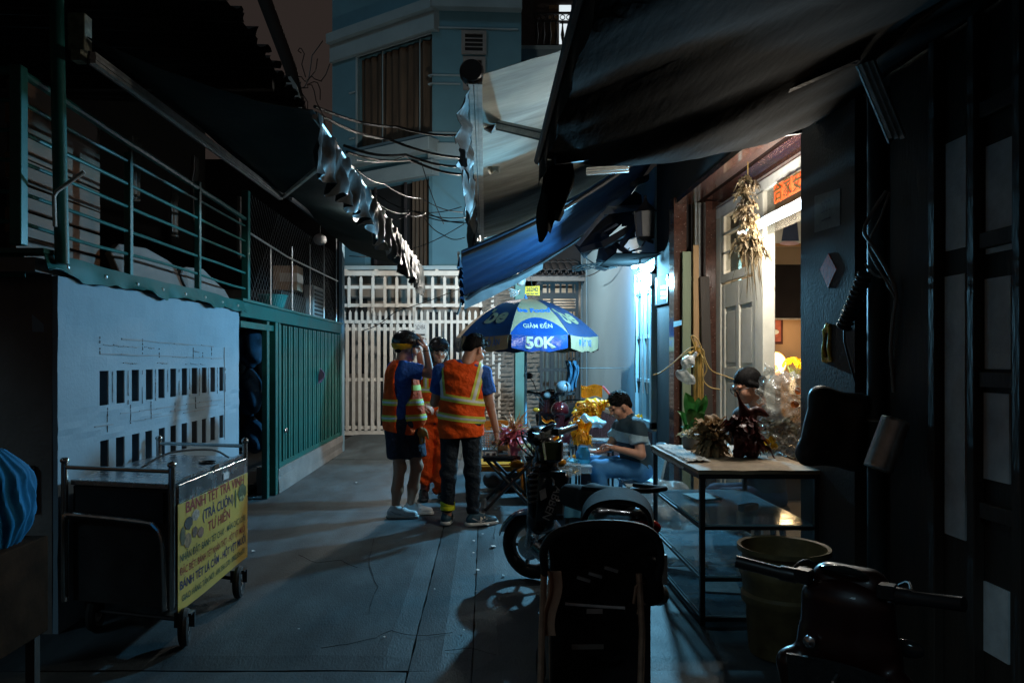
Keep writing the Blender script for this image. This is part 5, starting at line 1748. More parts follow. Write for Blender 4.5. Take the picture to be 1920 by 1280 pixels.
sgl('NHẬN ĐẶT: BÁNH TÉT CHAY - MẶN CÁC LOẠI', .03, 1.06, .452, .040, m_greenink)
sgl('ĐẶC BIỆT: BÁNH TÉT NHÂN THỊT - HỘT VỊT MUỐI', .03, 1.06, .382, .040, m_redink)
sgl('BÁNH TÉT LÁ CẨM - HỘT VỊT MUỐI', .03, 1.07, .310, .046, m_navy, .0012)
sgl('GIAO HÀNG TẬN NƠI : 036.3561.370 - 0902.524.670', .05, 1.05, .238, .034, m_greenink)
for (s, z, a, b, col) in ((.13, .62, .05, .035, (.05, .04, .03)), (.22, .645, .05, .03, (.3, .25, .2)), (.12, .53, .045, .04, (.25, .16, .08)), (.21, .555, .035, .03, (.12, .07, .04)),
                          (.29, .535, .04, .03, (.2, .1, .06)), (.06, .565, .03, .05, (.1, .09, .04)), (1.0, .63, .075, .055, (.06, .07, .02)), (1.0, .60, .05, .03, (.3, .32, .15)), (.88, .61, .015, .06, (.05, .07, .02))):
    MB().add([SG(s, z, .007)] + [SG(s + a * math.cos(t * .449) * (1 + .12 * math.sin(t * 2.1)), z + b * math.sin(t * .449) * (1 + .1 * math.sin(t * 3)), .007) for t in range(14)],
             [(0, i + 1, (i + 1) % 14 + 1) for i in range(14)]).build('food_print', M('food_print_%d' % int(s * 100 + z * 1000), col, .5, var=.6, scale=45, bump=0), sp)
# wheels
def castor(c, r, ang, par):
    c = Vector(c)
    ax = Vector((math.cos(ang), math.sin(ang), 0))
    w = MB().ring(c, ax, r - .026, .026, 26, 8).build('wheel', m_rubber, par, smooth=True)
    MB().lathe(c - ax * .016, [(.0, 0), (r - .05, 0), (r - .04, .016), (r - .05, .032), (0, .032)], 20, axis=ax).build('rim', M('grey_rim', (.12, .12, .12), .5), w, smooth=True)
    MB().lathe(c - ax * .024, [(.022, 0), (.022, .048)], 12, axis=ax).build('hub', m_steel, w)
    MB().bar(c + ax * .036, c + ax * .036 + Vector((0, 0, .078)), .012, .03).build('fork', m_black, par)
    MB().bar(c - ax * .036, c - ax * .036 + Vector((0, 0, .078)), .012, .03).build('fork', m_black, par)
    MB().box(c + Vector((-.045, -.03, .07)), c + Vector((.045, .03, .08))).build('stem', m_black, par)
castor((-1.57, 3.90, .10), .10, .25, ct)
castor((-1.545, 4.68, .10), .10, .12, ct)
castor((-2.15, 4.12, .10), .10, .1, ct)
castor((-2.15, 5.0, .10), .10, .1, ct)
MB().tube([(-2.15, 4.1, .12), (-1.6, 3.95, .12)], .012, 8).build('axle_bar', m_black, ct)
MB().tube([(-2.15, 4.9, .12), (-1.6, 4.7, .12)], .012, 8).build('axle_bar', m_black, ct)

# ------------------------------------------------------------------ blue tarpaulin heap at the left edge
def tarpf(u, v):
    a = math.radians(-20 + 200 * u)
    y = 850 + 240 * v
    edge = 62 + 20 * math.sin(math.pi * min(1, v * 1.25)) ** .8 - 55 * max(0, v - .55) - 40 * max(0, .18 - v) * 4
    R = edge * 3.0 / F * (1 + .06 * math.sin(a * 8 + 5 * v + 1.5 * math.sin(6 * v)) * v + .04 * math.sin(a * 21 - 9 * v + 2 * math.sin(5 * v)) + .03 * math.sin(19 * v + 4 * a + 2 * math.sin(3 * a)))
    c = U(-62, y, 3.0)
    return (c.x + R * math.sin(a), c.y - R * 1.1 * math.cos(a) + .1, c.z + .02 * math.sin(a * 5) * v)
mb = MB().grid(tarpf, 60, 26)
mb.add([tarpf(i / 40, 0) for i in range(41)] + [U(-62, 842, 3.1)], [(i, i + 1, 41) for i in range(40)])
tarp = mb.build('covered_stall', M('bright_blue_cover', (.016, .17, .36), .8, spec=.12, var=.25, scale=5, bump=.3, bscale=18), smooth=True)
tag(tarp, 'bright blue tarpaulin bundle at the left edge of the picture', 'tarpaulin')
cr = thing('wooden_stand', 'brown wooden stand under the blue tarpaulin bundle', 'stand', (-2.0, 3.0, 0))
MB().box((-2.5, 2.85, .3), (-1.93, 3.3, .72)).build('cabinet', M('brown_stand_board', (.03, .016, .009), .95, spec=.05, var=.4, scale=6), cr, bevel=.006)
for x in (-2.45, -1.97):
    for y in (2.9, 3.25):
        MB().box((x - .02, y - .02, 0), (x + .02, y + .02, .3)).build('leg', m_darkwood, cr)
MB().bar((-2.5, 2.83, .34), (-1.92, 2.83, .34), .02, .03).build('lower_rail', m_green, cr)
MB().bar((-1.935, 2.84, .0), (-1.935, 2.84, .7), .02, .02).build('corner_post', m_green, cr)

# ------------------------------------------------------------------ umbrella
um = thing('market_umbrella', 'blue and cream market umbrella with printed lettering over the work tables', 'umbrella', (.555, 10.3, 0))
UC = Vector((.555, 10.3, 0))
UR, UZ, UH, UF = 1.0, 2.32, .52, math.radians(-82)     # radius, apex, drop, azimuth of the front panel
m_ublue = M('umbrella_blue', (.010, .030, .078), .4, var=.18, scale=6, bump=.15, bscale=24, trl=.12)
m_ublue2 = M('umbrella_bright_blue', (.008, .036, .14), .22, var=.15, scale=6, bump=.45, bscale=16)
m_ucream = M('umbrella_cream', (.25, .18, .105), .42, var=.12, scale=5, bump=.15, bscale=24, dirt=.3, dirtcol=(.25, .2, .13), trl=.15)
m_uclear = M('umbrella_silver_lining', (.22, .2, .17), .3, var=.3, scale=8, bump=.5, bscale=14, trl=.1)
def dome(az, s, off=0.0):
    k = round((az - UF) / (math.pi / 4))
    ph = az - UF - k * math.pi / 4
    r = UR * s * math.cos(math.pi / 8) / math.cos(ph)
    sag = .035 * s * (1 - (ph / (math.pi / 8)) ** 2)
    z = UZ - UH * (s ** 2.0) - sag * .6
    return Vector((UC.x + (r + off * .6) * math.cos(az), UC.y + (r + off * .6) * math.sin(az), z + off))
def skirt(az, t, off=0.0):
    p = dome(az, 1.0)
    ph = az - UF - round((az - UF) / (math.pi / 4)) * math.pi / 4
    d = Vector((math.cos(az), math.sin(az), 0))
    edge = abs(ph / (math.pi / 8))
    drop = .19 * (1 - .25 * edge ** 6) + .010 * math.sin(az * 23)
    return p + d * (.035 * t + .012 * math.sin(az * 31) * t + off - .02 * t * t) + Vector((0, 0, -drop * t))
for k in range(8):
    a0 = UF + (k - .5) * math.pi / 4 + .003
    a1 = a0 + math.pi / 4 - .006
    blue = k % 2 == 1
    p = MB().grid(lambda u, v: dome(a0 + (a1 - a0) * u, .03 + .97 * v), 10, 14, thick=.002).build('canopy_panel', m_ublue if blue else m_ucream, um, smooth=True)
    s_ = MB().grid(lambda u, v: skirt(a0 + .02 + (a1 - a0 - .04) * u, v), 12, 5, thick=.002).build('skirt', (m_ublue2 if k == 0 else m_ublue) if not blue else m_ucream, um, smooth=True)
    azc = UF + k * math.pi / 4
    def on(x, y, azc=azc):            # x sideways in metres, y = s along the slope
        return dome(azc + x / max(.08, UR * y), y, .006)
    def txt(body, h, w, s_mid, mat, bold=0.0, parent=p, azc=azc):
        rr = UR * s_mid
        lettering(body, h / .72, mat, parent, lambda x, y: dome(azc + x / (UR * (s_mid - y / .98)), s_mid - y / .98, .006), width=w, bold=bold, res=4)
    def stxt(body, h, w, mat, bold=0.0, parent=s_, azc=azc):
        lettering(body, h / .72, mat, parent, lambda x, y: skirt(azc + x / UR, .45 - y / .19, .007), width=w, bold=bold, res=4)
    if k == 0:
        # blue lens shape at the foot of the cream panel
        hw = math.pi / 8 - .01
        mbl = MB().grid(lambda u, v: dome(azc - hw + 2 * hw * u, 1 - (1 - v) * .27 * max(.02, 1 - ((u - .5) * 2) ** 2) ** .6, .003), 20, 6)
        mbl.build('blue_lens', m_ublue2, p, smooth=True)
        txt('be Food', .085, .44, .60, M('umbrella_ink_blue', (.015, .10, .32), .4, bump=0), .004)
        txt('GIẢM ĐẾN', .058, .40, .875, M('umbrella_ink_cream', (.36, .30, .2), .4, bump=0), .001)
        stxt('50K', .14, .41, M('umbrella_ink_cream'), .006)
    elif blue:
        txt('be', .26, .34, .70, M('umbrella_ink_cream2', (.20, .17, .10), .4, bump=0), .011)
        stxt('ĐẶT XE' if k == 1 else 'GIAO ĐỒ ĂN', .085, .34 if k == 1 else .5, M('umbrella_ink_blue'), .001)
    else:
        if k == 6:
            stxt('ỐC', .11, .26, M('umbrella_ink_cream'), .002)
for k in range(8):
    a = UF + (k + .5) * math.pi / 4
    MB().tube([dome(a, s / 6, -.012) for s in range(7)], .006, 5).build('rib', m_steel, um)
MB().tube([(UC.x, UC.y, .05), (UC.x, UC.y, UZ + .02)], .019, 12).build('pole', M('pale_blue_pole', (.16, .36, .5), .4, var=.1), um, smooth=True)
MB().lathe((UC.x, UC.y, UZ - .01), [(.04, 0), (.03, .02), (.012, .05), (.008, .08)], 12).build('finial', M('blue_finial', (.05, .12, .25), .4), um, smooth=True)
MB().lathe((UC.x, UC.y, 0), [(.24, 0), (.24, .05), (.2, .08), (.04, .1), (.035, .25)], 24).build('foot', m_plaster, um, smooth=True)

# ------------------------------------------------------------------ glass display case
gc = thing('glass_display_case', 'black framed glass display case with empty shelves at the right', 'display case', (1.55, 4.8, 0))
X0, X1, Y0, Y1, GH = 1.225, 1.87, 4.22, 5.38, .855
m_cframe = M('dark_case_frame', (.025, .025, .026), .45, metal=.3, var=.2)
for x in (X0, X1):
    for y in (Y0, Y1):
        MB().box((x - .014, y - .014, 0), (x + .014, y + .014, GH)).build('post', m_cframe, gc)
m_gpane = film('dusty_case_glass', (.35, .42, .45), .10, .08, .05, 14)
m_gshelf = film('blue_shelf_glass', (.36, .56, .66), .48, .12, .05, 10)
m_gedge = M('glass_edge', (.45, .68, .75), .2, var=.1, bump=0)
for z in (.03, .255, .545):
    for y in (Y0, Y1):
        MB().box((X0 + .014, y - .008, z - .012), (X1 - .014, y + .008, z + .006)).build('bearer', m_cframe, gc)
    for x in (X0, X1):
        MB().box((x - .008, Y0 + .014, z - .012), (x + .008, Y1 - .014, z + .006)).build('bearer', m_cframe, gc)
    sh = MB().box((X0 + .012, Y0 + .012, z + .008), (X1 - .012, Y1 - .012, z + .015)).build('shelf', m_gshelf, gc)
    MB().box((X0 + .004, Y0 + .02, z + .0075), (X0 + .0115, Y1 - .02, z + .0155)).build('edge', m_gedge, sh)
    MB().box((X0 + .02, Y0 + .004, z + .0075), (X1 - .02, Y0 + .0115, z + .0155)).build('edge', m_gedge, sh)
MB().box((X0 - .003, Y0 + .016, .05), (X0 + .001, Y1 - .016, GH - .03)).build('pane', m_gpane, gc)
MB().box((X1 - .002, Y0 + .016, .05), (X1 + .002, Y1 - .016, GH - .03)).build('pane', m_gpane, gc)
MB().box((X0 + .016, Y1 - .002, .05), (X1 - .016, Y1 + .002, GH - .03)).build('pane', m_gpane, gc)
MB().box((X0 + .016, Y0 - .002, .05), (X1 - .016, Y0 + .002, GH - .03)).build('pane', m_gpane, gc)
MB().grid(lambda u, v: (X0 - .03 + (X1 - X0 + .06) * u, Y0 - .03 + (Y1 - Y0 + .06) * v, GH + .018 + .003 * noise1(u * 8 + v * 9)), 14, 18, thick=.022).build('top_board', M('worn_top_board', (.30, .22, .14), .7, var=.25, scale=7, dirt=.5, dirtcol=(.12, .085, .05)), gc)
MB().box((X0 - .025, Y0 - .025, GH - .03), (X1 + .025, Y0 - .012, GH - .004)).build('top_edge', m_cframe, gc)
MB().box((X0 - .025, Y0 - .012, GH - .03), (X0 - .012, Y1 + .02, GH - .004)).build('top_edge', m_cframe, gc)
pap = MB().grid(lambda u, v: (X0 - .035 + .17 * u, Y0 + .28 + .85 * v, GH + .027 + .01 * abs(noise1(v * 14 + u * 6)) - (.05 * (1 - u * 5) if u < .2 else 0)), 10, 24, thick=.001).build('newspaper_sheet', M('newsprint', (.42, .42, .40), .85, var=.4, scale=60, bump=.2))
tag(pap, 'crumpled newspaper sheet along the left edge of the case top', 'newspaper')
# oddments in the case
for k, (x, y, z, s, col, lab) in enumerate(((1.45, 5.0, .57, (.18, .22, .012), (.35, .35, .33), 'flattened grey packaging on the upper case shelf'), (1.62, 4.6, .565, (.14, .05, .04), (.4, .42, .42), 'small white carton on the upper case shelf'),
                                            (1.4, 5.15, .05, (.3, .2, .03), (.2, .2, .21), 'grey folded sheet at the bottom of the case'), (1.5, 4.75, .045, (.26, .22, .01), (.3, .29, .27), 'pale cardboard square low in the glass case'))):
    tag(MB().cbox((x, y, z + s[2] / 2), s, (0, 0, .4 * k + .2)).build('packaging', M('pack_%d' % k, col, .6, var=.3, scale=20), bevel=.003), lab, 'packaging')
# bags under the seated man's side
for k, (px, py, D, lab) in enumerate(((1245, 925, 5.9, 'heap of clear plastic bags between the case and the bench'), (1262, 965, 5.75, 'loose clear plastic sheet on the ground behind the glass case'))):
    c = U(px, py, D)
    v, f = sdf([ell(c, (.16, .18, .10)), ell(c + Vector((-.1, .1, -.03)), (.12, .14, .08)), ell(c + Vector((.1, -.05, .03)), (.1, .1, .07))], .014, .05, fold=folds(.016, 46, k))
    tag(link('plastic_bags', vf_mesh('bags', [(v, f)]), film('clear_film_bag', (.6, .62, .63), .55, .18, .9, 22)), lab, 'bags')

# ------------------------------------------------------------------ bucket
bk = thing('paint_bucket', 'large worn bucket with banded rim standing before the glass case', 'bucket', (1.525, 3.82, 0))
prof = [(.165, 0), (.17, .02), (.185, .24), (.205, .26), (.208, .30), (.196, .315), (.205, .38), (.215, .40), (.213, .435), (.20, .45), (.205, .515), (.226, .52), (.226, .545), (.208, .54), (.198, .46), (.16, .03), (0, .025)]
MB().lathe((1.525, 3.82, 0), prof, 40).build('pail', M('ochre_bucket', (.15, .115, .05), .5, var=.4, scale=7, dirt=.6, dirtcol=(.05, .04, .025)), bk, smooth=True)
MB().ring((1.525, 3.82, .40), (0, .35, .94), .232, .004, 36, 5, math.pi * 1.02, math.pi * 1.98).build('handle', m_steel, bk)

# ------------------------------------------------------------------ paper figures and plants on the case
def frills(name, c, n, L, W, mat, par, up=.6, droop=.5, spread=1.0, seed=0, wav=6):
    """a tuft of cut-paper leaves, each its own curved sheet, joined as one tuft"""
    rnd = random.Random(seed)
    mb = MB()
    for k in range(n):
        az = rnd.uniform(0, 2 * math.pi)
        el = rnd.uniform(-.2, 1.0) * up
        d = Vector((math.cos(az) * spread, math.sin(az) * spread, el)).normalized()
        l, w = L * rnd.uniform(.55, 1.15), W * rnd.uniform(.6, 1.2)
        s = d.cross(Vector((0, 0, 1)))
        s = s.normalized() if s.length > .05 else Vector((1, 0, 0))
        tw = rnd.uniform(-1.2, 1.2)
        b0 = Vector(c) + Vector((rnd.uniform(-.3, .3), rnd.uniform(-.3, .3), rnd.uniform(-.5, .5))) * L * .5
        def fn(u, v):
            q = (v - .5) * 2
            ww = w * (math.sin(math.pi * min(1, u * .92 + .08)) ** .7) * (1 + .3 * math.sin(u * wav * 3 + k))
            p = b0 + d * l * u + Vector((0, 0, -droop * l * u * u)) + (s * math.cos(tw * u) + Vector((0, 0, 1)) * math.sin(tw * u)) * ww * q * .5
            return p + Vector((0, 0, .012 * abs(q) * math.sin(wav * u * 2 + k)))
        mb.grid(fn, 7, 2)
    return mb.build(name, mat, par, smooth=True)
m_ypap = M('yellow_foil_paper', (.95, .36, .008), .4, var=.3, scale=14, bump=.3, bscale=40, trl=.2)
m_ppap = M('pink_foil_paper', (.80, .20, .26), .4, var=.3, scale=14, bump=.3, bscale=40, trl=.2)
m_opap = M('peach_paper', (.65, .32, .16), .5, var=.3, scale=14, trl=.25)
m_cpap = M('cream_paper', (.6, .5, .3), .55, var=.25, scale=14, trl=.25)
m_rpap = M('dark_red_paper', (.07, .01, .009), .4, var=.4, scale=14, trl=.1)
m_bpap = M('tan_frilled_paper', (.30, .19, .09), .6, var=.4, scale=12, trl=.2)
m_leaf = M('green_leaf', (.035, .14, .02), .4, var=.35, scale=10, trl=.25)
m_stemy = M('tan_stem', (.4, .26, .08), .6)

pf = thing('tan_paper_figure', 'tan frilled paper figure on the glass case top', 'paper figure', (1.46, 4.95, GH))
c = U(1333, 820, 4.85)
v, f = sdf([cap(U(1325, 862, 4.85), U(1322, 835, 4.85), .018, .03), cap(U(1345, 862, 4.83), U(1342, 835, 4.85), .02, .03), ell(c, (.055, .045, .08)), ell(U(1335, 790, 4.85), (.05, .04, .045))], .007, .02, fold=folds(.012, 90, 2))
link('body', vf_mesh('body', [(v, f)]), m_bpap, pf)
frills('frill', c + Vector((0, -.02, .05)), 150, .13, .05, m_bpap, pf, 1.2, .35, seed=3)
frills('frill', c + Vector((0, -.02, -.03)), 70, .11, .045, m_bpap, pf, .3, .9, seed=33)
frills('fan', U(1292, 812, 4.85), 9, .09, .035, m_cpap, pf, .7, .1, seed=4)
pr = thing('red_paper_figure', 'dark red paper figure with pointed horns on the glass case top', 'paper figure', (1.6, 4.75, GH))
c = U(1402, 805, 4.75)
v, f = sdf([cap(U(1385, 862, 4.75), U(1388, 820, 4.75), .024, .05), cap(U(1412, 862, 4.75), U(1410, 820, 4.75), .026, .055), ell(c, (.07, .05, .11)), cap(U(1395, 770, 4.75), U(1381, 733, 4.75), .03, .004), cap(U(1418, 770, 4.75), U(1450, 782, 4.75), .03, .004)], .008, .03, fold=folds(.006, 80, 5))
link('body', vf_mesh('body', [(v, f)]), m_rpap, pr)
frills('frill', c + Vector((-.05, -.03, .03)), 120, .13, .055, m_rpap, pr, .9, .5, seed=8)
frills('frill', c + Vector((.02, -.02, -.06)), 60, .11, .05, m_rpap, pr, .2, .9, seed=18)
pt = thing('potted_plant', 'dark green leafy plant behind the tan paper figure', 'plant', (1.42, 5.2, GH))
c = U(1295, 850, 5.2)
MB().lathe((c.x, c.y, GH + .02), [(.05, 0), (.065, .09), (.06, .1), (0, .09)], 16).build('pot', m_plaster, pt, smooth=True)
for k, (a, b, l, w) in enumerate(((1283, 735, .2, .1), (1308, 745, .15, .09), (1275, 800, .12, .06), (1315, 770, .16, .08), (1268, 770, .12, .05), (1300, 790, .14, .08), (1290, 765, .15, .09), (1322, 740, .12, .07))):
    tip = U(a, b, 5.15 + .05 * (k % 3))
    root = Vector((c.x, c.y, GH + .1))
    d = tip - root
    s = d.cross(Vector((0, 1, 0))).normalized()
    MB().grid(lambda u, v: root + d * (.35 + .65 * u) + s * (v - .5) * w * .8 * math.sin(math.pi * min(1, .08 + u * .92)) + Vector((0, -.06 * math.sin(3 * u) - .03 * abs(v - .5), .03 * math.sin(3.1 * u))), 10, 4).build('leaf', m_leaf, pt, smooth=True)
    MB().tube([root, root + d * .37], .005, 5).build('stem', m_leaf, pt)
# bamboo sticks and reed with plastic bag by the jamb
bm_ = thing('bamboo_sticks', 'tied bundle of bamboo sticks standing in front of the leaning boards', 'sticks', U(1307, 760, 5.6))
for k, (a, b, a2, b2, r) in enumerate(((1300, 840, 1303, 640, .012), (1306, 845, 1309, 650, .016), (1312, 840, 1312, 655, .012), (1318, 830, 1316, 660, .010))):
    MB().tube([U(a, b, 5.62), U((a + a2) / 2, (b + b2) / 2, 5.62), U(a2, b2, 5.62)], r, 8).build('stick', M('bamboo', (.42, .25, .06), .5, var=.3, scale=10), bm_, smooth=True)
for pts in (((1304, 655), (1296, 630), (1310, 640), (1330, 690), (1360, 705), (1376, 711)), ((1304, 650), (1290, 655), (1262, 680), (1240, 697), (1225, 703)),
            ((1312, 660), (1325, 690), (1318, 710), (1330, 725), (1350, 730)), ((1310, 650), (1320, 660), (1318, 690))):
    MB().tube(spl([U(a, b, 5.55) for a, b in pts]), .005, 6).build('cord', m_stemy, bm_, smooth=True)
frills('dry_leaf', U(1305, 660, 5.6), 8, .1, .03, m_stemy, bm_, .5, .7, seed=11)
c = U(1289, 690, 5.5)
v, f = sdf([ell(c + Vector((0, 0, .04)), (.05, .04, .045)), ell(c + Vector((-.035, 0, -.05)), (.05, .04, .045)), ell(c + Vector((.02, 0, -.08)), (.04, .035, .04)), cap(c + Vector((.03, 0, .06)), c + Vector((.06, 0, .11)), .02, .008)], .007, .02, fold=folds(.008, 90, 1))
tag(link('small_plastic_bag', vf_mesh('bag', [(v, f)]), film('cloudy_film', (.6, .6, .58), .6, .2, .9, 30)), 'small cloudy plastic bag tied to the bamboo sticks', 'bag')
# big clear wrap with flowers
fw = thing('wrapped_flowers', 'large clear plastic wrap over a pot of flowers beside the seated woman', 'flowers', U(1465, 850, 4.95))
c = U(1470, 745, 5.0)
def wrapf(X, Y, Z):
    return .014 * np.sin(60 * X + 35 * Z + 3 * np.sin(20 * Z)) + .010 * np.sin(80 * Z - 40 * X + 2 * np.sin(30 * Y))
v, f = sdf([ell(c + Vector((0, 0, .03)), (.17, .15, .14)), ell(U(1472, 800, 4.95), (.15, .14, .17)), cap(U(1462, 712, 5.0), U(1440, 690, 5.0), .05, .02), ell(U(1455, 840, 4.95), (.12, .12, .06))], .009, .05, fold=wrapf)
link('clear_wrap', vf_mesh('wrap', [(v, f)]), film('clear_wrap_film', (.6, .58, .54), .38, .12, .8, 20), fw)
frills('foliage', U(1465, 800, 4.98), 40, .14, .05, M('dull_foliage', (.07, .06, .02), .6, trl=.2), fw, .9, .4, seed=21)
for k, (a, b) in enumerate(((1435, 830), (1450, 838), (1432, 842), (1490, 760), (1445, 826), (1494, 735))):
    MB().lathe(U(a, b, 4.86), [(.003, 0), (.02, .006), (.026, .018), (0, .01)], 10, axis=(random.uniform(-.4, .4), -1, .5), fn=lambda t, h: 1 + .3 * math.sin(5 * t)).build('flower', M('yellow_petal') if k not in (3, 5) else M('orange_petal', (.8, .2, .02), .5), fw)

# dried bunch hanging in the doorway
dh = thing('dried_bunch', 'hanging bunch of dried tan leaves in the doorway', 'dried plant', U(1400, 420, 5.3))
MB().tube([U(1402, 303, 5.3), U(1402, 332, 5.3)], .003, 5).build('string', m_stemy, dh)
m_dry = M('dried_leaf', (.21, .15, .08), .75, var=.5, scale=20, bump=.3, trl=.2)
m_dryd = M('dark_dried_leaf', (.10, .07, .04), .8, var=.5, scale=20)
for k in range(13):
    t = k / 12
    px, py = 1400 + 8 * math.sin(k * 1.7) + (6 if t > .5 else -2), 335 + 105 * t
    frills('dry_tuft', U(px, py, 5.3 + .02 * math.sin(k)), 14, .085, .026, m_dryd if k % 3 == 1 and t < .7 else m_dry, dh, .2, .9, seed=40 + k)
for k in range(5):
    frills('dry_tuft', U(1384 + 11 * k + 3 * math.sin(k), 448 + 4 * abs(k - 1), 5.3), 12, .10, .024, m_dry, dh, .0, 1.3, seed=60 + k)
for k in range(6):
    frills('fibre', U(1398 + 4 * k, 460, 5.3), 5, .16, .012, m_dry, dh, -.9, 1.6, .25, seed=70 + k)
MB().grid(lambda u, v: tuple(U(1383 + 17 * u, 433 + 5 * v + 2 * math.sin(u * 9), 5.24)), 10, 2, thick=.004).build('white_tag', M('white_tag', (.75, .72, .75), .5), dh)
# ------------------------------------------------------------------ scooters
def scooter(label, loc, rz, paint, accent, wheel_r=.235, lettered=None, mirrors=True, steer=0.0, seatmat=None, scale=1.0, smoked=False, slim=1.0):
    t = thing('motor_scooter', label, 'scooter', loc, rz=rz)
    t.scale = (scale,) * 3
    B = lambda mb, nm, mat, par=t, sm=True, bev=0.0: mb.build(nm, mat, par, smooth=sm, bevel=bev, world=False)
    S = lambda prims, nm, mat, h=.012, k=.04, par=t: link(nm, vf_mesh(nm, [sdf(prims, h, k)]), mat, par, world=False)
    xf, xr, r = .62, -.62, wheel_r
    cs, sn = math.cos(steer), math.sin(steer)
    hd = Vector((cs, sn, 0))
    la = Vector((-sn, cs, 0))
    for x, ax in ((xf, la), (xr, Vector((0, 1, 0)))):
        c = Vector((x, 0, r))
        w = B(MB().ring(c, ax, r - .042, .042, 32, 10), 'wheel', m_rubber)
        B(MB().ring(c, ax, r - .085, .014, 28, 6), 'rim', M('dark_alloy', (.10, .10, .10), .4, metal=.8), w)
        mb = MB()
        a_, b_, _ = basis(ax)
        for k in range(5):
            a = 2 * math.pi * k / 5
            mb.bar(c, c + (a_ * math.cos(a) + b_ * math.sin(a)) * (r - .08), .02, .03, up=ax)
        B(mb, 'spokes', M('dark_alloy'), w, False)
        B(MB().lathe(c - ax * .05, [(.04, 0), (.045, .1)], 14, axis=ax), 'hub', m_steel, w)
        B(MB().lathe(c + ax * .045, [(.06, 0), (.085, .002), (.085, .006), (.06, .008)], 20, axis=ax), 'brake_disc', m_steel, w)
    cf = Vector((xf, 0, r))
    hp = Vector((.36, 0, .98))       # handlebar centre
    RS = Matrix.Rotation(steer, 3, 'Z')
    H = lambda x, y, z: hp + RS @ Vector((x, y, z))
    for s in (-1, 1):
        B(MB().tube([cf + la * .075 * s, cf + la * .075 * s + Vector((-.10, 0, .33))], .02, 8), 'fork_leg', m_steel)
    # front mudguard
    def mg(u, v):
        a = math.radians(15 + 130 * u)
        q = (v - .5) * 2
        R = r + .025 - .03 * q * q
        return cf + hd * (R * math.cos(a)) + Vector((0, 0, R * math.sin(a))) + la * (.07 * q)
    B(MB().grid(mg, 18, 8, thick=.006), 'mudguard', accent)
    # front shield and headlamp cowl
    S([cap((.46, 0, .42), (.38, 0, .80), .085, .07, sq=((0, 1, 0), slim * 1.9)), cap((.40, 0, .78), (.38, 0, .95), .06 + .025 * (slim > .9), .05 + .03 * (slim > .9), sq=((0, 1, 0), 1.3 + .5 * (slim > .9))), cap((.36, .14 * slim, .50), (.34, .17 * slim, .72), .035, .045), cap((.36, -.14 * slim, .50), (.34, -.17 * slim, .72), .035, .045)], 'front_shield', paint)
    S([cap(tuple(H(.05, -.06, .02)), tuple(H(.05, .06, .02)), .062, .062)], 'headlamp_cowl', paint)
    B(MB().ell(H(.10, 0, .02), (.03, .06, .045), 16, 10, (0, 0, steer)), 'headlamp', M('smoked_glass', (.02, .02, .02), .1, bump=0) if smoked else M('headlamp_glass', (.3, .32, .33), .1, bump=0))
    B(MB().ell(H(-.02, 0, .075), (.05, .075, .016), 14, 8, (0, .5, steer)), 'dashboard', M('dark_dash', (.02, .025, .025), .15, bump=0))
    B(MB().tube([H(0, -.18, .03), H(.03, 0, .0), H(0, .18, .03)], .014, 8), 'handlebar', m_steel)
    for s in (-1, 1):
        B(MB().tube([H(-.01, .15 * s, .03), H(-.02, .20 * s, .034), H(-.025, .205 * s, .035), H(-.06, .34 * s, .055)], [.026, .026, .021, .022], 12), 'grip', m_black)
        B(MB().tube([H(.03, .17 * s, .03), H(.0, .32 * s, .04)], .007, 6), 'brake_lever', m_steel)
        B(MB().ell((.50, .15 * s, .80), (.02, .05, .03), 12, 8), 'indicator', M('smoked_glass', (.02, .02, .02), .1, bump=0) if smoked else M('amber_lens', (.6, .25, .02), .15, bump=0))
        if mirrors:
            B(MB().tube([H(0, .18 * s, .05), H(.0, .24 * s, .2), H(-.02, .29 * s, .25)], .007, 6), 'mirror_stalk', m_black)
            mm = B(MB().ell(H(-.0, .31 * s, .28), (.018, .07, .045), 16, 10, (0, 0, steer)), 'mirror', m_black)
            B(MB().ell(H(-.012, .31 * s, .28), (.01, .06, .037), 16, 10, (0, 0, steer)), 'mirror_glass', M('mirror_glass', (.7, .72, .74), .04, metal=1.0, bump=0), mm)
    # body, footboard, seat, tail
    S([cap((.30, 0, .28), (-.05, 0, .26), .07, .07, sq=((0, 1, 0), 1.9)), cap((-.10, 0, .35), (-.62, 0, .58), .14, .13, sq=((0, 1, 0), 1.15)), cap((-.55, 0, .62), (-.88, 0, .70), .12, .07)], 'body', paint)
    S([cap((-.02, 0, .68), (-.35, 0, .71), .07, .08, sq=((0, 1, 0), 1.5 * slim)), cap((-.35, 0, .72), (-.72, 0, .77), .08, .07, sq=((0, 1, 0), 1.45 * slim))], 'seat', seatmat or M('matt_black_seat', (.01, .01, .01), .8, spec=.15))
    B(MB().ell((-.93, 0, .68), (.035, .09, .045), 16, 10), 'tail_lamp', M('red_lens', (.35, .01, .01), .12, bump=0))
    B(MB().tube([(-.55, .15, .82), (-.9, .13, .86), (-.98, 0, .87), (-.9, -.13, .86), (-.55, -.15, .82)], .013, 8), 'grab_rail', M('matt_black_rail', (.008, .008, .008), .8, spec=.1))
    S([cap((-.3, -.15, .22), (-.78, -.16, .30), .045, .055)], 'exhaust', M('burnt_steel', (.2, .19, .18), .35, metal=.9))
    S([ell((-.40, .07, .26), (.22, .08, .11))], 'engine', M('engine_grey', (.09, .09, .09), .5, metal=.5))
    B(MB().box((-.99, -.09, .42), (-.97, .09, .56)), 'number_plate', M('plain_plate', (.5, .5, .48), .5), t, False)
    B(MB().tube([(-.15, .12, .24), (-.2, .2, .02)], .012, 6), 'side_stand', m_steel)
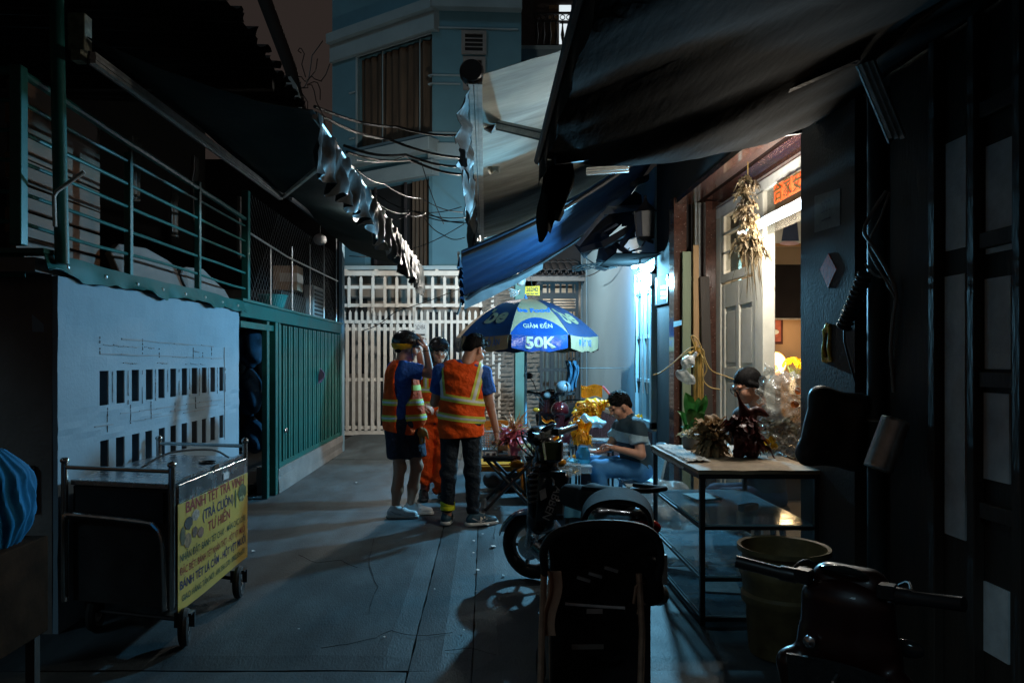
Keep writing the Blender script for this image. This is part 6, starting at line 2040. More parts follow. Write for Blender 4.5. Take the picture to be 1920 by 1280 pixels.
    # rider side: inner panel, key switch, hook, cables
    B(MB().grid(lambda u, v: (.285 + .03 * math.cos((u - .5) * 3) - .06 * (v - .5), (u - .5) * .30 * slim, .46 + .32 * v), 8, 6, thick=.01), 'inner_panel', M('ribbed_dark_plastic', (.02, .02, .021), .45, var=.3, scale=30, bump=.4))
    B(MB().box((.26, -.13 * slim, .50), (.30, -.02, .60)), 'glove_box', M('ribbed_dark_plastic'), t, False, .008)
    B(MB().lathe((.30, .09, .82), [(.02, 0), (.02, .012), (.006, .02)], 12, axis=(-1, 0, 0)), 'key_switch', m_steel)
    B(MB().tube([(.28, 0, .74), (.24, 0, .73), (.23, 0, .70), (.25, 0, .69)], .007, 6), 'bag_hook', m_steel)
    for k in range(4):
        s_ = -1 if k % 2 else 1
        B(MB().tube(spl([H(.02, .19 * s_, .03), H(.10 + .02 * k, .15 * s_, .06 - .02 * k), H(.13, .06 * s_, -.02 - .03 * k), hp + Vector((.06, .02 * s_, -.16))]), .005, 6), 'control_cable', m_wire)
    for s_ in (-1, 1):
        B(MB().bar(H(-.01, .10 * s_, .035), H(-.01, .155 * s_, .037), .055, .045), 'switch_cluster', m_black, t, False, .006)
        B(MB().tube([(.0, .19 * s_, .30), (-.12, .17 * s_, .34), (-.5, .16 * s_, .55)], .006, 6), 'side_trim', m_steel)
        B(MB().box((-.28, .17 * s_ - .03, .22), (-.20, .17 * s_ + .03, .24)), 'foot_peg', m_black, t, False)
    if lettered:
        # letters running down the rider side of the front shield
        lo_ = Vector((.262, .0, .58))
        lettering(lettered, .075, M('silver_print', (.42, .42, .42), .4, bump=0), t, plane_fn(lo_, (0, .42, -.9), (0, -.9, -.42)), width=.22, bold=.0006).location = (0, 0, 0)
        B(MB().prism([(.262, .085, .66), (.262, .045, .68), (.262, .035, .62), (.262, .075, .60)], (.004, 0, 0)), 'sticker', M('white_sticker', (.5, .5, .5), .5), t, False)
    return t
p_black = M('gloss_black_paint', (.010, .010, .011), .22, var=.3, bump=0, coat=.4)
p_blue = M('dark_blue_paint', (.012, .05, .10), .2, var=.2, bump=0, coat=.5)
p_red = M('dark_red_paint', (.02, .003, .0025), .4, var=.2, bump=0, coat=.15)
p_maroon = M('maroon_paint', (.03, .005, .006), .18, var=.2, bump=0, coat=.6)
hd_ = math.atan2(.957, -.29)
s1 = scooter('black scooter with blue mudguard parked beside the baby stroller', (.50, 4.5, 0), hd_, p_black, p_blue, .225, 'ABBEN', mirrors=False, steer=.75, slim=.62)
s2 = scooter('dark maroon scooter parked by the pale wall behind the work table', (1.02, 10.6, 0), math.radians(-112), p_maroon, p_maroon, .235)
s3 = scooter('dark red scooter cropped by the bottom of the picture', (.80, 1.86, 0), math.radians(48), p_red, p_red, .235, mirrors=False, scale=.86, smoked=True, seatmat=M('dark_red_seat', (.006, .002, .002), .8, var=.3, spec=.08))

# front bag/box hanging on the black scooter: dashboard pod and phone holder
# number disc and small bits hung on the near scooter are part of it
pod = s1
v, f = sdf([cap((.30, -.05, .93), (.30, .05, .93), .04, .04), cap((.29, -.04, .87), (.29, .04, .87), .04, .04)], .01, .03)
link('instrument_pod', vf_mesh('pod', [(v, f)]), p_black, s1, world=False)
MB().prism([(.262, -.07, .965), (.262, .06, .965), (.245, .05, .86), (.245, -.06, .86)], (.01, 0, .004)).build('instrument_glass', M('green_black_glass', (.03, .04, .02), .12, bump=0), s1, world=False)
for sgn_ in (-1, 1):
    MB().bar((.258, .066 * sgn_ - .005, .965), (.241, .056 * sgn_ - .005, .86), .008, .012).build('instrument_rim', m_steel, s1, world=False)
for k in range(7):
    MB().bar((.26, .10, .60 + .035 * k), (.24, .16, .60 + .035 * k), .02, .01).build('cooling_fin', M('grey_fin', (.06, .06, .06), .4, metal=.6), s1, world=False)

# helmets and jacket on the far scooter
def helmet_shell(c, r, mat, par, nm='shell', rot=0.0, cutz=-.3):
    c = Vector(c)
    v, f = sdf([ell(c, (r, r * 1.12, r * .95))], r / 10, 0, clip=[(c + Vector((0, 0, r * cutz)), (0, -.15, -1))])
    return link(nm, vf_mesh(nm, [(v, f)]), mat, par)
h1 = thing('dark_red_helmet', 'glossy dark red helmet hanging on the far scooter', 'helmet', U(1050, 768, 9.6))
helmet_shell(U(1050, 768, 9.6), .115, M('gloss_dark_red', (.05, .004, .005), .12, bump=0, coat=.7), h1, cutz=-.6)
MB().ring(U(1050, 764, 9.6) + Vector((0, 0, -.05)), (0, .15, 1), .11, .008, 24, 6).build('trim', m_black, h1)
h2 = thing('white_helmet', 'pale blue white helmet hanging above the dark red helmet', 'helmet', U(1058, 728, 9.7))
helmet_shell(U(1056, 727, 9.7), .10, M('pale_helmet_shell', (.13, .17, .20), .25, bump=0), h2, cutz=-.7)
MB().prism([U(1062, 715, 9.6), U(1066, 722, 9.6), U(1064, 742, 9.6), U(1058, 744, 9.6)], (0, .02, 0)).build('lining', m_black, h2)
jc = thing('hanging_jacket', 'blue jacket hanging on hooks beside the pale wall', 'jacket', U(1072, 700, 9.8))
def jk(u, v):
    p = U(1062 + 22 * u + 4 * math.sin(v * 5) - 3 * (1 - v) , 676 + 66 * v * (1 - .25 * u), 9.8)
    return p + Vector((0, .05 * math.sin(u * 15 + v * 2), 0))
MB().grid(jk, 20, 14, thick=.012).build('cloth', M('blue_jacket_cloth', (.012, .06, .11), .8, var=.25, scale=8, bump=.3), jc, smooth=True)
for a in (1064, 1072, 1082):
    MB().tube([U(a, 684, 9.75), U(a + 2, 675, 9.75), U(a + 5, 670, 9.75)], .008, 6).build('hook', m_steel, jc)
MB().tube([U(1058, 690, 9.85), U(1090, 690, 9.85), Vector((1.9, 9.85, U(1090, 690, 9.85).z))], .006, 6).build('rod', m_black, jc)

# ------------------------------------------------------------------ baby stroller, seen from behind
st_ = thing('baby_stroller', 'dark folding baby stroller with arched canopy seen from behind', 'stroller', (.47, 3.05, 0))
m_sfab = M('black_stroller_fabric', (.022, .021, .021), .85, spec=.12, var=.4, scale=9, bump=.35, bscale=55)
m_sframe = M('bronze_tube', (.45, .29, .20), .45, metal=.3, var=.3, scale=20)
def SU(px, py, D=3.0):
    return U(px, py, D)
# push handle
hb_ = [SU(1022, 1075, 2.92), SU(1020, 1030, 2.88), SU(1042, 1000, 2.86), SU(1090, 985, 2.85), SU(1150, 982, 2.85), SU(1205, 990, 2.86), SU(1232, 1012, 2.88), SU(1238, 1050, 2.92), SU(1232, 1085, 2.94)]
MB().tube(spl(hb_), .017, 10).build('push_handle', M('foam_grip', (.018, .017, .017), .55, bump=.2), st_, smooth=True)
# arched canopy hoop further forward
def hood(u, v):
    a = math.pi * (.02 + .96 * u)
    R = .165 * (1 + .12 * math.sin(a) ** 6)
    return SU(1157 - 64 * math.cos(a) * (1 - .04 * v), 1000 - 82 * math.sin(a) ** .55 + 24 * v * (.3 + .7 * math.sin(a)), 3.45 - .30 * v)
MB().grid(hood, 26, 5, thick=.014).build('canopy', m_sfab, st_, smooth=True)
MB().tube([hood(i / 20, 0) for i in range(21)], .014, 8).build('canopy_hoop', m_black, st_, smooth=True)
MB().tube([hood(i / 20, .9) + Vector((0, -.01, 0)) for i in range(21)], .009, 8).build('canopy_hoop', m_black, st_, smooth=True)
# seat back sheet
def sback(u, v):
    px = 1024 + 212 * u + (8 * math.sin(v * 3) if u < .5 else -8 * math.sin(v * 3))
    return SU(px, 1003 + 130 * v - 18 * math.sin(math.pi * u) * (1 - v) + 3 * math.sin(u * 22) * v, 3.0 + .10 * math.sin(math.pi * u) + .02 * math.sin(u * 14 + v * 9))
MB().grid(sback, 26, 14, thick=.012).build('seat_back', m_sfab, st_, smooth=True)
MB().tube([SU(1060, 1131, 2.95), SU(1120, 1136, 2.97), SU(1172, 1139, 2.95)], .006, 6).build('reflective_piping', M('grey_piping', (.75, .75, .75), .4), st_)
MB().prism([SU(1100, 1141, 2.95), SU(1130, 1141, 2.95), SU(1130, 1150, 2.95), SU(1100, 1150, 2.95)], (0, .004, 0)).build('label_patch', M('grey_patch', (.4, .34, .31), .7), st_)
for a in (1094, 1116, 1146):
    MB().cbox(SU(a, 1085 - (a - 1094) * .35, 2.94), (.055, .01, .012), (0, .3, 0)).build('buckle', m_alu, st_)
# lower storage sheet
def low(u, v):
    return SU(1032 + 188 * u, 1128 + 212 * v, 3.02 + .12 * math.sin(math.pi * u) + .03 * math.sin(v * 8 + u * 5))
MB().grid(low, 18, 12, thick=.01).build('storage_panel', m_sfab, st_, smooth=True)
MB().prism([SU(1072, 1208, 3.0), SU(1132, 1207, 3.0), SU(1132, 1216, 3.0), SU(1072, 1217, 3.0)], (0, .004, 0)).build('label_patch', M('dark_patch', (.18, .16, .14), .7), st_)
# legs
for s, (xa, xb) in ((0, (1020, 1012)), (1, (1198, 1200))):
    MB().tube([SU(xa, 1075, 2.92), SU(xb + 4, 1180, 2.90), SU(xb, 1330, 2.86), SU(xb, 1390, 2.84)], .013, 8).build('rear_leg', m_sframe, st_, smooth=True)
    MB().tube([SU(xa + 12, 1090, 2.95), SU(xa + 14, 1250, 3.2), SU(xa + 14, 1300, 3.45)], .011, 8).build('front_leg', m_sframe, st_, smooth=True)
MB().grid(lambda u, v: SU(1026 + 26 * u - 8 * v + 5 * math.sin(v * 6), 1070 + 120 * v, 2.9 + .03 * math.sin(u * 5)), 6, 12, thick=.006).build('side_strap', M('tan_strap', (.5, .32, .22), .8), st_, smooth=True)
MB().tube([SU(1188, 1130, 2.93), SU(1192, 1100, 2.91), SU(1199, 1090, 2.9), SU(1201, 1130, 2.91), SU(1196, 1150, 2.92)], .006, 6).build('strap_loop', M('tan_strap'), st_)
v, f = sdf([cap(SU(1215, 1060, 2.98), SU(1222, 1110, 2.98), .045, .05)], .01, .02)
link('side_bag', vf_mesh('bag', [(v, f)]), m_sfab, st_)
for x, y in ((.24, 2.80), (.62, 2.80), (.26, 3.5), (.6, 3.5)):
    w = MB().ring((x, y, .075), (1, 0, 0), .055, .02, 22, 8).build('wheel', m_rubber, st_, smooth=True)
    MB().lathe((x - .01, y, .075), [(.045, 0), (.045, .02)], 16, axis=(1, 0, 0)).build('hub', m_alu, w)
MB().tube([(.24, 2.82, .08), (.62, 2.82, .08)], .01, 8).build('axle', m_sframe, st_)

# ------------------------------------------------------------------ tables and work clutter
ft = thing('folding_table', 'low black folding table with crossed legs behind the people', 'table', (.24, 7.5, 0))
MB().box((-.03, 7.22, .535), (.52, 7.85, .56)).build('table_top', M('glossy_black_top', (.02, .02, .022), .2, bump=0), ft, bevel=.005)
MB().box((-.02, 7.25, .50), (.51, 7.28, .535)).build('apron', m_black, ft)
for y in (7.28, 7.8):
    MB().tube([(.0, y, .02), (.48, y, .52)], .016, 8).build('leg', m_black, ft)
    MB().tube([(.48, y + .03, .02), (.0, y + .03, .52)], .016, 8).build('leg', m_black, ft)
MB().tube([(.0, 7.28, .03), (.0, 7.8, .03)], .014, 8).build('foot_bar', m_black, ft)
MB().tube([(.48, 7.3, .03), (.48, 7.83, .03)], .014, 8).build('foot_bar', m_black, ft)
# orange plastic chair
oc = thing('orange_plastic_chair', 'orange plastic chair half hidden behind the folding table', 'chair', (.16, 8.15, 0))
m_or = M('orange_plastic', (.62, .20, .012), .38, var=.12, scale=5, bump=.05)
MB().grid(lambda u, v: (-.10 + .50 * u, 7.95 + .45 * v, .375 - .02 * math.sin(math.pi * u) * math.sin(math.pi * v)), 10, 8, thick=.02).build('seat', m_or, oc, smooth=True)
MB().box((-.11, 7.93, .30), (.41, 7.96, .36)).build('apron', m_or, oc, bevel=.006)
for x, y in ((-.09, 7.97), (.39, 7.97), (-.07, 8.38), (.37, 8.38)):
    MB().bar((x, y, .36), (x + (-.025 if x < .1 else .025), y + (-.02 if y < 8.1 else .02), 0), .05, .035, w2=.04, h2=.03).build('leg', m_or, oc, bevel=.004)
for k in range(5):
    x = -.09 + .12 * k
    MB().bar((x, 8.40, .37), (x, 8.46, .72), .055, .014).build('back_slat', m_or, oc)
MB().grid(lambda u, v: (-.12 + .54 * u, 8.46 + .02 * math.sin(math.pi * u), .70 + .07 * v + .03 * math.sin(math.pi * u)), 12, 3, thick=.02).build('back_rail', m_or, oc, smooth=True)
# arm rest that shows left of the table
MB().tube([(-.12, 7.97, .36), (-.13, 8.0, .56), (-.13, 8.25, .58), (-.12, 8.44, .58)], .022, 8).build('armrest', m_or, oc, smooth=True)
# white perforated plastic basket
wb = thing('perforated_basket', 'white perforated plastic basket standing on the folding table', 'basket', (.06, 7.7, .56))
def bask(u, v):
    return (-.03 + .20 * u + .02 * (u - .5) * v, 7.62 - .02 * v, .565 + .19 * v)
mb = MB()
m_bk = M('white_basket_plastic', (.55, .58, .6), .4)
for i in range(9):
    a = i / 8
    mb.bar(bask(a, 0), bask(a, 1), .010, .006)
for j in range(8):
    mb.bar(bask(0, j / 7), bask(1, j / 7), .006, .012)
mb.build('front_lattice', m_bk, wb)
MB().box((-.04, 7.64, .562), (.18, 7.80, .572)).build('base', m_bk, wb)
MB().box((-.045, 7.60, .75), (.19, 7.625, .765)).build('rim', m_bk, wb)
for x in (-.04, .175):
    MB().box((x, 7.63, .572), (x + .008, 7.80, .755)).build('side', m_bk, wb)
# brown paper bag
kb = MB()
kb.prism([U(933, 845, 7.5), U(953, 845, 7.5), U(950, 805, 7.5), U(944, 797, 7.5), U(938, 812, 7.5)], (0, .12, 0))
tag(kb.build('paper_bag', M('kraft_paper', (.30, .17, .07), .8, var=.2, scale=9), bevel=.004), 'brown folded paper bag on the folding table', 'bag')
# price card
pc = thing('printed_card', 'small printed white card standing at the table edge', 'card', U(921, 850, 7.25))
MB().prism([U(908, 861, 7.25), U(933, 860, 7.25), U(930, 846, 7.28), U(910, 847, 7.28)], (0, .006, 0)).build('card', M('white_card', (.55, .56, .55), .6), pc)
for k in range(2):
    MB().prism([U(911 + 11 * k, 858, 7.243), U(919 + 11 * k, 858, 7.243), U(918 + 11 * k, 849, 7.26), U(912 + 11 * k, 849, 7.26)], (0, .002, 0)).build('print_block', m_ink, pc)

# pink paper dragon on the table
pd = thing('pink_paper_dragon', 'pink and peach frilled paper dragon head on the folding table', 'paper figure', (.25, 7.35, .56))
c = U(965, 825, 7.3)
v, f = sdf([ell(c, (.06, .05, .08)), cap(c, U(982, 845, 7.25), .05, .02), cap(U(965, 855, 7.3), c, .03, .05)], .009, .03, fold=folds(.008, 70, 3))
link('head', vf_mesh('head', [(v, f)]), m_ppap, pd)
frills('frill', c + Vector((-.02, -.03, .03)), 80, .17, .035, m_ppap, pd, 1.1, .2, 1.0, seed=5)
frills('frill', c + Vector((.0, -.02, .10)), 40, .18, .025, m_opap, pd, 1.5, .0, .8, seed=6)
frills('frill', U(982, 835, 7.25), 14, .10, .04, m_cpap, pd, .6, .5, seed=7)
frills('frill', c + Vector((-.07, 0, .0)), 16, .14, .04, m_rpap, pd, .8, .3, seed=9)
frills('tassel', U(972, 858, 7.2), 16, .09, .02, m_rpap, pd, -.4, .8, seed=10)
for (a, b) in ((988, 770), (975, 778), (985, 790)):
    MB().tube([c + Vector((0, 0, .05)), U((a + 965) / 2, (b + 800) / 2, 7.3), U(a, b, 7.3)], [.007, .005, .003], 5).build('feeler', m_opap, pd)
tag(MB().bar(U(975, 845, 7.15), U(984, 868, 7.1), .012, .045).build('scraper_blade', m_steel), 'flat grey blade lying before the pink paper dragon', 'tool')

# bench with pots and boxes
wbn = thing('work_bench', 'low pale wooden work bench in front of the seated man', 'bench', (.95, 7.5, 0))
for k in range(3):
    MB().box((.74 , 7.22 + .2 * k, .435), (1.15, 7.415 + .2 * k, .46)).build('plank', M('pale_bench_wood', (.42, .36, .28), .6, var=.2, scale=5, stretch=(.2, 2, 2)), wbn, bevel=.003)
for x in (.77, 1.12):
    for y in (7.26, 7.78):
        MB().box((x - .02, y - .02, 0), (x + .02, y + .02, .434)).build('leg', m_darkwood, wbn)
MB().box((.76, 7.24, .38), (1.13, 7.265, .434)).build('apron', M('pale_bench_wood'), wbn)
m_clear = film('clear_box_plastic', (.55, .62, .66), .30, .10, .2, 18)
def clearbox(px, py, D, w, d, h, lab, fill=None):
    t = thing('clear_plastic_box', lab, 'box', U(px, py, D), 'clear plastic boxes on the work tables')
    c = U(px, py, D)
    mb = MB()
    x0, x1, y0, y1, z0, z1 = c.x - w / 2, c.x + w / 2, c.y - d / 2, c.y + d / 2, c.z, c.z + h
    mb.box((x0, y0, z0), (x1, y1, z1))
    mb.build('tub', m_clear, t, bevel=.006)
    MB().box((x0 - .006, y0 - .006, z1 + .001), (x1 + .006, y1 + .006, z1 + .012)).build('lid', film('clear_lid', (.6, .68, .72), .5, .12, .2, 14), t, bevel=.003)
    if fill:
        mb = MB()
        for k in range(14):
            mb.ell((random.uniform(x0 + .02, x1 - .02), random.uniform(y0 + .02, y1 - .02), z0 + .018 + random.uniform(0, h * .35)), (.014, .014, .012), 7, 5)
        mb.build('small_pieces', fill, t)
    return t
dkg = M('dark_green_bits', (.03, .05, .03), .4)
gld = M('golden_bits', (.4, .25, .07), .3, metal=.4)
for (px, py, w, h, lab, fl_) in ((1052, 870, .13, .065, 'bottom clear box of the stack beside the glue bottle', dkg), (1052, 856, .125, .055, 'middle clear box of the stack beside the glue bottle', dkg), (1052, 844, .12, .05, 'top clear box of the stack beside the glue bottle', dkg)):
    clearbox(px, py, 7.05, w, .12, h, lab, fl_)
# lower front tray table with tubs
lt = thing('low_side_table', 'low blue covered side table crowded with plastic tubs', 'table', (.95, 6.75, 0))
MB().box((.68, 6.45, .27), (1.20, 7.05, .30)).build('top', M('pale_blue_cover', (.22, .38, .46), .5, var=.2, scale=6), lt, bevel=.005)
MB().grid(lambda u, v: (.68 + .52 * u, 6.445 - .012 * math.sin(u * 30) * v, .29 - .16 * v), 24, 4, thick=.003).build('cloth_skirt', M('blue_skirt', (.05, .20, .30), .6), lt, smooth=True)
MB().grid(lambda u, v: (1.203 + .01 * math.sin(u * 30) * v, 6.45 + .6 * u, .29 - .14 * v), 24, 4, thick=.003).build('cloth_skirt', M('blue_skirt'), lt, smooth=True)
for x in (.71, 1.17):
    for y in (6.5, 7.0):
        MB().box((x - .015, y - .015, 0), (x + .015, y + .015, .27)).build('leg', m_darkwood, lt)
clearbox(1054, 893, 6.7, .16, .13, .06, 'clear box with shiny bits at the left of the low side table', gld)
clearbox(1054, 880, 6.7, .15, .12, .05, 'upper clear box stacked at the left of the low side table', dkg)
clearbox(1078, 890, 6.85, .10, .10, .09, 'tall clear tub holding golden beads in the middle', gld)
clearbox(1096, 886, 6.95, .12, .10, .06, 'clear box next to the tall golden bead tub', None)
bowl = thing('plastic_bowl', 'shallow clear plastic bowl at the right of the low side table', 'bowl', (1.05, 6.7, .3))
MB().lathe((1.0, 6.6, .302), [(.045, 0), (.07, .05), (.078, .055), (.065, .048), (.04, .006), (0, .006)], 20).build('bowl_body', m_clear, bowl, smooth=True)
m_lid = M('milky_lid', (.55, .6, .62), .35)
for k, (px, py) in enumerate(((1076, 897), (1086, 894), (1097, 896), (1080, 902), (1092, 903), (1103, 900), (1085, 908), (1074, 905))):
    D = 6.62 - .04 * (k // 3)
    c = U(px, py, D)
    c.z = .302
    o = MB().lathe(c, [(.034, 0), (.036, .035), (.041, .036), (.041, .046), (.0, .047)], 20).build('lidded_tub', m_lid, smooth=True)
    tag(o, ['small lidded tub at the back left of the tub cluster', 'small lidded tub at the back middle of the tub cluster', 'small lidded tub at the back right of the tub cluster', 'small lidded tub in the middle row, left', 'small lidded tub in the middle row, centre', 'small lidded tub at the right end of the tub cluster', 'small lidded tub nearest the stroller canopy', 'small lidded tub at the front left of the cluster'][k], 'tub', 'small lidded tubs on the side table')
# glue bottle
gb = thing('glue_bottle', 'small white glue bottle with an orange label on the work bench', 'bottle', (.82, 7.15, .46))
c = U(1071, 863, 7.15)
c.z = .462
MB().lathe(c, [(.02, 0), (.022, .01), (.022, .065), (.012, .085)], 14).build('flask', M('white_bottle_plastic', (.6, .62, .6), .35), gb, smooth=True)
MB().lathe(c + Vector((0, 0, .085)), [(.012, 0), (.010, .02), (.003, .09)], 12).build('nozzle', M('white_bottle_plastic'), gb, smooth=True)
MB().lathe(c + Vector((0, 0, .02)), [(.0228, 0), (.0228, .032)], 14, cap=False).build('printed_label', M('orange_label', (.6, .25, .04), .5), gb, smooth=True)
# blue jar
bj = thing('blue_jar', 'clear blue plastic jar of water on the work bench', 'jar', (.95, 7.3, .46))
c = U(1093, 862, 7.2)
c.z = .462
MB().lathe(c, [(.066, 0), (.07, .01), (.07, .06), (.066, .07), (.07, .08), (.07, .145), (.05, .17), (.05, .19)], 24).build('jar_body', M('blue_clear_plastic', (.05, .34, .6), .12, trans=.55, bump=.1, bscale=20), bj, smooth=True)
tag(MB().prism([U(1060, 868, 7.1), U(1078, 872, 7.05), U(1084, 866, 7.12), U(1068, 862, 7.2)], (0, 0, .03)).build('tool_tray', M('blue_tray', (.06, .3, .42), .4), bevel=.004), 'small blue tray holding tools beside the glue bottle', 'tray')
# yellow paper dragon in front of him
yd = thing('yellow_paper_dragon', 'bright yellow cut paper dragon held above the blue jar', 'paper figure', U(1090, 830, 7.15))
def ypl(u, v):
    p = U(1074 + 32 * u + 3 * math.sin(v * 9), 787 + 46 * v - 6 * math.sin(u * 6) * (v < .1), 7.1)
    return p + Vector((0, .03 * math.sin(u * 11 + 3 * v), 0))
MB().grid(ypl, 14, 12, thick=.006).build('paper_sheet', m_ypap, yd, smooth=True)
frills('frill', U(1090, 808, 7.06), 70, .10, .03, m_ypap, yd, -.6, .7, .7, seed=12)
frills('frill', U(1078, 795, 7.06), 10, .10, .03, m_ypap, yd, .5, .2, .7, seed=13)
yd2 = thing('yellow_paper_scrap', 'curled yellow paper strip beside the scooter torch', 'paper', U(1033, 790, 7.6))
MB().grid(lambda u, v: U(1016 + 26 * u, 780 + 14 * u + 8 * v * (1 - u) + 4 * math.sin(u * 6), 7.6 + .04 * math.sin(v * 4)), 12, 3, thick=.003).build('strip', m_ypap, yd2, smooth=True)
MB().grid(lambda u, v: U(1032 + 16 * u, 818 + 7 * v + 3 * math.sin(u * 5), 7.6 + .04 * math.sin(v * 4)), 8, 3, thick=.003).build('strip', m_ypap, yd2, smooth=True)
# big yellow lion costume behind
yl = thing('yellow_lion_costume', 'large ornate yellow paper lion head behind the seated man', 'lion head', U(1110, 790, 8.3))
c = U(1106, 765, 8.3)
v, f = sdf([ell(c, (.15, .10, .11)), ell(U(1098, 782, 8.2), (.11, .07, .07))], .013, .05, fold=folds(.02, 60, 4))
link('head', vf_mesh('head', [(v, f)]), m_ypap, yl)
MB().grid(lambda u, v: U(1089 + 39 * u, 722 + 22 * v + 2 * math.sin(u * 7), 8.2 + .03 * math.sin(u * 6)), 14, 8, thick=.01).build('forehead_band', M('yellow_mesh_cloth', (.85, .34, .01), .6, var=.2, scale=60), yl, smooth=True)
for k in range(10):
    MB().ell(U(1091 + 4 * k, 727 + 1.5 * (k % 2), 8.17), (.008, .008, .008), 6, 5).build('bead', m_ypap, yl)
for k in range(7):
    MB().ring(U(1086 + 9 * (k % 4), 760 + 16 * (k // 4), 8.13), (.1 * (k % 3), -1, .2), .035 - .004 * (k % 3), .011, 16, 6).build('scroll', m_ypap, yl, smooth=True)
frills('frill', c + Vector((-.05, -.1, -.02)), 220, .15, .05, m_ypap, yl, .8, .5, 1.3, seed=15)
frills('frill', c + Vector((.15, -.05, .05)), 30, .15, .05, m_ypap, yl, 1.0, .3, seed=16)
MB().tube([U(1130, 724, 8.4), U(1142, 738, 8.4), U(1158, 752, 8.4), U(1168, 762, 8.4), U(1165, 770, 8.4), U(1154, 768, 8.4)], .013, 8).build('pink_ribbon', M('pink_ribbon', (.5, .1, .14), .5), yl, smooth=True)
# second, far table with blue bundle
tt = thing('tray_table', 'grey metal tray table behind the seated man with a pale blue bundle', 'table', (1.15, 7.95, 0))
MB().box((.95, 7.75, .62), (1.36, 8.1, .645)).build('tray', m_steel, tt, bevel=.006)
for x in (.98, 1.33):
    for y in (7.8, 8.06):
        MB().tube([(x, y, 0), (x, y, .62)], .012, 8).build('leg', m_black, tt)
v, f = sdf([ell(U(1105, 790, 7.9), (.11, .1, .05)), ell(U(1120, 793, 7.85), (.09, .09, .04)), ell(U(1095, 785, 7.9), (.05, .06, .06))], .01, .04, fold=folds(.012, 60, 7))
tag(link('plastic_bundle', vf_mesh('bundle', [(v, f)]), M('pale_blue_plastic', (.35, .55, .66), .3, var=.2, bump=.4, bscale=20)), 'crumpled pale blue plastic bundle on the tray table', 'bundle')
# grey toolbox
tb = thing('grey_toolbox', 'grey tool box with a handle on the ground beyond the pink dragon', 'tool box', (.6, 8.0, 0))
MB().box((.46, 7.9, .42), (.78, 8.15, .56)).build('box', M('grey_tool_plastic', (.10, .11, .11), .5, var=.3, scale=15), tb, bevel=.01)
MB().box((.455, 7.895, .562), (.785, 8.155, .60)).build('lid', M('grey_tool_lid', (.16, .17, .17), .5, var=.3, scale=15), tb, bevel=.008)
MB().tube([(.52, 8.0, .6), (.54, 8.0, .66), (.70, 8.0, .66), (.72, 8.0, .6)], .01, 8).build('handle', m_black, tb)
MB().box((.44, 7.88, 0), (.80, 8.17, .418)).build('crate', m_darkwood, tb, bevel=.005)
fs_ = MB().tube([U(990, 787, 8.1), U(999, 822, 8.1)], .012, 8).build('metal_rod', m_alu)
tag(fs_, 'short pale metal rod leaning by the umbrella pole', 'rod')
# seat stool for the man is built with him
# yellow paper behind him on the right
o = frills('yellow_cut_paper', U(1190, 785, 7.7), 16, .09, .06, m_ypap, None, .8, .2, seed=19)
tag(o, 'small yellow cut paper behind the shoulder of the seated man', 'paper')
# dark bag below bench etc.
v, f = sdf([ell((.30, 8.5, .12), (.25, .15, .13)), ell((.1, 8.6, .1), (.12, .12, .1))], .015, .05, fold=folds(.012, 40, 1))
tag(link('dark_sack', vf_mesh('sack', [(v, f)]), M('dark_sack_cloth', (.05, .05, .055), .8)), 'dark sack lying on the ground under the orange chair', 'sack')

# ------------------------------------------------------------------ small goods crowding the stall
rg = random.Random(31)
goods = [('red tinsel garland heaped beside the grey tool box', 'garland', U(1003, 815, 7.9), m_rpap, 40, .08), ('gold foil rosette lying on the work bench', 'rosette', Vector((.90, 7.62, .49)), m_ypap, 30, .06),
         ('heap of peach paper petals on the folding table', 'paper', Vector((.36, 7.62, .59)), m_opap, 26, .07), ('cream paper fringe hanging off the folding table', 'paper', Vector((.47, 7.3, .60)), m_cpap, 22, .08),
         ('pink tissue tuft on top of the grey tool box', 'paper', Vector((.60, 8.0, .66)), m_ppap, 24, .06), ('yellow tissue tuft beside the clear boxes', 'paper', Vector((.72, 7.35, .50)), m_ypap, 22, .05)]
for k, (lab, cat, p, mat, n, L_) in enumerate(goods):
    tag(frills('paper_tuft', p, n, L_, .03, mat, None, .8, .5, seed=80 + k), lab, cat)
small = [('white carton on the ground left of the work bench', (.64, 7.45, 0), (.14, .2, .16), (.4, .42, .42)), ('brown carton stacked on the white carton', (.65, 7.46, .162), (.12, .16, .1), (.25, .15, .08)),
         ('blue plastic crate under the work bench', (.96, 7.5, 0), (.26, .3, .2), (.02, .12, .3)), ('flat red box on the tray table', (1.03, 7.85, .647), (.1, .14, .05), (.3, .03, .03)),
         ('grey box below the tray table', (1.15, 7.95, 0), (.25, .22, .3), (.12, .12, .13)), ('small white box behind the blue jar', (1.06, 7.6, .462), (.09, .1, .07), (.5, .52, .52)),
         ('green tin beside the grey tool box', (.86, 8.05, 0), (.13, .13, .42), (.03, .1, .05))]
for k, (lab, p, s_, col) in enumerate(small):
    t = thing('goods_box', lab, 'box', p)
    z_ = p[2] + .002
    MB().cbox((p[0], p[1], z_ + s_[2] / 2), s_, (0, 0, rg.uniform(-.3, .3))).build('box_body', M('goods_%d' % k, col, .6, var=.2, scale=14), t, bevel=.005)
    MB().cbox((p[0], p[1] - .001, z_ + s_[2] * .55), (s_[0] * .6, s_[1] * 1.04, s_[2] * .3), (0, 0, 0)).build('printed_label', M('goods_label_%d' % k, (.5, .48, .42), .6, var=.5, scale=50), t)
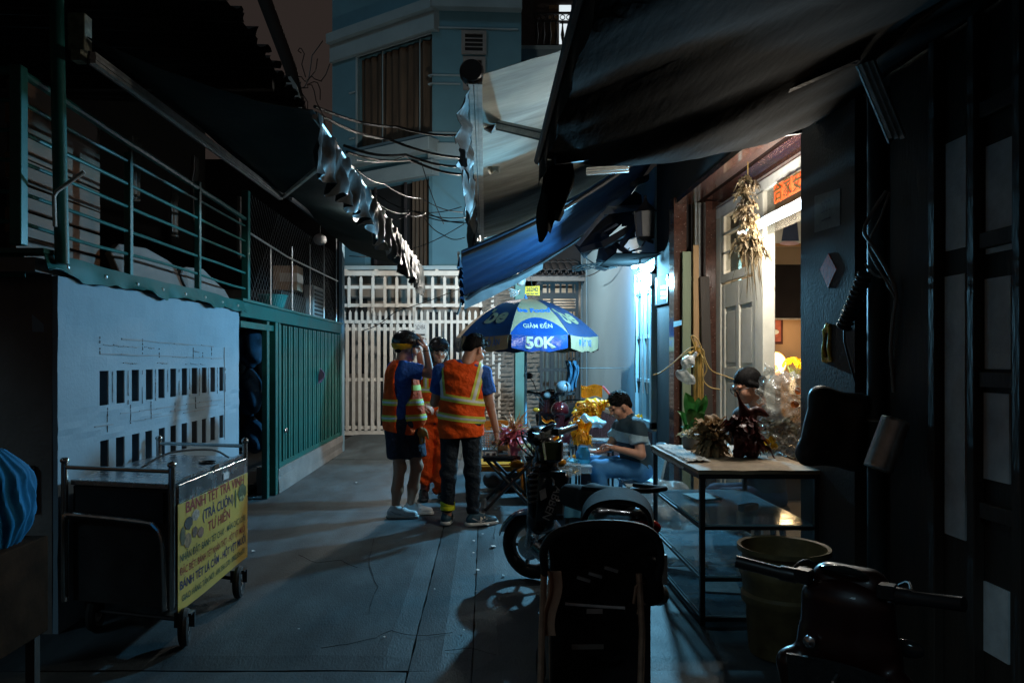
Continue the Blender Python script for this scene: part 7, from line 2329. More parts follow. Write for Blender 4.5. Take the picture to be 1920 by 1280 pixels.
# ------------------------------------------------------------------ people
m_skin = M('skin_tan', (.44, .21, .13), .52, var=.12, scale=9, bump=.08, bscale=120)
m_skin2 = M('skin_fair', (.55, .30, .21), .5, var=.1, scale=9, bump=.08, bscale=120)
m_hair = M('black_hair', (.006, .0055, .0055), .7, var=.4, scale=30, stretch=(1, 1, .2), bump=.5, bscale=90, spec=.1)
m_brownhair = M('brown_hair', (.10, .05, .025), .5, var=.4, scale=30, stretch=(1, 1, .2), bump=.9, bscale=80)
m_vest = M('orange_vest', (.80, .085, .008), .7, spec=.2, var=.16, scale=7, bump=.75, bscale=17)
m_tapey = M('yellow_green_tape', (.62, .60, .06), .5, var=.1, scale=30, bump=.1)
m_tapes = M('silver_tape', (.62, .63, .62), .35, var=.1, scale=30, bump=.1)
m_bshirt = M('royal_blue_shirt', (.012, .075, .32), .8, var=.25, scale=8, bump=.8, bscale=20)
m_nshirt = M('navy_shirt', (.012, .02, .06), .85, var=.2, scale=8, bump=.25, bscale=45)
m_shorts = M('navy_shorts', (.010, .014, .032), .8, var=.35, scale=6, bump=.8, bscale=18)
m_jeans = M('dark_jeans', (.007, .013, .02), .85, var=.45, scale=5, bump=.8, bscale=22)
m_opants = M('orange_overall', (.74, .075, .008), .7, spec=.2, var=.2, scale=6, bump=.8, bscale=20)
m_wshoe = M('white_shoe', (.55, .57, .58), .5, var=.1, scale=20, bump=.15)
m_sole = M('pale_sole', (.5, .5, .48), .6, var=.1)
m_eye = M('dark_eye', (.015, .012, .01), .15, bump=0)
m_lip = M('lip', (.30, .10, .085), .45, bump=0)
V3 = lambda *a: np.array(a, float)
for _m in (m_vest, m_bshirt, m_jeans, m_opants, m_shorts):      # deep soft creases in the cloth
    for _nd in _m.node_tree.nodes:
        if _nd.type == 'BUMP':
            _nd.inputs['Distance'].default_value = .035


def head_parts(par, c, yaw, pitch, roll=0.0, skin=None, hair='short', hairmat=None, s=1.0, glasses=False, body_list=None, seed=0, face=True):
    """head of a person: face towards local -Y; yaw turns it. returns the skin (verts, faces) to join into the body"""
    R = (Matrix.Rotation(yaw, 3, 'Z') @ Matrix.Rotation(pitch, 3, 'X') @ Matrix.Rotation(roll, 3, 'Y'))
    Rn = np.array(R)
    tr = lambda V: (np.asarray(V) * s) @ Rn.T + np.array(c)
    pr = [ell((0, .012, .035), (.076, .095, .092)), ell((0, -.025, -.035), (.060, .068, .075)), ell((0, -.05, -.085), (.034, .034, .028)),
          cap((0, -.088, .018), (0, -.108, -.018), .009, .015), ell((0, -.098, -.022), (.017, .012, .010)),
          ell((-.079, .012, -.012), (.011, .02, .032)), ell((.079, .012, -.012), (.011, .02, .032)),
          cap((-.045, -.080, .030), (-.018, -.090, .028), .010), cap((.045, -.080, .030), (.018, -.090, .028), .010),
          ell((-.04, -.06, -.03), (.028, .03, .03)), ell((.04, -.06, -.03), (.028, .03, .03)),
          cap((0, .03, -.05), (0, .035, -.15), .056, .055)]
    v, f = sdf(pr, .0055, .018, cut=[ell((-.032, -.093, .010), (.016, .010, .009)), ell((.032, -.093, .010), (.016, .010, .009))])
    out = (tr(v), f)
    def small(nm, mb, mat, parent=par):
        mb.v = [tuple(p) for p in tr(np.array(mb.v))]
        return mb.build(nm, mat, parent, smooth=True, world=False)
    if face:
        for sx in (-1, 1):
            small('eye', MB().ell((.032 * sx, -.084, .010), (.012, .009, .008), 12, 8), m_eye)
            small('eyebrow', MB().tube([(.016 * sx, -.100, .038), (.032 * sx, -.097, .041), (.05 * sx, -.086, .037)], [.002, .003, .0015], 5), hairmat or m_hair)
        small('mouth', MB().ell((0, -.093, -.056), (.018, .006, .004), 12, 6), m_lip)
    if glasses:
        g = MB()
        for sx in (-1, 1):
            g.ring((.033 * sx, -.105, .008), (0, 1, 0), .024, .0028, 18, 5)
            g.tube([(.056 * sx, -.102, .012), (.078 * sx, -.05, .012), (.082 * sx, .01, .0)], .0025, 5)
        g.tube([(-.01, -.106, .012), (.01, -.106, .012)], .0025, 5)
        small('glasses', g, m_black)
    if hair == 'short':
        hp = [ell((0, .020, .050), (.084, .102, .090)), ell((0, -.03, .105), (.055, .045, .03)), ell((0, .08, .0), (.068, .035, .06))]
        rr = random.Random(seed)
        for k in range(46):
            a, e = rr.uniform(0, 6.28), rr.uniform(.25, 1.4)
            d = np.array((math.cos(a) * math.cos(e), math.sin(a) * math.cos(e), math.sin(e)))
            p = np.array((0, .02, .05)) + d * np.array((.078, .096, .084))
            q = p + d * rr.uniform(.008, .022) + np.array((rr.uniform(-.012, .012), -.018, rr.uniform(-.004, .008)))
            hp.append(cap(p, q, .012, .004, k=.006))
        v, f = sdf(hp, .0055, .012, clip=None, cut=[ell((0, -.115, -.015), (.075, .062, .088)), ell((-.09, -.03, -.06), (.04, .06, .08)), ell((.09, -.03, -.06), (.04, .06, .08)), ell((0, .08, -.12), (.12, .1, .07))])
        link('hair', vf_mesh('hair', [(tr(v), f)]), hairmat or m_hair, par, world=False)
        tf = MB()
        for k in range(260):
            a, e = rr.uniform(0, 6.28), rr.uniform(-.15, 1.5)
            d = np.array((math.cos(a) * math.cos(e), math.sin(a) * math.cos(e), math.sin(e)))
            if d[1] < -.35 and d[2] < .55 or d[2] < .1 and d[1] < .25:
                continue
            p = np.array((0, .02, .05)) + d * np.array((.080, .098, .086))
            m1 = p + d * .008 + np.array((rr.uniform(-.012, .012), -.012, .004))
            q = m1 + d * .004 + np.array((rr.uniform(-.014, .014), -.016, rr.uniform(-.012, .008)))
            tf.tube([p - d * .004, m1, q], [.005, .004, .0008], 4)
        small('hair_tufts', tf, hairmat or m_hair)
    elif hair == 'bun':
        hp = [ell((0, .022, .046), (.083, .103, .092)), ell((0, .085, .0), (.07, .04, .06)), ell((0, .115, -.01), (.04, .05, .04)), cap((-.075, -.01, .03), (-.078, .05, -.03), .022), cap((.075, -.01, .03), (.078, .05, -.03), .022), ell((0, .055, -.03), (.078, .06, .075))]
        v, f = sdf(hp, .0055, .014, cut=[ell((0, -.118, -.02), (.072, .06, .085)), ell((0, .06, -.15), (.12, .1, .05))], fold=lambda X, Y, Z: .0015 * np.sin(300 * X + 60 * Y))
        link('hair', vf_mesh('hair', [(tr(v), f)]), hairmat or m_hair, par, world=False)
    elif hair == 'long':
        hp = [ell((0, .02, .04), (.083, .1, .085)), cap((-.065, .035, .0), (-.10, .03, -.19), .035, .03), cap((.065, .035, .0), (.09, .03, -.17), .035, .026), cap((0, .075, .0), (0, .075, -.19), .05, .045),
              cap((-.08, -.0, -.05), (-.115, -.02, -.20), .02, .024), cap((.078, .0, -.05), (.10, -.02, -.17), .016, .018)]
        v, f = sdf(hp, .0065, .02, cut=[ell((0, -.112, -.02), (.068, .06, .085))], fold=lambda X, Y, Z: .004 * np.sin(160 * X + 50 * Y + 12 * np.sin(20 * Z)))
        link('hair', vf_mesh('hair', [(tr(v), f)]), hairmat or m_hair, par, world=False)
    return out, tr


def helmet_on(par, tr, label, band_mat=None, strap=True):
    v, f = sdf([ell((0, .018, .055), (.108, .128, .108)), cap((-.07, -.085, .06), (.07, -.085, .06), .03, .03)], .007, .02, clip=[((0, 0, .015), (0, .10, -1))])
    hm = link('helmet', vf_mesh('helmet', [(tr(v), f)]), M('satin_black_helmet', (.012, .013, .015), .28, bump=0, coat=.3), par, world=False)
    if band_mat:
        v, f = sdf([ell((0, .022, .05), (.111, .132, .105))], .007, 0, clip=[((0, 0, -.008), (0, -.25, -1)), ((0, 0, .035), (0, .05, 1)), ((0, -.02, 0), (0, -1, 0))])
        link('helmet_band', vf_mesh('band', [(tr(v), f)]), band_mat, hm, world=False)
    if strap:
        for sx in (-1, 1):
            mb = MB().tube([(.095 * sx, -.02, .03), (.088 * sx, -.02, -.03), (.06 * sx, -.045, -.09), (0, -.06, -.118)], .005, 5)
            mb.v = [tuple(p) for p in tr(np.array(mb.v))]
            mb.build('chin_strap', m_black, hm, smooth=True, world=False)


def hand(wrist, d, n, side, curl=.5, spread=.12, s=1.0, thumb=.6):
    """five-fingered hand at the wrist; d = direction of the fingers, n = palm normal, side=+1/-1 thumb side"""
    d = np.array(Vector(d).normalized())
    n = np.array(Vector(n).normalized())
    n = n - d * (n @ d)
    n /= np.linalg.norm(n)
    a = np.cross(d, n) * side
    w = np.array(wrist, float)
    P = lambda x, y, z: tuple(w + (d * x + a * y + n * z) * s)
    pr = [cap(P(-.01, 0, 0), P(.03, 0, 0), .024 * s, .028 * s, sq=(n, .72)), cap(P(.03, .022, 0), P(.075, .028, 0), .016 * s, .014 * s), cap(P(.03, -.02, 0), P(.07, -.03, 0), .016 * s, .013 * s), cap(P(.03, 0, 0), P(.078, .0, 0), .018 * s, .015 * s)]
    out = [sdf(pr, .0055, .014)]
    fin = []
    for k, (y, L, x0) in enumerate(((.030, .070, .075), (.010, .078, .080), (-.011, .073, .077), (-.031, .058, .070))):
        ang = 0.0
        p = np.array((x0, y, 0.0))
        for seg, fr in enumerate((.45, .32, .23)):
            ang += curl * (.55, .8, .6)[seg] * (1 + .12 * k)
            q = p + np.array((math.cos(ang), spread * (1.5 - k) * .6 * (1 - .5 * curl), math.sin(ang))) * L * fr
            fin.append(cap(P(*p), P(*q), .0092 * s - .0008 * seg, .0085 * s - .0008 * seg, k=.003))
            p = q
    p0, p1, p2, p3 = (.012, .022, .006), (.04, .022 + .032 * thumb + .008, .012), (.062, .030 + .040 * thumb, .02), (.08, .030 + .036 * thumb, .03)
    fin += [cap(P(*p0), P(*p1), .014 * s, .011 * s, k=.006), cap(P(*p1), P(*p2), .0105 * s, .0095 * s, k=.004), cap(P(*p2), P(*p3), .0095 * s, .008 * s, k=.004)]
    out.append(sdf(fin, .0045, .002))
    return out


def shoe(par, heel, toe, mat, solemat, nm='shoe', h=.085, logo=None):
    a, b = np.array(heel, float), np.array(toe, float)
    d = (b - a) / np.linalg.norm(b - a)
    z = V3(0, 0, 1)
    sd = np.cross(d, z)
    L = np.linalg.norm(b - a)
    up = lambda x, y, hh: tuple(a + d * x * L + sd * y + z * hh)
    pr = [cap(up(.12, 0, .05), up(.55, 0, .05), .042, .045), cap(up(.55, 0, .045), up(.88, 0, .04), .044, .034, sq=(tuple(sd), 1.12)), cap(up(.16, 0, .06), up(.22, 0, h + .01), .042, .040), cap(up(.25, 0, .075), up(.5, 0, .07), .036, .03)]
    v, f = sdf(pr, .007, .02, clip=[(up(0, 0, .022), (0, 0, -1)), (up(0, 0, h + .022), (0, 0, 1))])
    o = link(nm, vf_mesh(nm, [(v, f)]), mat, par, world=False)
    v, f = sdf([cap(up(.10, 0, .02), up(.5, 0, .02), .048, .050), cap(up(.5, 0, .02), up(.9, 0, .022), .050, .042)], .007, .02, clip=[(up(0, 0, .003), (0, 0, -1)), (up(0, 0, .034), (0, 0, 1))])
    link('sole', vf_mesh('sole', [(v, f)]), solemat, o, world=False)
    for k in range(4):
        x = .45 + .09 * k
        mb = MB().tube([up(x, -.03, .087 - .007 * k), up(x + .04, 0, .103 - .009 * k), up(x + .0, .03, .087 - .007 * k)], .0035, 5)
        mb.build('lace', M('grey_lace', (.2, .2, .2), .7), o, smooth=True, world=False)
    mb = MB().tube([up(.5, 0, .105), up(.42, -.03, .115), up(.45, -.045, .10)], .003, 5)
    mb.tube([up(.5, 0, .105), up(.55, .03, .11), up(.5, .045, .10)], .003, 5)
    mb.build('lace', solemat, o, smooth=True, world=False)
    for sgn_ in (-1, 1):
        MB().tube([up(.12, .043 * sgn_, .075), up(.3, .046 * sgn_, .05), up(.5, .0475 * sgn_, .045), up(.62, .047 * sgn_, .062)], .005, 5).build('side_panel', M('grey_shoe_panel', (.28, .29, .3), .6), o, smooth=True, world=False)
    if logo:
        sgn = logo
        oo, ex, ey = Vector(up(.47, sgn * .0465, .058)), Vector(d) * (1 if sgn > 0 else -1), Vector(z)
        lettering('N', .065, M('logo_cream', (.7, .62, .5), .5, bump=0), o, plane_fn(oo, ex, ey), bold=.003).location = (0, 0, 0)
    return o


def tapes(par, src, specs):
    """specs: list of (planes, material)"""
    for planes, mat in specs:
        me = band(src, planes, .0035)
        if len(me.polygons):
            link('reflective_tape', me, mat, par, world=False)


def tape_h(par, src, z, w=.06, tilt=(0, 0)):
    n = (tilt[0], tilt[1], 1)
    m_ = tuple(-q for q in n)
    f = lambda zz: (0, 0, zz)
    me = band(src, [(f(z + w / 2), n), (f(z - w / 2), m_)], .004)
    link('reflective_tape', me, m_tapey, par, world=False)
    me = band(src, [(f(z + w / 6), n), (f(z - w / 6), m_)], .0065)
    link('silver_strip', me, m_tapes, par, world=False)


def tape_v(par, src, x, w, zlo, zhi, slope, ycond):
    """braces strip: between x planes (sloping), on the front (ycond=-1) or rear (+1) of the body"""
    for ww, mat, push, nm in ((w, m_tapey, .0045, 'reflective_tape'), (w / 2.6, m_tapes, .007, 'silver_strip')):
        n = Vector((1, 0, slope)).normalized()
        planes = [((x + ww / 2, 0, zlo), n), ((x - ww / 2, 0, zlo), -n), ((0, 0, zlo), (0, 0, -1)), ((0, 0, zhi), (0, 0, 1))]
        if ycond:
            planes.append(((0, 0, 0), (0, -ycond, 0)))
        me = band(src, planes, push)
        if len(me.polygons):
            link(nm, me, mat, par, world=False)


# ---------------- front man, back to the viewer, looking down to the right
def front_man():
    t = thing('person', 'person in orange reflective vest and dark trousers, back turned, looking down', 'person', (-.215, 6.72, 0))
    # local frame: x right in the picture, y away from the viewer
    hl, hr = V3(-.10, .02, .90), V3(.085, .0, .90)
    kl, kr = V3(-.115, -.01, .47), V3(.10, -.02, .47)
    al, ar = V3(-.125, .04, .09), V3(.105, .02, .09)
    sl, sr = V3(-.185, .02, 1.385), V3(.20, .04, 1.365)
    el, er = V3(-.245, .11, 1.10), V3(.255, .06, 1.09)
    wl, wr = V3(-.12, .26, 1.13), V3(.315, .02, .845)
    neck = V3(.02, .04, 1.46)
    hc = V3(.115, .085, 1.575)
    hd, tr = head_parts(t, hc, math.radians(140), math.radians(28), 0, m_skin, 'short', m_hair, 1.06, seed=2)
    body = [sdf([cap(neck - V3(0, 0, .06), hc + V3(-.02, .0, -.06), .056, .052), cap(er, wr, .043, .030), cap(sr + (er - sr) * .5, er, .047, .043), cap(el, wl, .043, .03), cap(sl + (el - sl) * .5, el, .047, .043),
                 cap(kl, al, .05, .036), cap(kr, ar, .05, .036)], .009, .02), hd]
    body += hand(wr, (.10, .06, -1), (-1, .3, 0), 1, .75, .05, .98, .35)
    body += hand(wl, (.5, .7, .2), (0, .2, -1), 1, .8, .05, .95, .35)
    link('body', vf_mesh('body', body), m_skin, t, world=False)
    # shirt sleeves and collar
    sh = [cap(V3(-.09, .03, 1.36), V3(.11, .04, 1.36), .105, .105), cap(V3(0, .03, 1.35), V3(0, .02, .95), .135, .14, sq=((1, 0, 0), 1.25)),
          cap(sl, sl + (el - sl) * .68, .075, .073, clip=[(sl + (el - sl) * .68, el - sl)]), cap(sr, sr + (er - sr) * .68, .077, .078, clip=[(sr + (er - sr) * .68, er - sr)]), cap(V3(.01, .035, 1.40), neck + V3(.005, .01, .015), .085, .066, clip=[(neck + V3(0, 0, .02), (0, 0, 1))])]
    v, f = sdf(sh, .009, .03, fold=folds(.004, 46, 1))
    link('shirt', vf_mesh('shirt', [(v, f)]), m_bshirt, t, world=False)
    # vest
    ve = [cap(V3(-.10, .03, 1.385), V3(.12, .04, 1.375), .098, .098), cap(V3(0, .03, 1.33), V3(.0, .02, .83), .150, .163, sq=((1, 0, 0), 1.30)), cap(V3(-.06, .03, 1.42), V3(.08, .04, 1.41), .07, .07)]
    fo = lambda X, Y, Z: .006 * np.sin(26 * X + 9 * Z + 2 * np.sin(8 * Z)) * np.clip((1.4 - Z) * 2.5, 0, 1) + .003 * np.sin(60 * Z + 20 * X)
    v, f = sdf(ve, .009, .035, fold=fo, clip=[(V3(0, 0, .795), (.06, 0, -1))],
               cut=[cap(sl + V3(-.10, 0, -.02), sl + V3(-.06, 0, -.2), .085), cap(sr + V3(.10, 0, -.02), sr + V3(.06, 0, -.2), .085), cap(neck + V3(0, -.01, .02), neck + V3(0, .02, .12), .078)])
    vs = link('vest', vf_mesh('vest', [(v, f)]), m_vest, t, world=False)
    tape_h(vs, vs.data, 1.135, .062, (.16, 0))
    tape_h(vs, vs.data, .97, .062, (.12, 0))
    tape_v(vs, vs.data, -.165, .062, 1.17, 1.5, .10, 0)
    tape_v(vs, vs.data, .105, .070, 1.12, 1.5, -.26, 0)
    # trousers
    tr_ = [cap(V3(-.06, .02, .93), V3(.055, .02, .93), .135, .135), cap(hl, kl, .098, .070), cap(hr, kr, .098, .072), cap(kl, al + V3(0, 0, .04), .072, .054, clip=[(al + V3(0, 0, .03), (0, 0, -1))]), cap(kr, ar + V3(0, 0, .02), .074, .056, clip=[(ar + V3(0, 0, .01), (0, 0, -1))])]
    v, f = sdf(tr_, .009, .03, fold=lambda X, Y, Z: .005 * np.sin(55 * Z + 25 * X + 3 * np.sin(12 * Y + 5 * Z)) * (np.exp(-((Z - .5) / .1) ** 2) + np.exp(-((Z - .16) / .07) ** 2) + .25))
    link('trousers', vf_mesh('trousers', [(v, f)]), m_jeans, t, world=False)
    m_ns = M('navy_sneaker', (.012, .05, .075), .6, var=.15, scale=20, bump=.2)
    shoe(t, al + V3(-.02, -.05, -.09), al + V3(.01, .23, -.09), m_ns, m_sole, logo=None)
    shoe(t, ar + V3(-.055, -.05, -.09), ar + V3(.215, .05, -.09), m_ns, m_sole, logo=1)
    for z0, a_ in ((.135, 0), (.175, 1)):
        MB().lathe(al + V3(0, 0, z0 - .09), [(.066, 0), (.068, .005), (.068, .032), (.066, .037)], 22, cap=False).build('ankle_band', M('fluorescent_band', (.65, .66, .02), .45, var=.1), t, smooth=True, world=False)
front_man()


# ---------------- helmeted man on the left, hand raised to the helmet
def helmet_man():
    t = thing('person', 'person in black helmet and orange vest with shorts, raising a hand to the helmet', 'person', (-.79, 7.08, 0))
    hl, hr = V3(-.055, -.03, .88), V3(.075, .05, .88)
    kl, kr = V3(-.02, -.02, .47), V3(.13, .08, .47)
    al, ar = V3(-.06, -.03, .09), V3(.07, .10, .10)
    sl, sr = V3(-.09, .16, 1.40), V3(.03, -.10, 1.40)      # far and near shoulders: he faces right
    er, wr = V3(.275, -.10, 1.36), V3(.235, -.12, 1.60)
    el, wl = V3(.17, .28, 1.40), V3(.14, .18, 1.60)
    neck = V3(.005, .03, 1.46)
    hc = V3(.045, .02, 1.60)
    hd, tr = head_parts(t, hc, math.radians(112), math.radians(6), 0, m_skin, 'short', m_hair, 1.05, seed=5, glasses=True)
    helmet_on(t, tr, 'h', M('yellow_helmet_band', (.72, .36, .01), .35, bump=0))
    body = [sdf([cap(neck - V3(0, 0, .06), hc + V3(-.01, 0, -.05), .056, .054), cap(sr + (er - sr) * .5, er, .047, .043), cap(er, wr, .042, .028), cap(sl + (el - sl) * .5, el, .047, .043), cap(el, wl, .042, .03),
                 cap(hl, kl, .085, .056), cap(hr, kr, .085, .056), cap(kl, kl * .45 + al * .55, .052, .056), cap(kl * .45 + al * .55, al, .054, .034), cap(kr, kr * .45 + ar * .55, .052, .056), cap(kr * .45 + ar * .55, ar, .054, .034), ell(kl + V3(.03, 0, 0), (.035, .04, .045)), ell(kr + V3(.03, 0, 0), (.035, .04, .045))], .009, .025), hd]
    body += hand(wr, (-.35, .05, 1), (-1, .3, 0), 1, .35, .25, 1.0, .9)
    body += hand(wl, (-.4, -.2, .8), (-1, -.3, 0), -1, .5, .15, 1.0, .6)
    link('body', vf_mesh('body', body), m_skin, t, world=False)
    MB().ring(wr + V3(0, 0, -.03), (-.15, 0, 1), .033, .004, 18, 5).build('wrist_band', m_black, t, world=False)
    sh = [cap(V3(-.05, .12, 1.37), V3(.0, -.07, 1.37), .10, .10), cap(V3(-.01, .02, 1.34), V3(-.015, .02, .86), .135, .145, sq=((0, 1, 0), 1.15)),
          cap(sr, sr + (er - sr) * .72, .080, .074, clip=[(sr + (er - sr) * .72, er - sr)]), cap(sl, sl + (el - sl) * .7, .076, .07, clip=[(sl + (el - sl) * .7, el - sl)]), cap(V3(-.005, .03, 1.40), neck, .08, .064)]
    v, f = sdf(sh, .009, .03, clip=[(V3(0, 0, .80), (0, 0, -1))], fold=folds(.004, 46, 3))
    link('shirt', vf_mesh('shirt', [(v, f)]), m_bshirt, t, world=False)
    ve = [cap(V3(-.055, .12, 1.385), V3(-.01, -.08, 1.385), .095, .095), cap(V3(-.015, .02, 1.33), V3(-.02, .02, .86), .152, .168, sq=((0, 1, 0), 1.15)), cap(V3(-.02, .03, 1.43), V3(-.01, .02, 1.43), .07, .07), cap(V3(.07, .03, 1.32), V3(.12, .03, .93), .08, .105, sq=((0, 1, 0), 1.25))]
    # open side panel under the near arm shows the dark shirt
    v, f = sdf(ve, .009, .035, clip=[(V3(0, 0, .80), (-.2, 0, -1))], fold=lambda X, Y, Z: .005 * np.sin(24 * Y + 9 * Z + 2 * np.sin(8 * Z)) * np.clip((1.4 - Z) * 2.5, 0, 1),
               cut=[ell(V3(.035, -.20, 1.26), (.10, .16, .22)), ell(V3(.01, -.215, .98), (.058, .12, .34)), ell(V3(.0, .27, 1.25), (.08, .14, .2)), cap(neck + V3(0, 0, .02), neck + V3(0, 0, .14), .075)])
    vs = link('vest', vf_mesh('vest', [(v, f)]), m_vest, t, world=False)
    tape_h(vs, vs.data, 1.09, .058, (.0, 0))
    tape_h(vs, vs.data, .945, .058, (-.02, 0))
    me = band(vs.data, [((0, 0, 1.25), (0, 0, 1)), ((0, 0, 1.20), (0, 0, -1)), ((.05, 0, 0), (-1, 0, 0))], .004)
    if len(me.polygons):
        link('reflective_tape', me, m_tapey, vs, world=False)
    so = [cap(V3(-.02, .05, .88), V3(-.005, -.03, .88), .135, .135), cap(hl, hl * .3 + kl * .7, .108, .112, clip=[(V3(0, 0, .56), (0, 0, -1))]), cap(hr, hr * .3 + kr * .7, .108, .115, clip=[(V3(0, 0, .57), (0, 0, -1))])]
    v, f = sdf(so, .009, .04, fold=folds(.005, 40, 6))
    link('shorts', vf_mesh('shorts', [(v, f)]), m_shorts, t, world=False)
    shoe(t, al + V3(-.07, -.01, -.09), al + V3(.215, -.04, -.09), m_wshoe, m_sole, h=.095)
    shoe(t, ar + V3(-.065, .01, -.10), ar + V3(.215, .0, -.10), m_wshoe, m_sole, h=.095)
    # gloves tucked at the waist
    gl_ = [sdf([ell(V3(.19, -.02, .80), (.045, .035, .05)), cap(V3(.20, -.02, .79), V3(.21, -.02, .71), .016, .012), cap(V3(.18, -.03, .78), V3(.18, -.03, .70), .016, .012), cap(V3(.225, -.02, .8), V3(.25, -.01, .74), .014, .011)], .006, .01, fold=folds(.004, 120, 1))]
    link('work_glove', vf_mesh('glove', gl_), M('tan_glove', (.42, .22, .06), .8, var=.25, scale=20, bump=.4), t, world=False)
helmet_man()


# ---------------- woman facing the viewer behind them
def woman():
    t = thing('person', 'person with long hair, glasses and dark helmet in orange overalls facing the viewer', 'person', (-.535, 8.0, 0))
    hl, hr = V3(-.09, 0, .86), V3(.09, 0, .86)
    kl, kr = V3(-.10, -.04, .46), V3(.08, -.05, .46)
    al, ar = V3(-.11, .0, .09), V3(.06, -.04, .09)
    sl, sr = V3(-.175, .02, 1.34), V3(.175, .02, 1.34)
    el, wl = V3(-.22, -.02, 1.07), V3(-.10, -.17, 1.0)
    er, wr = V3(.22, .0, 1.07), V3(.12, -.16, .98)
    neck = V3(.02, .02, 1.41)
    hc = V3(.04, -.02, 1.565)
    hd, tr = head_parts(t, hc, math.radians(8), math.radians(-2), 0, m_skin2, 'long', m_brownhair, 1.05, glasses=True, seed=9)
    helmet_on(t, tr, 'h', None)
    body = [sdf([cap(neck - V3(0, 0, .06), hc + V3(0, .02, -.06), .052, .05), cap(sl + (el - sl) * .5, el, .046, .04), cap(el, wl, .04, .028), cap(sr + (er - sr) * .5, er, .046, .04), cap(er, wr, .04, .028)], .009, .02), hd]
    body += hand(wl, (.8, -.3, -.3), (0, .3, -1), -1, .7, .08, .92, .5)
    body += hand(wr, (-.8, -.3, -.2), (0, .3, -1), 1, .7, .08, .92, .5)
    link('body', vf_mesh('body', body), m_skin2, t, world=False)
    sh = [cap(V3(-.10, .02, 1.32), V3(.10, .02, 1.32), .10, .10), cap(V3(0, .02, 1.28), V3(0, .02, .90), .14, .15, sq=((1, 0, 0), 1.2)), cap(sl, sl + (el - sl) * .7, .074, .07, clip=[(sl + (el - sl) * .7, el - sl)]), cap(sr, sr + (er - sr) * .7, .074, .07, clip=[(sr + (er - sr) * .7, er - sr)])]
    v, f = sdf(sh, .01, .03, fold=folds(.004, 46, 8))
    link('shirt', vf_mesh('shirt', [(v, f)]), m_nshirt, t, world=False)
    ve = [cap(V3(-.10, .02, 1.34), V3(.10, .02, 1.34), .095, .095), cap(V3(0, .02, 1.28), V3(0, .01, .86), .152, .165, sq=((1, 0, 0), 1.25))]
    v, f = sdf(ve, .01, .035, fold=folds(.005, 36, 2), clip=[(V3(0, 0, .82), (0, 0, -1))], cut=[cap(sl + V3(-.1, 0, 0), sl + V3(-.06, 0, -.2), .085), cap(sr + V3(.1, 0, 0), sr + V3(.06, 0, -.2), .085), cap(neck + V3(0, -.06, -.02), neck + V3(0, -.02, .12), .075)])
    vs = link('vest', vf_mesh('vest', [(v, f)]), m_vest, t, world=False)
    tape_h(vs, vs.data, 1.17, .058)
    tape_h(vs, vs.data, 1.02, .058)
    tape_v(vs, vs.data, -.09, .055, 1.19, 1.5, 0, -1)
    tape_v(vs, vs.data, .10, .055, 1.19, 1.5, 0, -1)
    pn_ = [cap(V3(-.05, .01, .90), V3(.05, .01, .90), .14, .14), cap(hl, kl, .11, .088), cap(hr, kr, .11, .09), cap(kl, al + V3(0, 0, .05), .09, .085, clip=[(V3(0, 0, .16), (0, 0, -1))]), cap(kr, ar + V3(0, 0, .02), .092, .082, clip=[(V3(0, 0, .07), (0, 0, -1))])]
    v, f = sdf(pn_, .009, .03, fold=lambda X, Y, Z: .009 * np.sin(38 * Z + 30 * X + 3 * np.sin(9 * Z + 10 * X)) * (.5 + np.exp(-((Z - .15) / .12) ** 2)))
    link('overalls', vf_mesh('overalls', [(v, f)]), m_opants, t, world=False)
    v, f = sdf([cap(al + V3(0, 0, .02), al + V3(0, 0, .12), .05, .052)], .009, 0)
    link('sock', vf_mesh('sock', [(v, f)]), M('red_print_sock', (.35, .08, .06), .8, var=.6, scale=40), t, world=False)
    m_bs = M('black_shoe', (.012, .011, .013), .5)
    shoe(t, al + V3(-.02, .08, -.09), al + V3(-.0, -.20, -.09), m_bs, M('dark_sole', (.06, .06, .06), .6))
    shoe(t, ar + V3(.0, .08, -.09), ar + V3(.08, -.19, -.09), m_bs, M('dark_sole'))
woman()


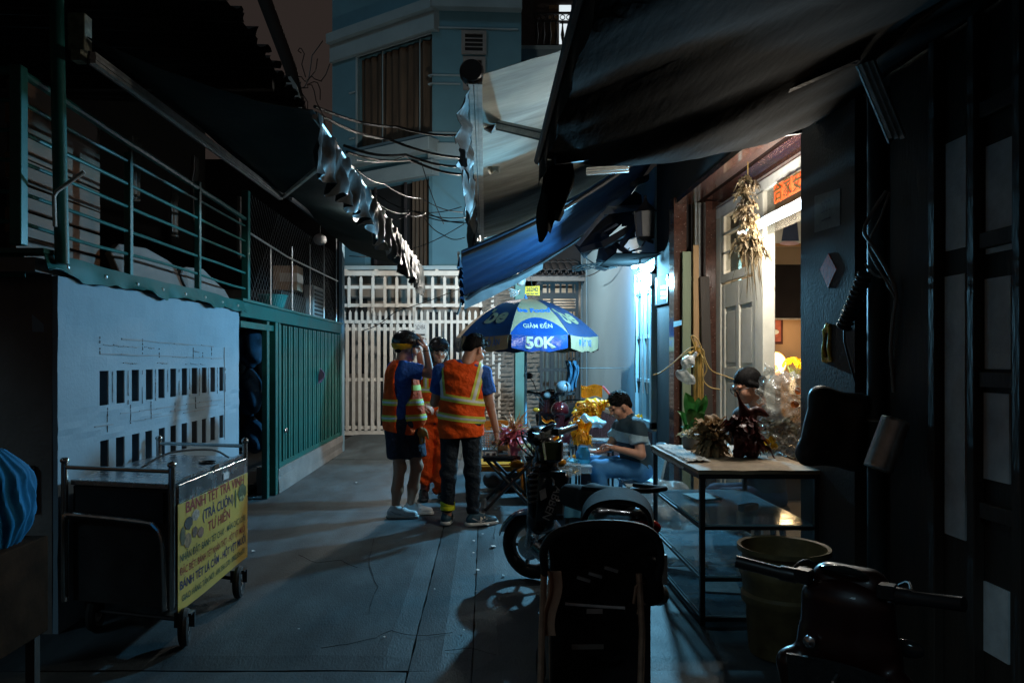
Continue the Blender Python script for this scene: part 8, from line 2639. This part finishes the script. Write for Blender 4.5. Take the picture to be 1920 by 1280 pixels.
# ---------------- seated man working
def seated_man():
    t = thing('person', 'seated person in dark polo shirt and blue jeans bent over handwork', 'person', (1.42, 7.2, 0))
    hip = V3(.07, .06, .44)
    hl, hr = V3(.05, .16, .44), V3(.03, -.05, .44)
    kl, kr = V3(-.34, .12, .47), V3(-.36, -.10, .46)
    al, ar = V3(-.28, .14, .09), V3(-.26, -.10, .09)
    ch = V3(-.02, .04, .80)
    sl, sr = V3(-.05, .21, .86), V3(.02, -.13, .85)
    el, wl = V3(-.20, .17, .62), V3(-.33, .05, .60)
    er, wr = V3(.035, -.22, .60), V3(-.21, -.19, .66)
    neck = V3(-.05, .03, .93)
    hc = V3(-.115, .02, 1.035)
    hd, tr = head_parts(t, hc, math.radians(-82), math.radians(26), 0, m_skin, 'short', m_hair, 1.03, seed=14)
    body = [sdf([cap(neck - V3(-.02, 0, .07), hc + V3(.02, 0, -.05), .055, .052), cap(sr + (er - sr) * .4, er, .05, .044), cap(er, wr, .043, .029), cap(sl + (el - sl) * .4, el, .05, .044), cap(el, wl, .043, .029)], .009, .02), hd]
    body += hand(wr, (-.8, .3, .25), (0, -.2, -1), 1, .7, .08, 1.0, .5)
    body += hand(wl, (-.9, -.1, .1), (0, .2, -1), -1, .7, .08, 1.0, .5)
    link('body', vf_mesh('body', body), m_skin, t, world=False)
    sh = [cap(V3(-.05, .16, .84), V3(.0, -.08, .835), .10, .10), cap(V3(-.02, .04, .80), hip + V3(0, 0, .03), .145, .155, sq=((0, 1, 0), 1.2)), cap(sr, sr + (er - sr) * .62, .083, .082, clip=[(sr + (er - sr) * .62, er - sr)]), cap(sl, sl + (el - sl) * .62, .08, .078, clip=[(sl + (el - sl) * .62, el - sl)]), cap(V3(-.03, .04, .87), neck + V3(0, 0, .02), .08, .064, clip=[(neck + V3(0, 0, .03), (-.3, 0, 1))])]
    v, f = sdf(sh, .009, .03, fold=lambda X, Y, Z: .005 * np.sin(40 * Z + 24 * X + 3 * np.sin(9 * Y + 5 * Z)))
    me = vf_mesh('polo_shirt', [(v, f)])
    so = link('polo_shirt', me, M('dark_teal_polo', (.012, .032, .045), .8, var=.2, scale=8, bump=.25, bscale=45), t, world=False)
    # pale chest band with dark above and below
    bm_ = band(me, [((0, 0, .785), (.15, 0, 1)), ((0, 0, .69), (-.1, 0, -1))], .003)
    link('pale_band', bm_, M('pale_blue_knit', (.26, .36, .40), .85, var=.2, scale=20), so, world=False)
    v, f = sdf([cap(neck + V3(.02, .05, -.01), neck + V3(.03, -.05, -.015), .03, .03), cap(neck + V3(-.04, -.05, -.03), neck + V3(.03, -.05, -.01), .02, .025)], .007, .02)
    link('collar', vf_mesh('collar', [(v, f)]), M('teal_collar', (.02, .07, .09), .8), so, world=False)
    pn_ = [cap(hip + V3(0, .05, 0), hip + V3(0, -.06, 0), .13, .13), cap(hl, kl, .10, .075), cap(hr, kr, .105, .078), cap(kl, al, .075, .055), cap(kr, ar, .075, .056)]
    v, f = sdf(pn_, .009, .03, fold=folds(.005, 46, 11), clip=[(V3(0, 0, .09), (0, 0, -1))])
    link('jeans', vf_mesh('jeans', [(v, f)]), M('blue_jeans', (.04, .17, .36), .8, var=.25, scale=6, bump=.3, bscale=60), t, world=False)
    shoe(t, ar + V3(.06, 0, -.09), ar + V3(-.2, -.01, -.09), m_wshoe, m_sole)
    shoe(t, al + V3(.06, 0, -.09), al + V3(-.2, .01, -.09), m_wshoe, m_sole)
    # plastic chair under him
    c = thing('pale_plastic_chair', 'pale blue plastic chair under the seated man', 'chair', (1.5, 7.25, 0))
    m_pc = M('pale_blue_chair_plastic', (.42, .55, .6), .4, var=.1)
    MB().grid(lambda u, v: (1.32 + .40 * u, 7.02 + .44 * v, .315 - .015 * math.sin(math.pi * u) * math.sin(math.pi * v)), 10, 8, thick=.022).build('seat', m_pc, c, smooth=True)
    MB().grid(lambda u, v: (1.66 + .07 * v + .02 * math.sin(math.pi * u), 7.02 + .46 * u, .32 + .36 * v - .03 * (2 * u - 1) ** 2 * v), 12, 8, thick=.02).build('backrest', m_pc, c, smooth=True)
    for x, y in ((1.35, 7.05), (1.68, 7.05), (1.35, 7.43), (1.68, 7.43)):
        MB().bar((x, y, .30), (x + (.02 if x > 1.5 else -.02), y, 0), .045, .035).build('leg', m_pc, c, bevel=.004)
seated_man()


# ---------------- woman in the doorway behind the case
def shop_woman():
    t = thing('person', 'person with dark hair tied back and glasses bending down in the shop doorway', 'person', (2.02, 5.76, -.085))
    hc = V3(.0, .0, 1.37)
    neck = V3(.07, .03, 1.24)
    hd, tr = head_parts(t, hc, math.radians(-78), math.radians(24), 0, m_skin, 'bun', m_hair, 1.05, glasses=True, seed=20)
    sl, sr = V3(.05, .2, 1.12), V3(.14, -.14, 1.11)
    el, er = V3(-.02, .25, .88), V3(.06, -.22, .87)
    wl, wr = V3(-.2, .15, .80), V3(-.15, -.18, .80)
    hip = V3(.16, .05, .52)
    body = [sdf([cap(neck - V3(-.03, 0, .06), hc + V3(.03, .0, -.05), .053, .05), cap(sr, er, .05, .042), cap(er, wr, .04, .028), cap(sl, el, .05, .042), cap(el, wl, .04, .028), cap(V3(.10, .03, .5), V3(-.25, .0, .5), .08, .06), cap(V3(-.25, 0, .5), V3(-.2, 0, .09), .055, .04)], .01, .02), hd]
    body += hand(wr, (-.8, .2, -.4), (0, 0, -1), 1, .6, .08, .95)
    body += hand(wl, (-.8, -.2, -.4), (0, 0, -1), -1, .6, .08, .95)
    link('body', vf_mesh('body', body), m_skin, t, world=False)
    sh = [cap(sl, sr, .09, .09), cap(V3(.1, .03, 1.05), hip, .14, .16, sq=((0, 1, 0), 1.2)), cap(sr, sr + (er - sr) * .7, .078, .075), cap(sl, sl + (el - sl) * .7, .078, .075)]
    v, f = sdf(sh, .011, .03, fold=folds(.004, 40, 2))
    link('blouse', vf_mesh('blouse', [(v, f)]), M('patterned_blouse', (.02, .018, .02), .8, var=.7, scale=26), t, world=False)
    pn_ = [cap(hip + V3(0, .06, 0), hip + V3(0, -.06, 0), .14, .14), cap(hip + V3(0, .08, 0), V3(-.2, .12, .52), .10, .08), cap(hip + V3(0, -.06, 0), V3(-.2, -.08, .52), .10, .08), cap(V3(-.2, .12, .52), V3(-.16, .12, .1), .08, .06), cap(V3(-.2, -.08, .52), V3(-.16, -.08, .1), .08, .06)]
    v, f = sdf(pn_, .012, .03)
    link('trousers', vf_mesh('trousers', [(v, f)]), m_nshirt, t, world=False)
    s = thing('shop_stool', 'low dark stool under the bending woman in the doorway', 'stool', (2.16, 5.75, 0))
    MB().lathe((2.16, 5.76, .32), [(.17, 0), (.18, .03), (.16, .06)], 20).build('seat', m_darkwood, s)
    for k in range(4):
        a = math.pi / 4 + k * math.pi / 2
        MB().bar((2.16 + .11 * math.cos(a), 5.76 + .11 * math.sin(a), .33), (2.16 + .16 * math.cos(a), 5.76 + .16 * math.sin(a), .03), .035, .035).build('leg', m_darkwood, s)
shop_woman()
